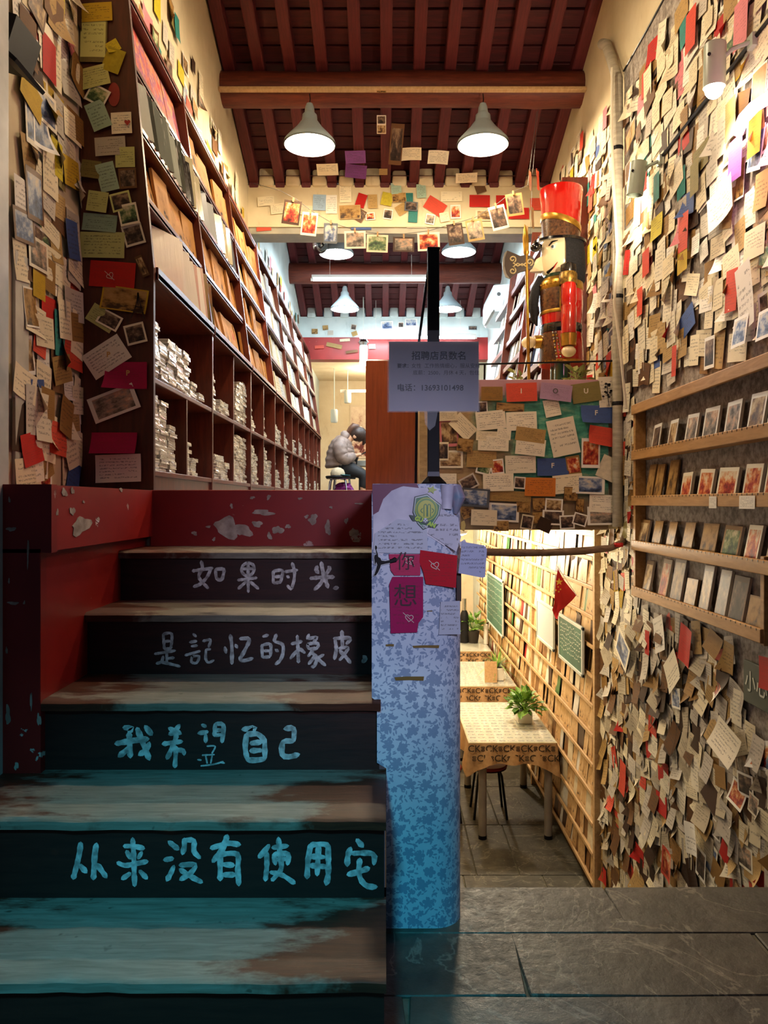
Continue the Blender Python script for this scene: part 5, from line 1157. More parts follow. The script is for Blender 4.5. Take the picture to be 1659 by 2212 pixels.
br = [at(1352, 1148, 4.60), at(1345, 1172, 4.55), at(1318, 1184, 4.5), at(1260, 1190, 4.45), at(1180, 1194, 4.42), at(1110, 1194, 4.4), at(1040, 1192, 4.4), at(960, 1190, 4.4), at(905, 1188, 4.4)]
bt = thing('branch_rail', 'bare tree branch hung as a rail below the parapet board', 'branch', tuple(br[4]))
obj('branch', MB().tube(br, [.018, .022, .02, .023, .021, .023, .022, .021, .02], 10), M_branch, bt, smooth=True)
obj('red_ribbon', MB().lathe([(.026, -.012), (.029, 0), (.026, .012)], br[2]+Vector((.05, 0, .02)), 10), M_flag, bt)
# ================================================================ parapet board, platform, railing
def mural():
    t = NT('painted_mural_board'); c = t.coord('Generated'); s = t.n('ShaderNodeSeparateXYZ', ins={0: c}); o = t.coord()
    st = t.noise(t.map(o, scale=(1, 1, 3), rot=(0, .6, 0)), 9, 6, .7)
    g = t.ramp(st, [(.3, lin('1f6a58')), (.5, lin('3f9a80')), (.6, lin('6fae8c')), (.72, lin('a8b48c'))])
    l = t.ramp(st, [(.3, lin('8a7048')), (.6, lin('b39a6c')), (.75, lin('c98f74'))])
    fx = t.math('ADD', s.outputs[0], t.math('MULTIPLY', t.math('SUBTRACT', t.noise(o, 3, 3), .5), .6))
    col = t.mix(t.ramp(fx, [(.30, 0.0), (.5, 1.0)]), l, g)
    top = t.ramp(s.outputs[2], [(.86, 0.0), (.93, 1.0)]); col = t.mix(top, col, lin('b58a94'))
    bot = t.ramp(s.outputs[2], [(.18, 1.0), (.3, 0.0)]); col = t.mix(bot, col, lin('8a7656'))
    return t.fin(col, .55)
tag(obj('parapet_board', MB().bbox(.212, 1.375, 4.672, 4.695, -.17, .755, .003), mural()), 'painted board in teal and pink, covered with pinned cards, below the wooden soldier', 'board')
struct('trim_platform', MB().box(.212, XR, 4.70, 5.40, -.165, .715), M_plaster, label='platform behind the parapet board')
rl = thing('parapet_rail', 'thin black metal rail above the parapet board', 'rail', (.9, 4.69, .715))
obj('rod', MB().tube([at(1030, 787, 4.69), at(1348, 779, 4.69)], .006, 6), M_black, rl)
for px in (1047, 1342): obj('upright', MB().tube([at(px, 786, 4.69), (at(px, 786, 4.69).x, 4.71, .714)], .007, 6), M_black, rl)
# ================================================================ right bookcase behind the soldier
def rslant(y0, y1): return MB().prism([(XR-.004, UZ+.002), (1.12, UZ+.002), (1.12, .93), (1.27, 2.33), (XR-.004, 2.33)], lambda u, v, d: Vector((u, y0+d, v)), y1-y0)
RRX = [1.125, 1.155, 1.185, 1.215, 1.245, 1.27]; RRZ = [.80, 1.06, 1.32, 1.58, 1.84, 2.1]
for b, (y0, y1) in enumerate(((5.44, 6.55), (6.55, 7.65), (7.65, 8.7))):
    t = thing('bookcase', ['dark bookcase on the right, its plain end panel behind the wooden soldier', 'dark right-hand bookcase of pale magazines past the lintel', 'dark right-hand bookcase under the air conditioner'][b], 'bookcase', (1.3, (y0+y1)/2, UZ+.002))
    obj('end_panel', rslant(y0, y0+.022), M_cab, t)
    obj('back_panel', MB().box(XR-.012, XR-.003, y0+.022, y1, UZ+.01, 2.3), M_cab, t)
    obj('base', MB().box(1.14, XR-.012, y0+.022, y1, UZ+.002, .70), M_cab, t)
    for k in range(6): obj('display_ledge', MB().bbox(RRX[k], XR-.012, y0+.022, y1, RRZ[k]-.03, RRZ[k]-.012, .002).bbox(RRX[k]-.004, RRX[k]+.010, y0+.022, y1, RRZ[k]-.035, RRZ[k]+.012, .002), M_cab_in, t)
for k in range(6):
    y = 5.52
    while y < 8.48:
        w = R.choice([.17, .2, .15]); h = R.uniform(.19, .235); c = R.choice(['cfd3d8', 'd8d8d4', 'b9bcc4', 'e0dcd2', '8f98a8', 'c9a8a0', 'd8d4cc', '3a4a78', '8a2c28', 'd8d8d8'])
        me = bpy.data.meshes['leaner_book_cover']; o = bpy.data.objects.new('magazine', me); COL.objects.link(o); o.color = lin(c)+(1,)
        place(o, fmat((RRX[k]+.03, y+w/2, RRZ[k]-.010), FR_RIGHT, R.uniform(-.04, .04), -.2, R.uniform(-.2, .05)) @ Matrix.Diagonal((w, h, .01, 1)))
        cn = {'3a4a78': 'blue', '8a2c28': 'dark red', '8f98a8': 'grey-blue', 'c9a8a0': 'pinkish'}.get(c, 'pale')
        tag(o, cn+' magazine leaning on ledge '+['one', 'two', 'three', 'four', 'five', 'six'][k]+' of the right-hand bookcases, counted from below', 'magazine', cn+' magazines on ledge '+str(k+1)+' of the right-hand bookcases')
        y += w+R.uniform(.005, .03)
# ================================================================ wooden soldier with halberd
def soldier():
    c = at(1212, 800, 5.05); X, Y = c.x, 5.05; zb = .717
    t = thing('nutcracker_figure', 'tall red lacquered wooden soldier figure standing on the platform', 'figure', (X, Y, zb))
    Z = lambda py: -(py-VY)/F*Y
    r = .142
    L = lambda pr, n=32, **k: MB().lathe(pr, (X, Y, 0), n, **k)
    for s in (-1, 1): obj('boot', MB().lathe([(.001, zb), (.058, zb), (.056, zb+.03), (.052, Z(785)), (.001, Z(785))], (X-.005, Y+s*.062, 0), 18), M_lacgreen, t, smooth=True)
    ct = obj('coat', L([(.001, Z(790)), (r*1.03, Z(790)), (r*1.02, Z(760)), (r*.94, Z(722)), (r*.93, Z(705)), (r*1.0, Z(660)), (r*.98, Z(628)), (r*.90, Z(613)), (.001, Z(610))]), M_lacred, t, smooth=True)
    obj('belt', L([(r*.955, Z(723)), (r*.97, Z(720)), (r*.965, Z(707)), (r*.95, Z(704))]), M_lacblack, ct, smooth=True)
    obj('coat_hem', L([(r*1.04, Z(790)), (r*1.05, Z(787)), (r*1.04, Z(783))]), M_gold, ct, smooth=True)
    # front panel (faces -X and slightly the viewer) with pearls
    fa, fb = PI*.92, PI*1.36
    obj('front_panel', L([(r*1.045, Z(788)), (r*1.03, Z(760)), (r*.97, Z(724))], 12, a0=fa, a1=fb), M_lacbrown, ct, smooth=True)
    for i in range(10):
        for a in (fb, fb-.16):
            zz = Z(785)+(Z(726)-Z(785))*i/9; rr_ = r*(1.05-.07*i/9)
            obj('pearl', MB().ball((X+rr_*math.cos(a+.22*(1-i/9)), Y+rr_*math.sin(a+.22*(1-i/9)), zz), .008, 8, m=6), M_steel if i % 2 else M_gold, ct, smooth=True)
    obj('chest_plate', L([(r*.985, Z(678)), (r*1.015, Z(662)), (r*1.005, Z(632)), (r*.99, Z(625))], 14, a0=PI*.85, a1=PI*1.42), M_lacbrown, ct, smooth=True)
    obj('chest_border', L([(r*1.0, Z(683)), (r*1.02, Z(680)), (r*1.0, Z(676))], 14, a0=PI*.85, a1=PI*1.42).tube([(X+r*1.015*math.cos(PI*1.42), Y+r*1.015*math.sin(PI*1.42), Z(680)), (X+r*1.015*math.cos(PI*1.42), Y+r*1.015*math.sin(PI*1.42), Z(630))], .006, 6), M_gold, ct, smooth=True)
    obj('gold_yoke', L([(r*.99, Z(632)), (r*1.03, Z(628)), (r*1.0, Z(614)), (r*.9, Z(606)), (r*.8, Z(604))]), M_gold, ct, smooth=True)
    for i in range(9):
        a = PI*.9+i*.2; obj('stud', MB().ball((X+r*1.03*math.cos(a), Y+r*1.03*math.sin(a), Z(621)), .008, 8, m=6), M_gold, ct, smooth=True)
    obj('collar', L([(r*.80, Z(606)), (r*.82, Z(602)), (r*.78, Z(592)), (.001, Z(590))]), M_lacgreen, t, smooth=True)
    # near arm (towards the viewer), hanging
    ax, ay = X+.005, Y-r-.045
    ar = thing('arm', None, None) if False else None
    arm = obj('arm', MB().lathe([(.001, Z(628)), (.046, Z(630)), (.050, Z(640)), (.049, Z(668)), (.044, Z(674)), (.049, Z(679)), (.048, Z(734)), (.001, Z(735))], (ax, ay, 0), 20), M_lacred, t, smooth=True)
    obj('shoulder_cap', MB().lathe([(.055, Z(632)), (.058, Z(624)), (.057, Z(610)), (.05, Z(606)), (.001, Z(605))], (ax, ay+.012, 0), 20), M_gold2, arm, smooth=True)
    obj('shoulder_pad', MB().lathe([(.05, Z(606)), (.052, Z(600)), (.05, Z(591)), (.04, Z(588)), (.001, Z(588))], (ax, ay+.012, 0), 20), M_lacblack, arm, smooth=True)
    obj('cuff', MB().lathe([(.001, Z(760)), (.047, Z(760)), (.052, Z(735)), (.001, Z(734))], (ax, ay, 0), 20), M_gold, arm, smooth=True)
    obj('hand', MB().ball((ax, ay, Z(771)), .047, 16, sz=.8), M_laccream, arm, smooth=True)
    # far arm reaching forward to the halberd
    hx = at(1142, 740, Y-.02)
    arm2 = obj('arm', MB().tube([(X-.03, Y+.13, Z(640)), (X-.06, Y+.13, Z(690)), (X-.10, Y+.06, Z(730)), (X-.13, Y+.01, Z(738))], [.045, .046, .046, .044], 14), M_lacred, t, smooth=True)
    obj('cuff', MB().tube([(X-.125, Y, Z(738)), (X-.18, Y-.005, Z(739))], [.045, .042], 14), M_gold, arm2, smooth=True)
    obj('hand', MB().ball(hx, .047, 16, sz=.85, sx=1.05), M_laccream, arm2, smooth=True)
    # head, faces -X; the near side shows
    hd = obj('head', MB().lathe([(.001, Z(606)), (.10, Z(604)), (.128, Z(590)), (.135, Z(565)), (.130, Z(535)), (.12, Z(522)), (.001, Z(520))], (X, Y, 0), 32), M_laccream, t, smooth=True)
    obj('wig', MB().lathe([(.13, Z(618)), (.150, Z(610)), (.154, Z(585)), (.150, Z(550)), (.136, Z(524)), (.12, Z(520))], (X+.006, Y, 0), 26, a0=-PI*.52, a1=PI*.52), M_fur, t, smooth=True)
    obj('nose', MB().add([(X-.115, Y-.028, Z(552)), (X-.115, Y+.028, Z(552)), (X-.21, Y+.008, Z(588)), (X-.21, Y-.008, Z(588)), (X-.12, Y-.034, Z(588)), (X-.12, Y+.034, Z(588)), (X-.165, Y, Z(560))], [(0, 6, 1), (0, 4, 3, 6), (1, 6, 2, 5), (6, 3, 2), (4, 5, 2, 3), (0, 1, 5, 4)]), M_laccream, hd)
    ea = PI*1.30
    ep = lambda rr_, a, py: (X+rr_*math.cos(a), Y+rr_*math.sin(a), Z(py))
    obj('eye', MB().ball(ep(.124, ea, 545), .019, 12), flat('eye_white', 'e8e4d8', .2), hd, smooth=True)
    obj('iris', MB().ball(ep(.135, ea, 545), .011, 10), flat('eye_grey_blue', '3f5a64', .2), hd, smooth=True)
    obj('pupil', MB().ball(ep(.141, ea, 545), .006, 8), M_lacblack, hd, smooth=True)
    obj('eyebrow', MB().tube([ep(.134, ea-.22, 541), ep(.136, ea, 534), ep(.135, ea+.25, 533)], [.003, .006, .002], 6), M_lacblack, hd)
    obj('mouth', MB().tube([ep(.134, ea-.30, 597), ep(.138, ea-.12, 594), ep(.139, ea+.08, 588), ep(.138, ea+.22, 580)], [.012, .008, .005, .002], 6), M_lacblack, hd)
    obj('lip', MB().tube([ep(.137, ea-.02, 593), ep(.140, ea+.1, 588), ep(.138, ea+.24, 579)], [.003, .004, .002], 6), M_lacred, hd)
    obj('beard', MB().tube([(X-.135, Y-.02, Z(600)), (X-.168, Y, Z(625)), (X-.185, Y, Z(655)), (X-.178, Y, Z(690)), (X-.16, Y, Z(704))], [.022, .03, .034, .024, .005], 12), M_fur, hd, smooth=True)
    # hat
    ht = obj('hat', L([(.001, Z(528)), (.118, Z(527)), (.121, Z(515)), (.134, Z(440)), (.142, Z(416)), (.139, Z(411)), (.001, Z(413))]), M_lacred, t, smooth=True)
    n = 32; bs = []; lo = []
    for q, (ofs, rad) in enumerate(((0, .0025), (14, .0045), (15, .006), (26, .006), (27, .0045))):
        for j in range(n):
            a = 2*PI*j/n; py = 480+14*math.cos(a)*1.0+ofs-14
            rr_ = .121+(.142-.121)*(515-min(py, 515))/100+rad; bs.append((X+rr_*math.cos(a), Y+rr_*math.sin(a), Z(py)))
    fs = [(q*n+j, q*n+(j+1) % n, (q+1)*n+(j+1) % n, (q+1)*n+j) for q in (1, 2, 3) for j in range(n)]
    obj('hat_band', MB().add(bs, fs), M_gold, ht, smooth=True)
    lb_ = []
    for q in range(2):
        for j in range(n):
            a = 2*PI*j/n; py = 491+14*math.cos(a) if q == 0 else 524
            rr_ = .1225+(.142-.121)*(515-min(py, 515))/100; lb_.append((X+rr_*math.cos(a), Y+rr_*math.sin(a), Z(py)))
    obj('hat_lower', MB().add(lb_, [(j, (j+1) % n, n+(j+1) % n, n+j) for j in range(n)]), M_lacbrown, ht, smooth=True)
    obj('visor', MB().lathe([(.115, Z(520)), (.150, Z(524)), (.152, Z(530)), (.118, Z(528))], (X-.012, Y, 0), 32, sx=1.18).ball((X-.175, Y-.02, Z(537)), .036, 12, sz=.8), M_lacblack, ht, smooth=True)
    # halberd: a thing of its own, held by the figure
    h = thing('halberd', 'golden toy halberd with scrolled dark axe blade held by the wooden soldier', 'halberd', (at(1142, 815, Y-.05).x, Y-.07, zb))
    hy = Y-.075; a_, b_ = at(1143, 830, hy), at(1137, 548, hy); a_.z = zb
    obj('shaft', MB().tube([a_, b_], .0105, 10), M_gold, h, smooth=True)
    obj('spear_tip', MB().tube([at(1137, 552, hy), at(1137, 546, hy), at(1136.5, 540, hy), at(1135.5, 515, hy), at(1134.5, 498, hy), at(1133.5, 484, hy)], [.012, .02, .018, .022, .014, .001], 12), M_gold, h, smooth=True)
    bl = [(1096, 541), (1108, 546), (1124, 553), (1136, 550), (1147, 553), (1155, 560), (1154, 572), (1150, 580), (1140, 583), (1126, 587), (1113, 592), (1102, 602), (1094, 590), (1090, 574), (1091, 556)]
    obj('blade', MB().prism(bl, lambda u, v, d: at(u, v, hy-.008)+Vector((0, d, 0)), .016), flat('dark_blade', '3a2a1c', .4), h)
    obj('blade_edge', MB().prism([(1096, 541), (1091, 556), (1090, 574), (1094, 590), (1102, 602), (1092, 598), (1086, 582), (1086, 560), (1090, 546)], lambda u, v, d: at(u, v, hy-.006)+Vector((0, d, 0)), .012), flat('blade_edge_grey', '8a8478', .35, metal=.6), h)
    sp = MB()
    for (cx, cy, sg_) in ((1107, 560, 1), (1107, 585, -1), (1144, 566, 1)):
        pts = [(cx+(2+6.2*i/14)*math.cos(i*.55), cy+sg_*(2+6.2*i/14)*math.sin(i*.55)) for i in range(15)]
        if cx < 1140: pts += [(1118, 572+sg_*3), (1128, 572-sg_*2), (1136, 572+sg_*4)]
        sp.tube([at(u, v, hy-.0105) for u, v in pts], .005, 6)
    obj('scroll', sp, noisy('cream_rope', 'a08a58', 'd0bc8c', 200, .6, stretch=(1, 1, 1)), h, smooth=True)
soldier()
# ---- plants on the platform edge
def leafy(name, label, loc, n, L, spread, mat, pot=None, seed=1, kind='oval'):
    rr = random.Random(seed); t = thing(name, label, 'plant', loc); x, y, z = loc; h0 = z
    if pot:
        pr, ph, pm = pot
        if pm is M_pot: obj('pot', MB().bbox(x-pr*.9, x+pr*.9, y-pr*.9, y+pr*.9, z, z+ph, .006), pm, t)
        else: obj('pot', MB().lathe([(.001, z), (pr*.75, z), (pr, z+ph), (pr*.92, z+ph), (pr*.85, z+ph*.9), (.001, z+ph*.9)], (x, y, 0), 16), pm, t, smooth=True)
        obj('soil', MB().lathe([(.001, z+ph+.003), (pr*.8, z+ph+.001)], (x, y, 0), 12), M_soil, t); h0 = z+ph
    for i in range(n):
        a = rr.uniform(0, 2*PI); el = rr.uniform(.15, 1.35); l = L*rr.uniform(.7, 1.15)
        d = Vector((math.cos(a)*math.cos(el), math.sin(a)*math.cos(el), math.sin(el)))
        b = Vector((x, y, h0)); mb = MB()
        side = d.cross(Vector((0, 0, 1))).normalized()
        if kind == 'oval':
            c0 = b+d*spread*rr.uniform(.45, 1); mb.tube([b, b.lerp(c0, .5)+Vector((0, 0, .01)), c0], .0022, 4)
            d2 = (d+Vector((rr.uniform(-.5, .5), rr.uniform(-.5, .5), rr.uniform(-.7, .2)))).normalized(); side = d2.cross(Vector((0, 0, 1))).normalized(); up = side.cross(d2)
            w = l*.30
            ps = [c0, c0+d2*l*.3+side*w+up*.006, c0+d2*l*.7+side*w*.8, c0+d2*l-up*.012, c0+d2*l*.7-side*w*.8, c0+d2*l*.3-side*w+up*.006, c0+d2*l*.5-up*.008]
            mb.add(ps, [(0, 1, 6), (1, 2, 6), (2, 3, 6), (3, 4, 6), (4, 5, 6), (5, 0, 6)])
        else:
            pts = [b+d*l*q+Vector((0, 0, -l*.75*q*q*math.cos(el))) for q in (0, .25, .5, .75, 1)]
            ws = [.004, .007, .007, .005, .001]; vs = []
            for p, w in zip(pts, ws): vs += [p-side*w, p+side*w]
            mb.add(vs, [(2*q, 2*q+1, 2*q+3, 2*q+2) for q in range(4)])
        obj('leaf', mb, mat, t)
    return t
leafy('potted_plant', 'small dry trailing plant on the platform beside the soldier\'s boots', (at(1240, 812, 4.86).x, 4.80, .717), 26, .07, .09, M_leaf2, (.03, .03, flat('terracotta', '7a4a30', .7)), 4)
leafy('potted_plant', 'sparse dry sprig on the platform below the halberd', (at(1120, 815, 4.8).x, 4.80, .717), 10, .06, .08, M_leaf2, (.025, .025, flat('terracotta', '7a4a30', .7)), 5)
# ================================================================ landing: low cabinet, black post, job notice
cb_ = thing('low_cabinet', 'low orange-brown cabinet on the landing, its plain end facing the stairs', 'cabinet', (.04, 5.3, UZ+.002))
x0, x1 = at(790, 900, 5.0).x, at(903, 900, 5.0).x; zt = at(790, 779, 5.0).z
obj('end_panel', MB().bbox(x0, x1, 5.0, 5.022, UZ+.002, zt, .002), M_orange, cb_)
obj('end_panel', MB().bbox(x0, x1, 6.2, 6.222, UZ+.002, zt, .002), M_orange, cb_)
obj('back_board', MB().box(x0, x0+.012, 5.022, 6.2, UZ+.002, zt), flat('pale_edge_board', 'd8d0bc', .5), cb_)
for z in (UZ+.012, .34, .62, zt-.02): obj('shelf_board', MB().box(x0+.012, x1-.01, 5.022, 6.2, z, z+.018), M_orange, cb_)
pz = UZ+.046
for i in range(18):
    y = 5.06+(i % 9)*.12; z = .359 if i < 9 else .639; h = R.uniform(.17, .23)
    o = bpy.data.objects.new('wrapped_postcard_pack', PM[i % 6]); COL.objects.link(o)
    place(o, Matrix.Translation((x1-.09, y, z)) @ Matrix.Rotation(PI/2, 4, 'X') @ Matrix.Diagonal((1, h/.108*.9, 1, 1)) @ Matrix.Translation((0, .054, 0)))
    tag(o, 'upright wrapped pack in the open side of the low orange-brown cabinet', 'postcard pack', 'packs in the low cabinet')
ps = thing('black_post', 'black square metal post on top of the stair wall', 'post', (at(936, 1040, 2.5).x, 2.5, .05))
cx = at(936, 1040, 2.5).x
obj('post', MB().bbox(cx-.019, cx+.019, 2.482, 2.518, .05, .83, .002), M_blackpaint, ps)
obj('post_cap', MB().bbox(cx-.021, cx+.021, 2.48, 2.52, .825, .835, .002), M_black, ps)
obj('post_foot', MB().lathe([(.001, .052), (.062, .052), (.055, .064), (.028, .085), (.026, .10)], (cx, 2.5, 0), 4, mat=Matrix.Rotation(PI/4, 3, 'Z')), M_black, ps)
obj('slanted_rod', MB().tube([(cx-.012, 2.52, .80), (cx-.05, 2.56, .50), (cx-.055, 2.57, .06)], .005, 6), M_black, ps)  # thin dark slanted line beside the post, built as a rod
# job notice in a clear sleeve
Yn = 2.47
nt = thing('job_notice', 'printed job notice in a clear acrylic sleeve fixed to the black post', 'notice', tuple(at(936, 888, Yn)))
a_, b_ = at(838, 714, Yn), at(1035, 889, Yn)
obj('acrylic_sleeve', MB().box(a_.x-.002, b_.x+.002, Yn-.004, Yn-.0025, b_.z-.003, a_.z), M_acrylic, nt)
q0, q1 = at(840, 738, Yn), at(1034, 888, Yn)
obj('paper', MB().box(q0.x, q1.x, Yn, Yn+.001, q1.z, q0.z), noisy('notice_paper', 'bfbac6', 'cdc8d0', 3, .6), nt)
obj('tape', MB().prism([(916, 888), (946, 888), (940, 920), (928, 930), (918, 915)], lambda u, v, d: at(u, v, Yn+.002)+Vector((0, d, 0)), .001), M_acrylic, nt)
def notice(body, px, py, hpx, left=True, bold=0, mat=M_ink):
    mb = text_mb(body, 1.0, bold); xs = [v[0] for v in mb.v]; ys = [v[1] for v in mb.v]
    s = hpx*Yn/F/(max(ys)-min(ys)); p = at(px, py, Yn-.0008)
    ox = min(xs) if left else (min(xs)+max(xs))/2; oy = (min(ys)+max(ys))/2
    mb.v = [(p.x+(v[0]-ox)*s, p.y, p.z+(v[1]-oy)*s) for v in mb.v]; mb.uv = {0: [(0, 0)]*len(mb.f[0])}
    obj('printed_line', mb, mat, nt)
notice('招聘店员数名', 889, 768, 19, bold=.012)
notice('要求：', 858, 790, 10, bold=.02)
notice('女性  工作热情细心，服从安排', 889, 790, 10.5, mat=M_inkgrey)
notice('底薪：2500，月休 4 天，包住', 892, 805, 10.5, mat=M_inkgrey)
notice('电话：13693101498', 859, 837, 16, bold=.012)
# ================================================================ papers on the stair wall
SP = ('Y', 2.036, FR_FRONT)
def front_sheet(name, poly, mat, col, label, cat, Y=2.034, th=.0012):
    mb = MB(); xs = [p[0] for p in poly]; ys = [p[1] for p in poly]; k = len(poly)
    vs = [at(u, v, Y) for u, v in poly]+[at(u, v, Y)+Vector((0, th, 0)) for u, v in poly]
    uv = [((u-min(xs))/(max(xs)-min(xs)), (max(ys)-v)/(max(ys)-min(ys))) for u, v in poly]
    mb.add(vs, [tuple(range(k))[::-1], tuple(range(k, 2*k))]+[(i, (i+1) % k, (i+1) % k+k, i+k) for i in range(k)], [uv[::-1], uv]+[[(0, 0)]*4]*k)
    o = obj(name, mb, mat); o.color = lin(CN.get(col, col))+(1,); return tag(o, label, cat)
front_sheet('paper_note', [(810, 1152), (854, 1124), (858, 1121), (922, 1128), (924, 1190), (922, 1196), (806, 1194)], M_note, 'c6cad6', 'white letter of dense handwriting on the stair wall beside the football crest', 'note', 2.0345)
front_sheet('paper_note', [(946, 1098), (990, 1118), (996, 1160), (986, 1192), (924, 1152), (938, 1120)], M_note, 'c9c8d4', 'white letter hanging at a slant beside the football crest', 'note', 2.0352)
front_sheet('paper_note', [(952, 1300), (993, 1298), (995, 1370), (948, 1371)], M_note, 'c0c4d2', 'small white note at the edge of the stair wall below the red heart card', 'note', 2.0352)
m1 = front_sheet('coloured_card', [(840, 1197), (908, 1197), (908, 1243), (852, 1243), (844, 1232)], M_card, 'c23a62', 'magenta card with a dark brush character, half under the white letter', 'card', 2.0335)
m2 = front_sheet('coloured_card', [(848, 1246), (914, 1246), (914, 1333), (904, 1346), (901, 1366), (844, 1368), (841, 1262)], M_card, 'a81c58', 'tall magenta card with a dark brush character and a small heart', 'card', 2.0332)
m3 = front_sheet('coloured_card', [(908, 1188), (988, 1200), (985, 1270), (920, 1262), (914, 1235), (906, 1214)], M_card, 'c01c2c', 'red card with a white heart and arrow on the stair wall', 'card', 2.0325)
lettering('brush_character', '你', .052, fmat(at(876, 1215, 2.0325), FR_FRONT), flat('dark_red_ink', '3a0c1e', .6), m1)
lettering('brush_character', '想', .066, fmat(at(876, 1290, 2.0322), FR_FRONT), flat('dark_red_ink', '3a0c1e', .6), m2)
pale = flat('pale_print', 'd8d0c0', .6)
heart((940, 1222), 9, 2.0318, pale, m3, .3, True); heart((884, 1335), 9, 2.0322, pale, m2, -.1, True); heart((885, 1212), 9, 2.0325, pale, m1, .5, True)
heart((238, 596), 8, 2.976, pale, [o for o in bpy.data.objects if o.get('label') == 'red card with a white heart and arrow on the brown end panel'][0], .6, True)
heart((275, 264), 7, 2.978, flat('print_red', 'a3241c', .5), [o for o in bpy.data.objects if o.get('label') == 'ivory card with a red heart on the brown end panel'][0])
# lattice tower on the old postcard
tw = MB()
for pts, w in (([(298, 632), (296, 650), (291, 668), (283, 686)], 3), ([(298, 632), (301, 650), (306, 668), (312, 688)], 3), ([(292, 662), (306, 664)], 3), ([(288, 674), (310, 676)], 3), ([(298, 634), (298, 660)], 3)): ribbon(tw, pts, w, lambda u, v: at(u, v, 2.974), 5)
obj('tower_print', tw, flat('tower_ink', '2c1c12', .7), [o for o in bpy.data.objects if o.get('label') == 'old map-coloured postcard with a lattice tower'][0])
# pressed flowers print
pf = MB(); rr = random.Random(3)
for i in range(14): 
    cx_, cy_ = 1313+rr.uniform(-10, 10), 842+rr.uniform(-14, 20); pf.prism([(cx_+3.2*math.cos(a*1.05), cy_+2.6*math.sin(a*1.05)) for a in range(6)], lambda u, v, d: at(u, v, 4.636)+Vector((0, d, 0)), .0005)
ribbon(pf, [(1316, 878), (1313, 855), (1312, 828)], 1.6, lambda u, v: at(u, v, 4.636), 2)
obj('flower_print', pf, M_ink, [o for o in bpy.data.objects if o.get('label') == 'ivory card with black pressed flowers on the parapet board'][0])
# card curling off the right edge of the stair wall
c_ = front_sheet('paper_note', [(998, 1170), (1046, 1178), (1052, 1186), (1048, 1246), (1042, 1248), (990, 1238)], M_note, 'b4b8d2', 'bluish handwritten card sticking out past the edge of the stair wall', 'note', 2.02)
tag(obj('paper_flap', MB().prism([(992, 1172), (1004, 1165), (1008, 1172), (996, 1186)], lambda u, v, d: at(u, v, 2.022)+Vector((0, d, 0)), .001), flat('flap_white', 'c9c6d0', .6)), 'white folded flap holding the bluish card on the stair wall', 'paper')
tag(obj('rolled_leaflet', MB().tube([at(985, 1050, 2.06), at(990, 1075, 2.055), at(984, 1110, 2.06)], [.014, .02, .006], 10), noisy('leaflet_print', '5a7f96', 'b08a92', 14, .5), smooth=True), 'rolled colourful leaflet wedged at the top corner of the stair wall', 'leaflet')
tag(obj('paper_roll', MB().tube([at(966, 1048, 2.05), at(964, 1100, 2.045)], [.018, .016], 10), M_lilac, smooth=True), 'crumpled lilac paper roll at the top of the stair wall', 'paper')
tag(obj('leather_strap', MB().obox(at(991, 1268, 2.06), (.012, .02, .075)), flat('brown_leather', '3a2416', .6)), 'brown strap hanging at the edge of the stair wall', 'strap')
tag(obj('yellow_scrap', MB().prism([(996, 1128), (1003, 1124), (1006, 1134), (1003, 1148), (996, 1145)], lambda u, v, d: at(u, v, 2.05)+Vector((0, d, 0)), .002), flat('scrap_yellow', 'b8902c', .6)), 'yellow paper scrap at the edge of the stair wall', 'paper')
# football crest sticker
ck = thing('crest_sticker', 'green and yellow football crest sticker on the stair wall', 'sticker', tuple(at(923, 1144, 2.034)))
def pz_(name, pts, mat, lay): return obj(name, MB().prism(pts, lambda u, v, d: at(u, v, 2.0335-lay*.0004)+Vector((0, d, 0)), .0004), mat, ck)
sh = [(897, 1074), (923, 1068), (952, 1091), (948, 1112), (934, 1134), (914, 1143), (902, 1130), (893, 1106)]
cx_, cy_ = 922, 1104
sc = lambda s: [(cx_+(u-cx_)*s, cy_+(v-cy_)*s) for u, v in sh]
G1 = flat('crest_dark_green', '14382c', .3); G2 = flat('crest_green', '1f6b34', .3); Y1 = flat('crest_yellow', 'b4b428', .3); W1 = flat('sticker_white', 'c8ccd0', .3)
pz_('crest_outline', sc(1.05), G1, 0); pz_('crest_border', sc(.98), W1, 1); pz_('crest_field', sc(.93), G2, 2)
circ = lambda r, x=921, y=1100: [(x+r*math.cos(i*PI/14), y+r*1.05*math.sin(i*PI/14)) for i in range(28)]
pz_('crest_ring', circ(24), Y1, 3); pz_('crest_ring', circ(22.5), flat('crest_mid_green', '5a8a2c', .3), 4); pz_('crest_disc', circ(18.5), Y1, 5)
gm = MB()
for pts in ([(916, 1116), (916, 1094), (919, 1089), (922, 1094), (922, 1116)], [(924, 1116), (924, 1094), (927, 1089), (930, 1094), (930, 1116)], [(913, 1098), (909, 1103), (913, 1108)], [(933, 1098), (937, 1103), (933, 1108)]): ribbon(gm, pts, 1.7, lambda u, v: at(u, v, 2.0308), 9)
obj('crest_emblem', gm, G2, ck)
rb = [(885, 1114), (905, 1118), (920, 1126), (935, 1134), (948, 1133), (943, 1142), (928, 1140), (912, 1131), (898, 1127), (888, 1122)]
pz_('ribbon', [(884, 1112), (896, 1114), (910, 1119), (925, 1127), (938, 1133), (948, 1132), (940, 1141), (930, 1139), (915, 1131), (900, 1126), (892, 1126)], G1, 7)
for chs, px, py, rl_ in (('G', 901, 1121, -.2), ('U', 909, 1123, -.25), ('A', 928, 1132, -.35), ('N', 936, 1135, -.35)): lettering('ribbon_letter', chs, .0155, fmat(at(px, py, 2.0298), FR_FRONT, rl_), flat('ribbon_letter_green', 'a8d028', .3), ck, .001)
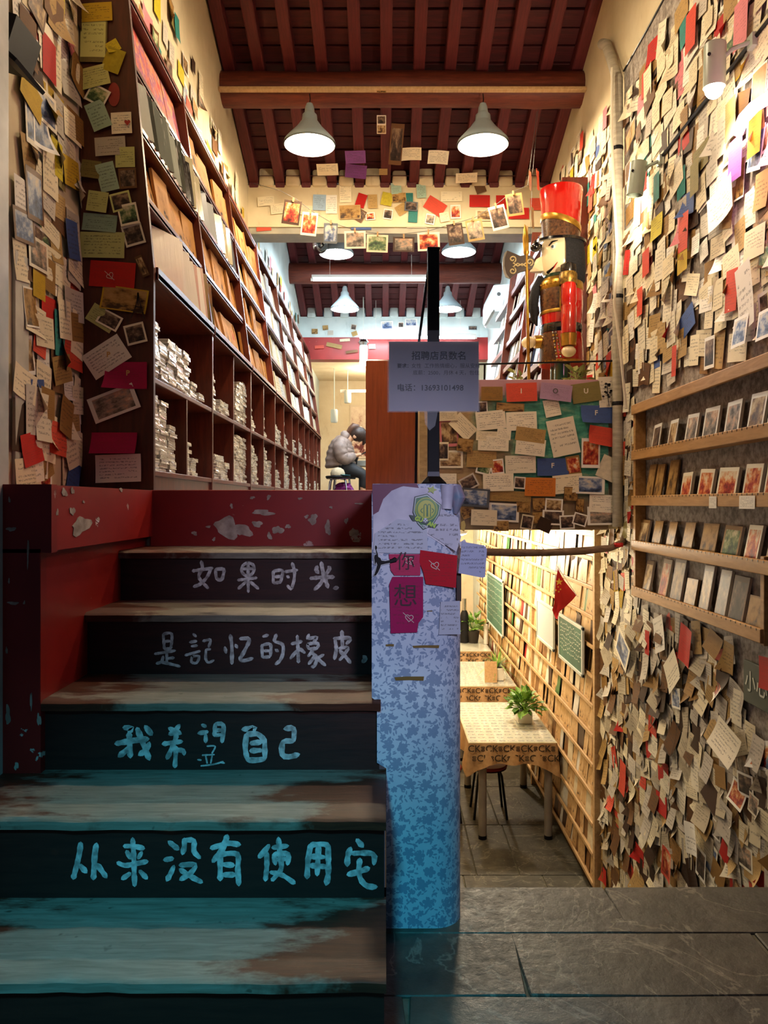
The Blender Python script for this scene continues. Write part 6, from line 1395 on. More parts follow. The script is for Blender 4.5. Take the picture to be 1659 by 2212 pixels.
lettering('crest_year', '1992', .009, fmat(at(917, 1137, 2.0300), FR_FRONT, -.2), W1, ck, .0003)
pz_('ball', circ(4.8, 919, 1124), W1, 9)
bm_ = MB()
for dx, dy in ((0, 0), (3, -2), (-3, -2), (2, 3), (-2, 3)): bm_.prism([(919+dx+1.2*math.cos(i*1.256), 1124+dy+1.2*math.sin(i*1.256)) for i in range(5)], lambda u, v, d: at(u, v, 2.0292)+Vector((0, d, 0)), .0003)
obj('ball_patch', bm_, G1, ck)
st = [(933+11*(1 if i % 2 == 0 else .5)*math.sin(i*PI/5+.3), 1058-9*(1 if i % 2 == 0 else .5)*math.cos(i*PI/5+.3)) for i in range(10)]
tag(obj('star_sticker', MB().prism(st, lambda u, v, d: at(u, v, 2.034)+Vector((0, d, 0)), .001), flat('star_lime', '9aa82c', .4)), 'lime yellow star sticker above the football crest', 'sticker')
# black leaping-figure sticker
js = thing('figure_sticker', 'black leaping-player silhouette sticker with white edge on the stair wall', 'sticker', tuple(at(812, 1245, 2.034)))
jp = [(811, 1178), (814, 1180), (815, 1184), (813, 1187), (816, 1196), (817, 1203), (822, 1206), (824, 1211), (832, 1212), (846, 1209), (853, 1205), (857, 1208), (855, 1213), (846, 1215), (832, 1218), (823, 1220), (821, 1227), (817, 1236), (812, 1243), (807, 1244), (809, 1240), (812, 1231), (815, 1220), (813, 1214), (811, 1219), (810, 1220), (809, 1212), (808, 1205), (809, 1199), (813, 1198), (812, 1189), (810, 1185), (810, 1181)]
ccx = sum(p[0] for p in jp)/len(jp); ccy = sum(p[1] for p in jp)/len(jp)
def grow(pts, d):
    out = []; n = len(pts)
    for i in range(n):
        a = Vector(pts[i-1]); b = Vector(pts[(i+1) % n]); t_ = (b-a).normalized(); out.append((pts[i][0]+t_.y*d, pts[i][1]-t_.x*d))
    return out
obj('sticker_edge', MB().prism(grow(jp, 1.6), lambda u, v, d: at(u, v, 2.0335)+Vector((0, d, 0)), .0004), W1, js)
obj('silhouette', MB().prism(jp, lambda u, v, d: at(u, v, 2.0328)+Vector((0, d, 0)), .0004), M_blackpaint, js)
# ================================================================ string of clipped photographs under the beam
Yp = 5.62
sp_ = [(548, 396), (606, 412), (640, 430), (672, 455), (718, 482), (768, 497), (820, 505), (872, 505), (925, 499), (984, 482), (1026, 470), (1074, 440), (1106, 415), (1140, 400), (1160, 240)]
wy = lambda i: 6.69 if i == 0 else Yp
tag(obj('photo_string', MB().tube([at(u, v, wy(i)) for i, (u, v) in enumerate(sp_)], .0022, 5), M_inkgrey), 'thin sagging string holding clipped photographs', 'string')
for (x, y, w, h, rl_, kd, ed, lb) in [(630, 459, 38, 52, -8, 'red', 'dark brown', 'black-framed photo of a person in red, first along the string'), (668, 484, 34, 50, -6, 'red', 'white', 'white-framed photo with a red coat on the string'), (714, 504, 30, 44, -2, 'blue', 'slate', 'dark framed photo in front of the pendant lamp'), (767, 518, 46, 38, 1, 'street', 'ivory', 'white-framed photo of a street on the string'),
        (815, 526, 46, 38, -2, 'green', 'cream', 'cream-framed photo of greenery on the string'), (872, 528, 46, 32, -1, 'street', 'dark brown', 'dark-framed photo of a square with taped corners on the string'), (926, 522, 48, 40, 2, 'red', 'ivory', 'white-framed photo of people in red on the string'), (984, 506, 34, 46, 8, 'dark', 'dark brown', 'black-framed portrait on the string'), (1026, 497, 36, 46, 10, 'street', 'tan', 'tan-framed portrait in dark clothes on the string'), (1077, 470, 36, 52, 14, 'dark', 'ivory', 'white-framed portrait of long dark hair on the string'), (1112, 442, 36, 48, 8, 'dark', 'tan', 'kraft-framed dark photo, last along the string')]:
    s = Yp/F; t = thing('clipped_photo', lb, 'photo', tuple(at(x, y, Yp)))
    p = at(x, y, Yp-.008); base = fmat(p, FR_FRONT, math.radians(rl_)); w_, h_ = w*s, h*s
    f = MB(); f.add([base @ Vector(q) for q in ((-w_/2, -h_/2, 0), (w_/2, -h_/2, 0), (w_/2, h_/2, 0), (-w_/2, h_/2, 0))], [(0, 1, 2, 3)], [[(0, 0), (1, 0), (1, 1), (0, 1)]])
    o = obj('print', f, M_pic2[kd] if False else M_pic[kd], t); o.color = lin(CN[ed])+(1,)
    obj('clip', xf(MB().box(-.006, .006, h_/2-.012, h_/2+.02, -.006, .008), base), flat('clip_wood', 'b08a58', .6), t)
# cards hanging edge-on near the soldier's hat
for i, (x, y, h) in enumerate([(1144, 390, 40), (1160, 388, 40), (1150, 470, 44), (1137, 505, 36)]):
    s = Yp/F; o = sheet_obj('hanging_card', at(x, y, 5.6), FR_FRONT @ Matrix.Rotation(1.2, 3, 'Y'), .10, h*s, .15, ['ivory', 'coral', 'tan', 'cream'][i], M_card, 'bow', i); tag(o, ['ivory', 'coral', 'tan', 'cream'][i]+' card hanging edge-on from a thread by the soldier\'s hat', 'card')
tag(obj('thread', MB().tube([at(1163, 235, 5.6), at(1150, 380, 5.6), at(1145, 520, 5.6)], .0015, 4), M_inkgrey), 'thread hanging from the beam beside the soldier\'s hat', 'thread')
# ================================================================ second room: air conditioner, small spotlight, posters
ac = thing('air_conditioner', 'white split air conditioner on the right wall of the second room', 'air conditioner', (1.37, 9.2, 2.2))
prof = [(1.455, 2.20), (1.27, 2.20), (1.235, 2.26), (1.235, 2.42), (1.25, 2.50), (1.455, 2.52)]
obj('casing', MB().prism(prof, lambda u, v, d: Vector((u, 8.75+d, v)), .85), flat('ac_white', 'c4ccd2', .4), ac)
obj('side_logo', MB().lathe([(.001, 0), (.022, 0)], (0, 0, 0), 16, mat=Matrix.Rotation(PI/2, 3, 'X')) if False else MB().prism([(1.31+.022*math.cos(i*PI/10), 2.40+.022*math.sin(i*PI/10)) for i in range(20)], lambda u, v, d: Vector((u, 8.748+d, v)), .001), M_inkgrey, ac)
obj('vane', MB().obox((1.25, 9.175, 2.225), (.006, .8, .06), (0, .6, 0)), M_white, ac)
sl = thing('clip_spotlight', 'small open spotlight beside the pendant lamp behind the photos', 'spotlight', tuple(at(690, 540, 8.1)))
ax_ = Vector((-.35, -.75, -.35)).normalized(); q = ax_.to_track_quat('Z', 'Y').to_matrix().to_4x4(); c0 = at(697, 528, 8.15)
obj('reflector', xf(MB().lathe([(.03, -.10), (.05, -.06), (.085, .05), (.09, .06), (.075, .05), (.04, -.03), (.001, -.05)], n=20), Matrix.Translation(c0) @ q), M_steel, sl, smooth=True)
obj('bracket', MB().tube([c0, c0+Vector((.03, .06, .18)), c0+Vector((.03, .06, .62))], .01, 6), M_black, sl)
for (px, py, Y, lb) in ((785, 765, 10.5, 'lit spotlight hanging in front of the red band'), (751, 858, 12.8, 'small white spotlight on the far ceiling rail'), (722, 900, 12.6, 'grey cylinder spotlight on the far wall')):
    p = at(px, py, Y); t = thing('spotlight', lb, 'spotlight', tuple(p))
    obj('housing', MB().lathe([(.001, .12), (.05, .12), (.06, .1), (.06, -.08), (.05, -.1), (.001, -.09)], tuple(p), 16), M_enamel, t, smooth=True)
    if 'lit' in lb:
        obj('bulb', MB().ball((p.x, p.y-.02, p.z-.12), .055, 12), M_bulb, t, smooth=True)
        obj('cage', MB().lathe([(.05, .12), (.075, .16), (.05, .2)], tuple(p), 14), M_steel, t)
    obj('stem', MB().tube([p+Vector((0, 0, .12)), p+Vector((0, .0, 2.22-p.z if Y > 11 else 2.84-p.z))] if Y < 12.7 or True else [], .008, 6), M_enamel, t)
po = thing('wall_poster', 'pink and cream poster with dark figures on the far cream wall', 'poster', tuple(at(775, 920, 13.88)))
f = MB(); a_, b_ = at(756, 875, 13.885), at(842, 990, 13.885); f.add([(a_.x, 13.885, b_.z), (b_.x, 13.885, b_.z), (b_.x, 13.885, a_.z), (a_.x, 13.885, a_.z)], [(0, 1, 2, 3)], [[(0, 0), (1, 0), (1, 1), (0, 1)]])
o = obj('print', f, picture('pink_poster_print', [(.36, '6a2c24'), (.42, 'b98a78'), (.5, 'd9bfa8'), (.7, 'e8d4bc')], scale=7, border=.03), po); o.color = lin('d9c4a8')+(1,)
tag(obj('far_lamp_rail', MB().box(at(735, 848, 12.8).x, .9, 12.78, 12.82, at(735, 848, 12.8).z, at(735, 842, 12.8).z), M_white), 'white lamp rail under the far ceiling', 'lamp track')
# ================================================================ seated woman, stools, cap, side table
def skin_mesh(chains, sub=2):
    """chains: list of [(point, radius), ...]; the first vertex of a chain may be ('@', index) to join an existing vertex"""
    vs, es, rs = [], [], []; marks = {}
    for ch in chains:
        prev = None
        for it in ch:
            if it[0] == '@': prev = marks[it[1]]; continue
            p, r = it[0], it[1]
            vs.append(p); rs.append(r); i = len(vs)-1
            if len(it) > 2: marks[it[2]] = i
            if prev is not None: es.append((prev, i))
            prev = i
    me = bpy.data.meshes.new('figure'); me.from_pydata([tuple(v) for v in vs], es, [])
    o = bpy.data.objects.new('figure_tmp', me); COL.objects.link(o)
    md = o.modifiers.new('skin', 'SKIN'); md.use_smooth_shade = True
    sv = me.skin_vertices[0].data
    for i, r in enumerate(rs): sv[i].radius = (r, r) if not isinstance(r, tuple) else r
    sv[0].use_root = True
    sd_ = o.modifiers.new('sub', 'SUBSURF'); sd_.levels = sub
    dg = bpy.context.evaluated_depsgraph_get(); dg.update()
    m2 = bpy.data.meshes.new_from_object(o.evaluated_get(dg)); bpy.data.objects.remove(o)
    m2.polygons.foreach_set('use_smooth', [True]*len(m2.polygons)); return m2
def woman():
    Yw = 10.5; k = Yw/F
    P = lambda px, py, dy=0.0: Vector(((px-VX)*k, Yw+dy, -(py-VY)*k))
    t = thing('person', 'seated person in a puffy mauve jacket, ponytail, bent over a phone', 'person', (P(735, 1040).x, Yw, UZ+.002))
    # zoom coordinates of the photograph: 13.0 zoom px = 1 px, origin (690, 900)
    Zp = lambda zx, zy, dy=0.0: P(690+zx/13.0, 900+zy/13.0, dy)
    skin = flat('skin', 'b98a68', .5); jk = noisy('mauve_quilted_jacket', '75625a', '8f7a70', 16, .55); tr = noisy('black_trousers', '0d0d12', '17171c', 16, .7)
    # body: head, neck, torso, arms with hands, legs
    body = [[(Zp(600, 1330), .12, 'hip'), (Zp(600, 1000), .11), (Zp(700, 760), .09, 'chest'), (Zp(850, 640), .045, 'neck'), (Zp(930, 560), .05), (Zp(1040, 590), .085), (Zp(1110, 520), .10)],
            [('@', 'chest'), (Zp(640, 760, -.17), .055, 'sh1'), (Zp(640, 1010, -.20), .045), (Zp(720, 1200, -.20), .04), (Zp(950, 1140, -.13), .032), (Zp(1060, 1090, -.09), .024), (Zp(1120, 1075, -.08), .026, 'h1')],
            [('@', 'h1'), (Zp(1170, 1060, -.075), .010), (Zp(1215, 1075, -.07), .008)], [('@', 'h1'), (Zp(1165, 1085, -.095), .010), (Zp(1205, 1100, -.09), .008)], [('@', 'h1'), (Zp(1140, 1045, -.06), .010), (Zp(1175, 1030, -.05), .008)],
            [('@', 'h1'), (Zp(1165, 1075, -.055), .010), (Zp(1205, 1090, -.05), .008)], [('@', 'h1'), (Zp(1160, 1100, -.075), .010), (Zp(1195, 1112, -.07), .008)],
            [('@', 'chest'), (Zp(660, 760, .17), .055), (Zp(700, 1010, .20), .045), (Zp(780, 1180, .20), .04), (Zp(1000, 1120, .1), .032), (Zp(1100, 1085, .02), .022)],
            [('@', 'hip'), (Zp(760, 1440, -.10), .09), (Zp(1050, 1560, -.12), .075), (Zp(1260, 1640, -.12), .06), (Zp(1230, 1860, -.12), .045), (Zp(1200, 2060, -.12), .035), (Zp(1290, 2075, -.12), .03)],
            [('@', 'hip'), (Zp(760, 1440, .10), .09), (Zp(1050, 1540, .12), .075), (Zp(1260, 1600, .12), .06), (Zp(1240, 1850, .12), .045), (Zp(1210, 2060, .12), .035), (Zp(1300, 2075, .12), .03)]]
    bo = obj('body', skin_mesh(body, 2), skin, t)
    bo.data.materials.append(skin)
    # face details in profile, towards +X and down
    obj('nose', MB().ball(Zp(1125, 700), .016, 8), skin, bo, smooth=True)
    obj('ear', MB().ball(Zp(1000, 580, -.085), .026, 8, sy=.4), skin, bo, smooth=True)
    obj('eye', MB().ball(Zp(1100, 650, -.05), .009, 8), M_lacblack, bo, smooth=True)
    obj('mouth', MB().ball(Zp(1085, 750, -.03), .012, 8, sz=.4), flat('lip', '8a4a44', .5), bo, smooth=True)
    # jacket: quilted torso and sleeves
    def puff(path, radii, n=14, rings=5, squash=1.0):
        pts = []; rs = []
        for i in range(len(path)-1):
            for q in range(rings):
                u = q/rings; pts.append(path[i].lerp(path[i+1], u)); r = radii[i]+(radii[i+1]-radii[i])*u; rs.append(r*(1+.07*math.sin(u*PI)-.04))
        pts.append(path[-1]); rs.append(radii[-1]*.8); return MB().tube(pts, rs, n)
    tor = puff([Zp(600, 1400), Zp(585, 1280), Zp(590, 1130), Zp(610, 980), Zp(640, 840), Zp(690, 710), Zp(760, 600)], [.215, .21, .20, .19, .175, .14, .085], 18)
    jo = obj('jacket', tor, jk, t, smooth='all')
    obj('sleeve', puff([Zp(660, 720, -.15), Zp(600, 850, -.21), Zp(610, 990, -.23), Zp(650, 1130, -.23), Zp(740, 1220, -.22), Zp(870, 1170, -.18), Zp(985, 1110, -.12)], [.085, .10, .098, .092, .085, .07, .05]), jk, jo, smooth='all')
    obj('sleeve', puff([Zp(680, 720, .15), Zp(640, 850, .21), Zp(660, 990, .23), Zp(720, 1130, .23), Zp(800, 1200, .21), Zp(920, 1150, .16), Zp(1030, 1100, .08)], [.085, .10, .098, .092, .085, .07, .05]), jk, jo, smooth='all')
    obj('hood', puff([Zp(600, 560, 0), Zp(700, 560, 0), Zp(800, 630, 0)], [.06, .09, .07], 14), jk, jo, smooth='all')
    tm = [[(Zp(620, 1400), .15, 'hip'), (Zp(780, 1450, -.10), .115), (Zp(1050, 1560, -.12), .095), (Zp(1270, 1650, -.12), .08), (Zp(1240, 1860, -.12), .06), (Zp(1215, 2040, -.12), .05)], [('@', 'hip'), (Zp(780, 1440, .10), .115), (Zp(1050, 1540, .12), .095), (Zp(1270, 1610, .12), .08), (Zp(1250, 1860, .12), .06), (Zp(1225, 2040, .12), .05)]]
    obj('trousers', skin_mesh(tm, 2), tr, t).data.materials.append(tr)
    hm = noisy('dark_brown_hair', '1d110c', '3a2218', 30, .45, stretch=(1, 1, 4))
    hr = MB().ball(Zp(1100, 490), .118, 16, sy=.9, sz=.92, m=10)
    hr.tube([Zp(1150, 440), Zp(1250, 520), Zp(1290, 620), Zp(1260, 720), Zp(1215, 800)], [.07, .075, .05, .03, .008], 10)
    ho = obj('hair', hr, hm, t, smooth='all')
    obj('ponytail', MB().tube([Zp(1080, 400), Zp(1050, 290), Zp(980, 270), Zp(900, 360), Zp(810, 460), Zp(740, 510)], [.035, .05, .055, .055, .04, .008], 10), noisy('brown_hair', '4a2c1c', '6a4430', 30, .45), ho, smooth='all')
    obj('hair_tie', MB().ball(Zp(1050, 380), .03, 8), flat('tie_pale', 'c9a89a', .5), ho, smooth=True)
    ph = obj('mobile_phone', MB().obox(Zp(1235, 1040, -.05), (.10, .07, .012), (0, -.5, 0)), M_blackpaint); tag(ph, 'dark mobile phone held by the seated person', 'phone')
    return Zp
Zp = woman()
def stool(cx, cy, zs, zf, r, seatmat, legmat, label, splay=.03, loop=False, th=.03):
    t = thing('round_stool', label, 'stool', (cx, cy, zf))
    obj('seat', MB().lathe([(.001, zs-th), (r*.94, zs-th), (r, zs-th*.6), (r, zs-th*.3), (r*.95, zs), (.001, zs+.004)], (cx, cy, 0), 24), seatmat, t, smooth=True)
    obj('seat_ring', MB().lathe([(r*.9, zs-th-.012), (r*.97, zs-th-.006), (r*.9, zs-th)], (cx, cy, 0), 24), legmat, t, smooth=True)
    for i in range(4):
        a = PI/4+i*PI/2; d = Vector((math.cos(a), math.sin(a), 0)); b = Vector((cx, cy, 0))
        obj('leg', MB().tube([b+d*r*.25+Vector((0, 0, zs-th-.008)), b+d*r*.72+Vector((0, 0, zs-th-.012)), b+d*r*.86+Vector((0, 0, zs-th-.05)), b+d*(r*.9+splay)+Vector((0, 0, zf))], .011, 8), legmat, t, smooth=True)
    return t
pz1 = Zp(600, 1690); stool(Zp(570, 1700).x, 10.15, pz1.z, UZ+.002, .17, M_blackpaint, M_steel, 'black round stool with chrome legs holding a cap, beside the seated person')
stool(Zp(640, 1450).x, 10.5, Zp(600, 1450).z-.05, UZ+.002, .16, M_blackpaint, M_steel, 'black round stool with chrome legs under the seated person')
cp = thing('baseball_cap', 'beige cap with teal brim underside lying on the stool', 'cap', (Zp(600, 1640).x, 10.13, pz1.z+.006))
c0 = Vector((Zp(560, 1640).x, 10.13, pz1.z+.006))
obj('crown', MB().lathe([(.095, 0), (.098, .03), (.08, .075), (.045, .1), (.001, .11)], tuple(c0), 16), flat('cap_beige', 'b5a488', .8), cp, smooth=True)
obj('brim', MB().lathe([(.09, .012), (.17, .004), (.17, -.002), (.09, .004)], tuple(c0), 12, a0=-1.1, a1=.9), flat('cap_teal', '1f5f66', .7), cp, smooth=True)
tb = thing('side_table', 'small grey table edge before the seated person', 'table', (Zp(1200, 1300).x+.1, 10.5, UZ+.002))
a_, b_ = Zp(980, 1200), Zp(1270, 1360)
obj('top_box', MB().bbox(a_.x, a_.x+.45, 10.75, 11.15, b_.z, a_.z, .004), noisy('grey_laminate', '84827a', '98958a', 4, .5), tb)
for dx in (.06, .4): obj('leg', MB().tube([(a_.x+dx, 10.95, b_.z), (a_.x+dx, 10.95, UZ+.002)], .015, 8), M_black, tb)
bg = thing('gift_bag', 'crumpled shiny purple bag under the black stool', 'bag', (Zp(720, 1950).x, 10.2, UZ+.002))
bm_ = bmesh.new(); bmesh.ops.create_icosphere(bm_, subdivisions=3, radius=1); rr = random.Random(2)
for v in bm_.verts: v.co = Vector((v.co.x*.12, v.co.y*.09, v.co.z*.10))*(1+rr.uniform(-.18, .18))+Vector((Zp(720, 1850).x, 10.17, UZ+.12))
obj('bag_body', MB().bm(bm_), flat('purple_foil', '7a2a72', .2, metal=.5), bg)
# ================================================================ sunken room
LX = 1.405
lr = thing('envelope_rack', 'tall pale pine rack with rows of kraft envelopes along the sunken room wall', 'rack', (1.43, 8, LZ))
LROW = [-.38-.2*i for i in range(12)]
y0, y1 = 5.12, 11.6
obj('back_board', MB().box(XR-.012, XR-.004, y0, y1, LZ+.002, -.19), noisy('dark_back_board', '3a2818', '5a4028', 8, .8), lr)
obj('end_post', MB().bbox(LX-.006, XR-.004, y0-.045, y0, LZ+.001, -.175, .003), M_pine, lr)
obj('top_rail', MB().bbox(LX-.004, XR-.012, y0, y1, -.235, -.19, .003), M_pine, lr)
for yy in (7.3, 9.45): obj('upright', MB().bbox(LX-.002, XR-.012, yy-.02, yy+.02, LZ+.001, -.19, .003), M_pine, lr)
for z in LROW:
    obj('rail', MB().bbox(LX-.008, LX+.006, y0, y1, z-.014, z+.012, .003), M_pine, lr)
    obj('rail_floor', MB().box(LX+.006, XR-.012, y0, y1, z-.02, z-.012), M_pine, lr)
M_pic['kraftenv'] = picture('kraft_envelope_print', [(.33, '2a1c10'), (.37, 'b89464'), (.5, 'c9a676'), (.7, 'd2b080')], scale=5, border=.12)
env = Layer()
EM = {}
def env_mesh(mat):
    if mat.name not in EM:
        mb = MB(); sq = [(0, 0), (1, 0), (1, 1), (0, 1)]; z4 = [(0, 0)]*4
        v = [(-.5, 0, 0), (.5, 0, 0), (.5, 1, 0), (-.5, 1, 0), (-.5, 0, 1), (.5, 0, 1), (.5, 1, 1), (-.5, 1, 1)]
        mb.add(v, [(4, 5, 6, 7), (0, 3, 2, 1), (0, 1, 5, 4), (2, 3, 7, 6), (1, 2, 6, 5), (0, 4, 7, 3)], [sq, z4, z4, z4, z4, z4]); EM[mat.name] = mesh_of(mb, 'envelope', mat)
    return EM[mat.name]
cells = []
for i, z in enumerate(LROW):
    y = y0+.03
    while y < y1-.1:
        w = R.choice([.12, .13, .15, .11]); cells.append((y+w/2, z, w, i))
        y += w*R.uniform(.75, 1.0) if R.random() < .92 else w+R.uniform(.03, .07)
vis = [c for c in cells if -c[1]*F/c[0] < 850]; vis.sort(key=lambda c: c[0])
ECOL = {'kraft': 'c9a676', 'pale kraft': 'd8bd90', 'cream': 'e8dcbc', 'white': 'ece8dc', 'brown': '8a6238', 'dark brown': '4a3020', 'red': 'b82c2c', 'green': '4a7a42'}
for n_, (y, z, w, i) in enumerate(vis):
    col = R.choices(list(ECOL), [40, 25, 10, 8, 6, 5, 1.2, .8])[0]; h = R.uniform(.17, .205)
    m = fmat((LX+.018+R.uniform(0, .012), y, z-.012), FR_RIGHT, R.gauss(0, .09), -R.uniform(.04, .14), R.uniform(-.08, .08)) @ Matrix.Diagonal((w, h, .005, 1))
    if n_ < 300:
        mat = M_pic['kraftenv'] if col in ('kraft', 'pale kraft') else M_cover
        o = bpy.data.objects.new('envelope', env_mesh(mat)); COL.objects.link(o); place(o, m); o.color = lin(ECOL[col])+(1,)
        rw = ['first', 'second', 'third', 'fourth', 'fifth', 'sixth', 'seventh', 'eighth', 'ninth', 'tenth', 'eleventh', 'twelfth'][i]
        tag(o, col+' envelope in the '+rw+' row from the top of the pine rack', 'envelope', col+' envelopes, '+rw+' row of the pine rack')
    else:
        CN['_e'] = ECOL[col]; me = env_mesh(M_cover)
        vs = [m @ v.co for v in me.vertices]; fs = [list(p.vertices) for p in me.polygons]
        env.mb.add(vs, fs, [[(0, 0)]*4]*6); cc = lin(ECOL[col]); env.cols += [(cc[0], cc[1], cc[2], R.random())]*6
o_ = env.build('envelope_rows', 'envelopes filling the far end of the pine rack'); o_['category'] = 'envelopes'
# boards and flag hung on the rack
def board(px0, px1, pyt, pyb, X, mat, frame, label, chalk):
    Ya, Yb = X*F/(px0-VX), X*F/(px1-VX); Ym = (Ya+Yb)/2; zt, zb = -(pyt-VY)/F*Ym, -(pyb-VY)/F*Ym
    t = thing('chalkboard', label, 'board', (X, Ym, zb))
    obj('panel', MB().box(X, X+.008, Yb+.02, Ya-.02, zb+.02, zt-.02), mat, t)
    for a, b, c, d in ((Yb, Ya, zt-.025, zt), (Yb, Ya, zb, zb+.025), (Yb, Yb+.025, zb, zt), (Ya-.025, Ya, zb, zt)): obj('frame_strip', MB().bbox(X-.006, X+.012, a, b, c, d, .003), frame, t)
    if chalk:
        mb = MB(); rr = random.Random(int(px0))
        for i in range(7):
            z = zt-.06-(zt-zb-.12)*i/7; y = Ya-.06
            while y > Yb+.08:
                l = rr.uniform(.02, .05); ribbon(mb, [(y, z), (y-l*.5, z+rr.uniform(-.012, .012)), (y-l, z+rr.uniform(-.01, .01))], .005, lambda u, v: Vector((X-.0012, u, v)), 3); y -= l+.02
        obj('chalk_writing', mb, M_chalk, t)
al = flat('board_frame_grey', 'c4ccc4', .4)
board(1207, 1259, 1338, 1440, 1.37, M_chalkgreen, al, 'green chalkboard with chalk writing, hung near the end post of the pine rack', True)
board(1160, 1196, 1302, 1392, 1.37, flat('whiteboard', 'b9c4c8', .3), al, 'white board hung on the pine rack between the green ones', False)
board(1052, 1086, 1243, 1358, 1.37, M_chalkgreen, al, 'tall green chalkboard hung deep in the sunken room', True)
fg = thing('red_flag', 'small red flag with yellow stars hanging on the pine rack', 'flag', tuple(at(1215, 1335, 5.3)))
Yf = 5.2
fp = [[(1205, 1228), (1216, 1250), (1230, 1268), (1245, 1286)], [(1201, 1252), (1212, 1272), (1222, 1288), (1236, 1297)], [(1199, 1278), (1207, 1294), (1214, 1304), (1222, 1310)], [(1197, 1304), (1201, 1318), (1204, 1324), (1208, 1322)], [(1193, 1318), (1196, 1326), (1200, 1336), (1204, 1338)]]
vs = [at(u, v, Yf+.012*math.sin(j*2+i)) for j, r_ in enumerate(fp) for i, (u, v) in enumerate(r_)]
obj('cloth', MB().add(vs, [(j*4+i, j*4+i+1, j*4+i+5, j*4+i+4) for j in range(4) for i in range(3)]), M_flag, fg, smooth='all')
def star(px, py, r): return [(px+r*(1 if i % 2 == 0 else .42)*math.sin(i*PI/5), py-r*(1 if i % 2 == 0 else .42)*math.cos(i*PI/5)) for i in range(10)]
for px, py, r in ((1208, 1257, 8), (1201, 1275, 2.4), (1207, 1278, 2.4), (1211, 1273, 2.2), (1206, 1268, 2)): obj('star', MB().prism(star(px, py, r), lambda u, v, d: at(u, v, Yf-.02)+Vector((0, d, 0)), .002), M_yellow, fg)
obj('stick', MB().tube([at(1204, 1224, Yf), at(1248, 1290, Yf)], .003, 5), M_white, fg)
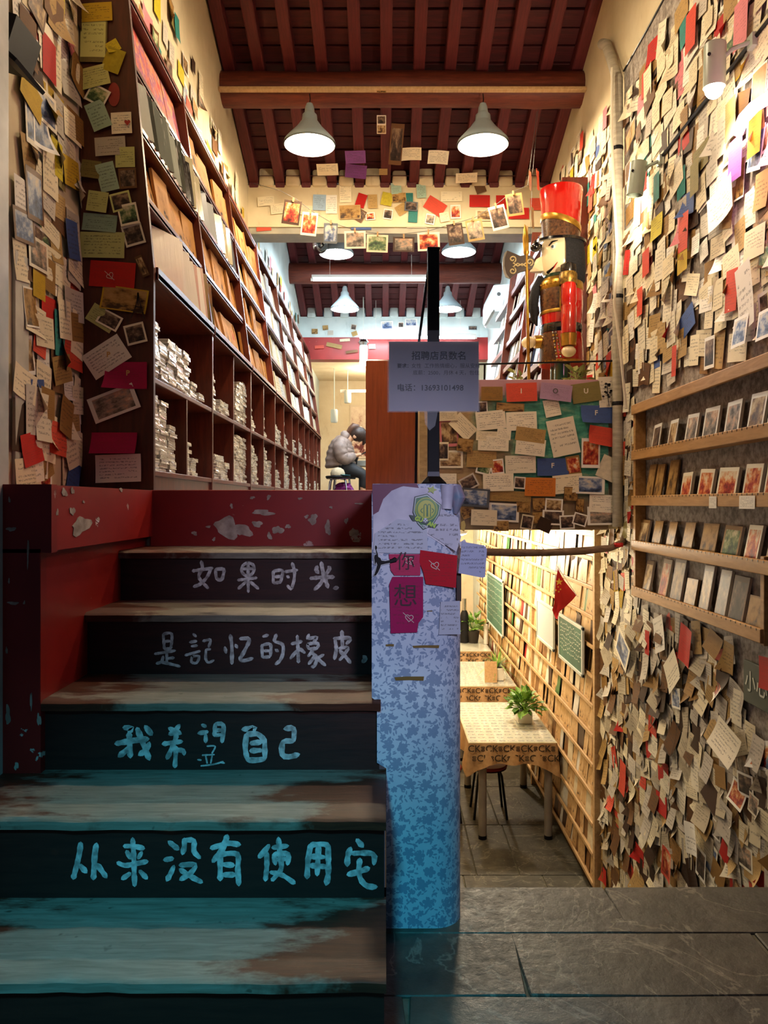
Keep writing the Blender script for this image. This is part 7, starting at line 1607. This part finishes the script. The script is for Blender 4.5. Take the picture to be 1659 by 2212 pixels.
# tables with printed cloth under glass
def cloth_mat():
    t = NT('ck_print_cloth'); 
    f = t.noise(t.coord(), 30, 3); return t.fin(t.ramp(f, [(.3, lin('a98254')), (.7, lin('bf9868'))]), .6)
M_cloth = cloth_mat(); M_clothtop = noisy('cloth_with_glass_glare', 'c0b894', 'd4ccaa', 9, .12, coat=.6); M_print = flat('cloth_print_dark', '3a2a18', .7)  # top copy of the cloth is paler, glass reflection put into its colour
txt = {}
def glyph(ch, s):
    if (ch, s) not in txt: txt[(ch, s)] = text_mb(ch, s, .001)
    g = txt[(ch, s)]; m = MB(); m.v = list(g.v); m.f = [list(f) for f in g.f]; return m
tl = ['table under the printed cloth with the bushy green plant on it', 'table under the printed cloth with the spider plant on it', 'table under the printed cloth deepest in the sunken room']
ZT = -1.92
for k in range(3):
    ya = 6.06+1.86*k; yb = ya+1.22; xa, xb = .665, 1.375
    t = thing('dining_table', 'grey-legged '+tl[k], 'table', ((xa+xb)/2, (ya+yb)/2, LZ))
    obj('table_top', MB().box(xa+.004, xb-.004, ya+.004, yb-.004, ZT-.03, ZT-.006), M_legmetal, t)
    for x in (xa+.12, xb-.06):
        for y in (ya+.06, yb-.06):
            lg = obj('leg', MB().tube([(x, y, ZT-.03), (x, y, LZ+.02)], .033, 12), M_legmetal, t, smooth=True); obj('foot_cap', MB().tube([(x, y, LZ+.03), (x, y, LZ)], .035, 12), M_black, lg, smooth=True)
    c = thing('tablecloth', 'brown lettered cloth on the '+tl[k].replace('table under the printed cloth ', 'table '), 'tablecloth', ((xa+xb)/2, (ya+yb)/2, ZT))
    obj('cloth_top', MB().box(xa, xb, ya, yb, ZT-.005, ZT), M_clothtop, c)
    n = 40; vs = []; path = [(xa, yb), (xa, ya), (xb, ya), (xb, yb)]; seg = []
    for (p, q) in zip(path[:-1], path[1:]):
        for i in range(n):
            u = i/n; seg.append((p[0]+(q[0]-p[0])*u, p[1]+(q[1]-p[1])*u))
    seg.append(path[-1])
    for lv in range(4):
        for j, (x, y) in enumerate(seg):
            w = .008*lv*math.sin(j*.55)+.006*lv; nx = -1 if x <= xa+1e-6 else (1 if x >= xb-1e-6 else 0); ny = -1 if y <= ya+1e-6 else 0
            cd = min(math.hypot(x-xa, y-ya), math.hypot(x-xb, y-ya)); drop = .165+.10*max(0, 1-cd/.16)
            vs.append((x+nx*w, y+ny*w, ZT-.004-drop*lv/3))
    m_ = len(seg); obj('cloth_skirt', MB().add(vs, [(l*m_+j, l*m_+j+1, (l+1)*m_+j+1, (l+1)*m_+j) for l in range(3) for j in range(m_-1)]), M_cloth, c, smooth='all')
    pr = MB()
    for r_ in range(2):
        for j in range(10):
            s_ = 'CK' if (j+r_) % 2 == 0 else '88'; g = glyph(s_, .075 if s_ == 'CK' else .042)
            m = fmat((xa+.045+j*.07, ya-.013-.008*r_, ZT-.045-r_*.075), FR_FRONT, 0 if s_ == 'CK' else PI/2); xf(g, m); pr.add(g.v, g.f)
    for r_ in range(15 if k < 2 else 0):
        for j in range(9):
            s_ = 'CK' if (j+r_) % 2 == 0 else '88'; g = glyph(s_, .05); m = Matrix.Translation((xa+.05+j*.076, ya+.05+r_*.08, ZT+.0006)); xf(g, m); pr.add(g.v, g.f)
    tag(obj('cloth_print', pr, M_print, c), None, None, None, 'stuff')
    obj('glass_sheet', MB().box(xa+.01, xb-.01, ya+.01, yb-.01, ZT+.002, ZT+.006), M_glass, c)
stool(.90, 6.62, LZ+.44, LZ, .165, flat('stool_red', '8f231a', .35), M_black, 'red-topped round stool tucked under the table with the bushy plant', .05)
stool(.50, 6.55, LZ+.44, LZ, .165, flat('stool_red', '8f231a', .35), M_black, 'red-topped round stool at the side of the table, mostly behind the stair wall', .05)
pA = at(1132, 1560, 1.916*F/475); leafy('potted_plant', 'bushy green plant in a white square pot on the lettered tablecloth', (pA.x, pA.y, ZT+.0065), 90, .085, .15, M_leaf, (.07, .10, M_pot), 11)
pB = at(1068, 1468, 1.916*F/383); leafy('potted_plant', 'spider plant in a white pot on the second lettered tablecloth', (pB.x+.03, pB.y, ZT+.0065), 46, .26, .1, M_leaf, (.07, .13, M_pot), 12, 'blade')
tag(obj('menu_stand', MB().obox((pB.x-.06, pB.y-.15, ZT+.12), (.13, .012, .22), (-.12, 0, 0)), M_pine), 'upright wooden menu card in front of the spider plant', 'menu stand')
pC = at(1022, 1388, 1.916*F/303); leafy('potted_plant', 'green plant with yellow tips in a dark pot on the far table', (pC.x, pC.y, ZT+.0065), 50, .11, .2, M_leaf, (.09, .16, flat('dark_pot', '2c2620', .5)), 13)
cd = MB().lathe([(.03, 0), (.03, .26), (.001, .27)], (pC.x+.16, pC.y-.1, ZT+.0065), 12); tag(obj('white_candle', cd, M_pot, smooth=True), 'white candle standing beside the plant on the far table', 'candle')
bt_ = thing('bottle', 'dark bottle with silver neck on the far table', 'bottle', (pC.x-.12, pC.y, ZT+.0065))
obj('glass_body', MB().lathe([(.001, 0), (.06, 0), (.062, .02), (.062, .34), (.05, .4), (.03, .44)], (pC.x-.12, pC.y, ZT+.0065), 16), M_blackpaint, bt_, smooth=True)
obj('neck', MB().lathe([(.03, .44), (.028, .56), (.03, .6), (.001, .6)], (pC.x-.12, pC.y, ZT+.0065), 14), M_steel, bt_, smooth=True)
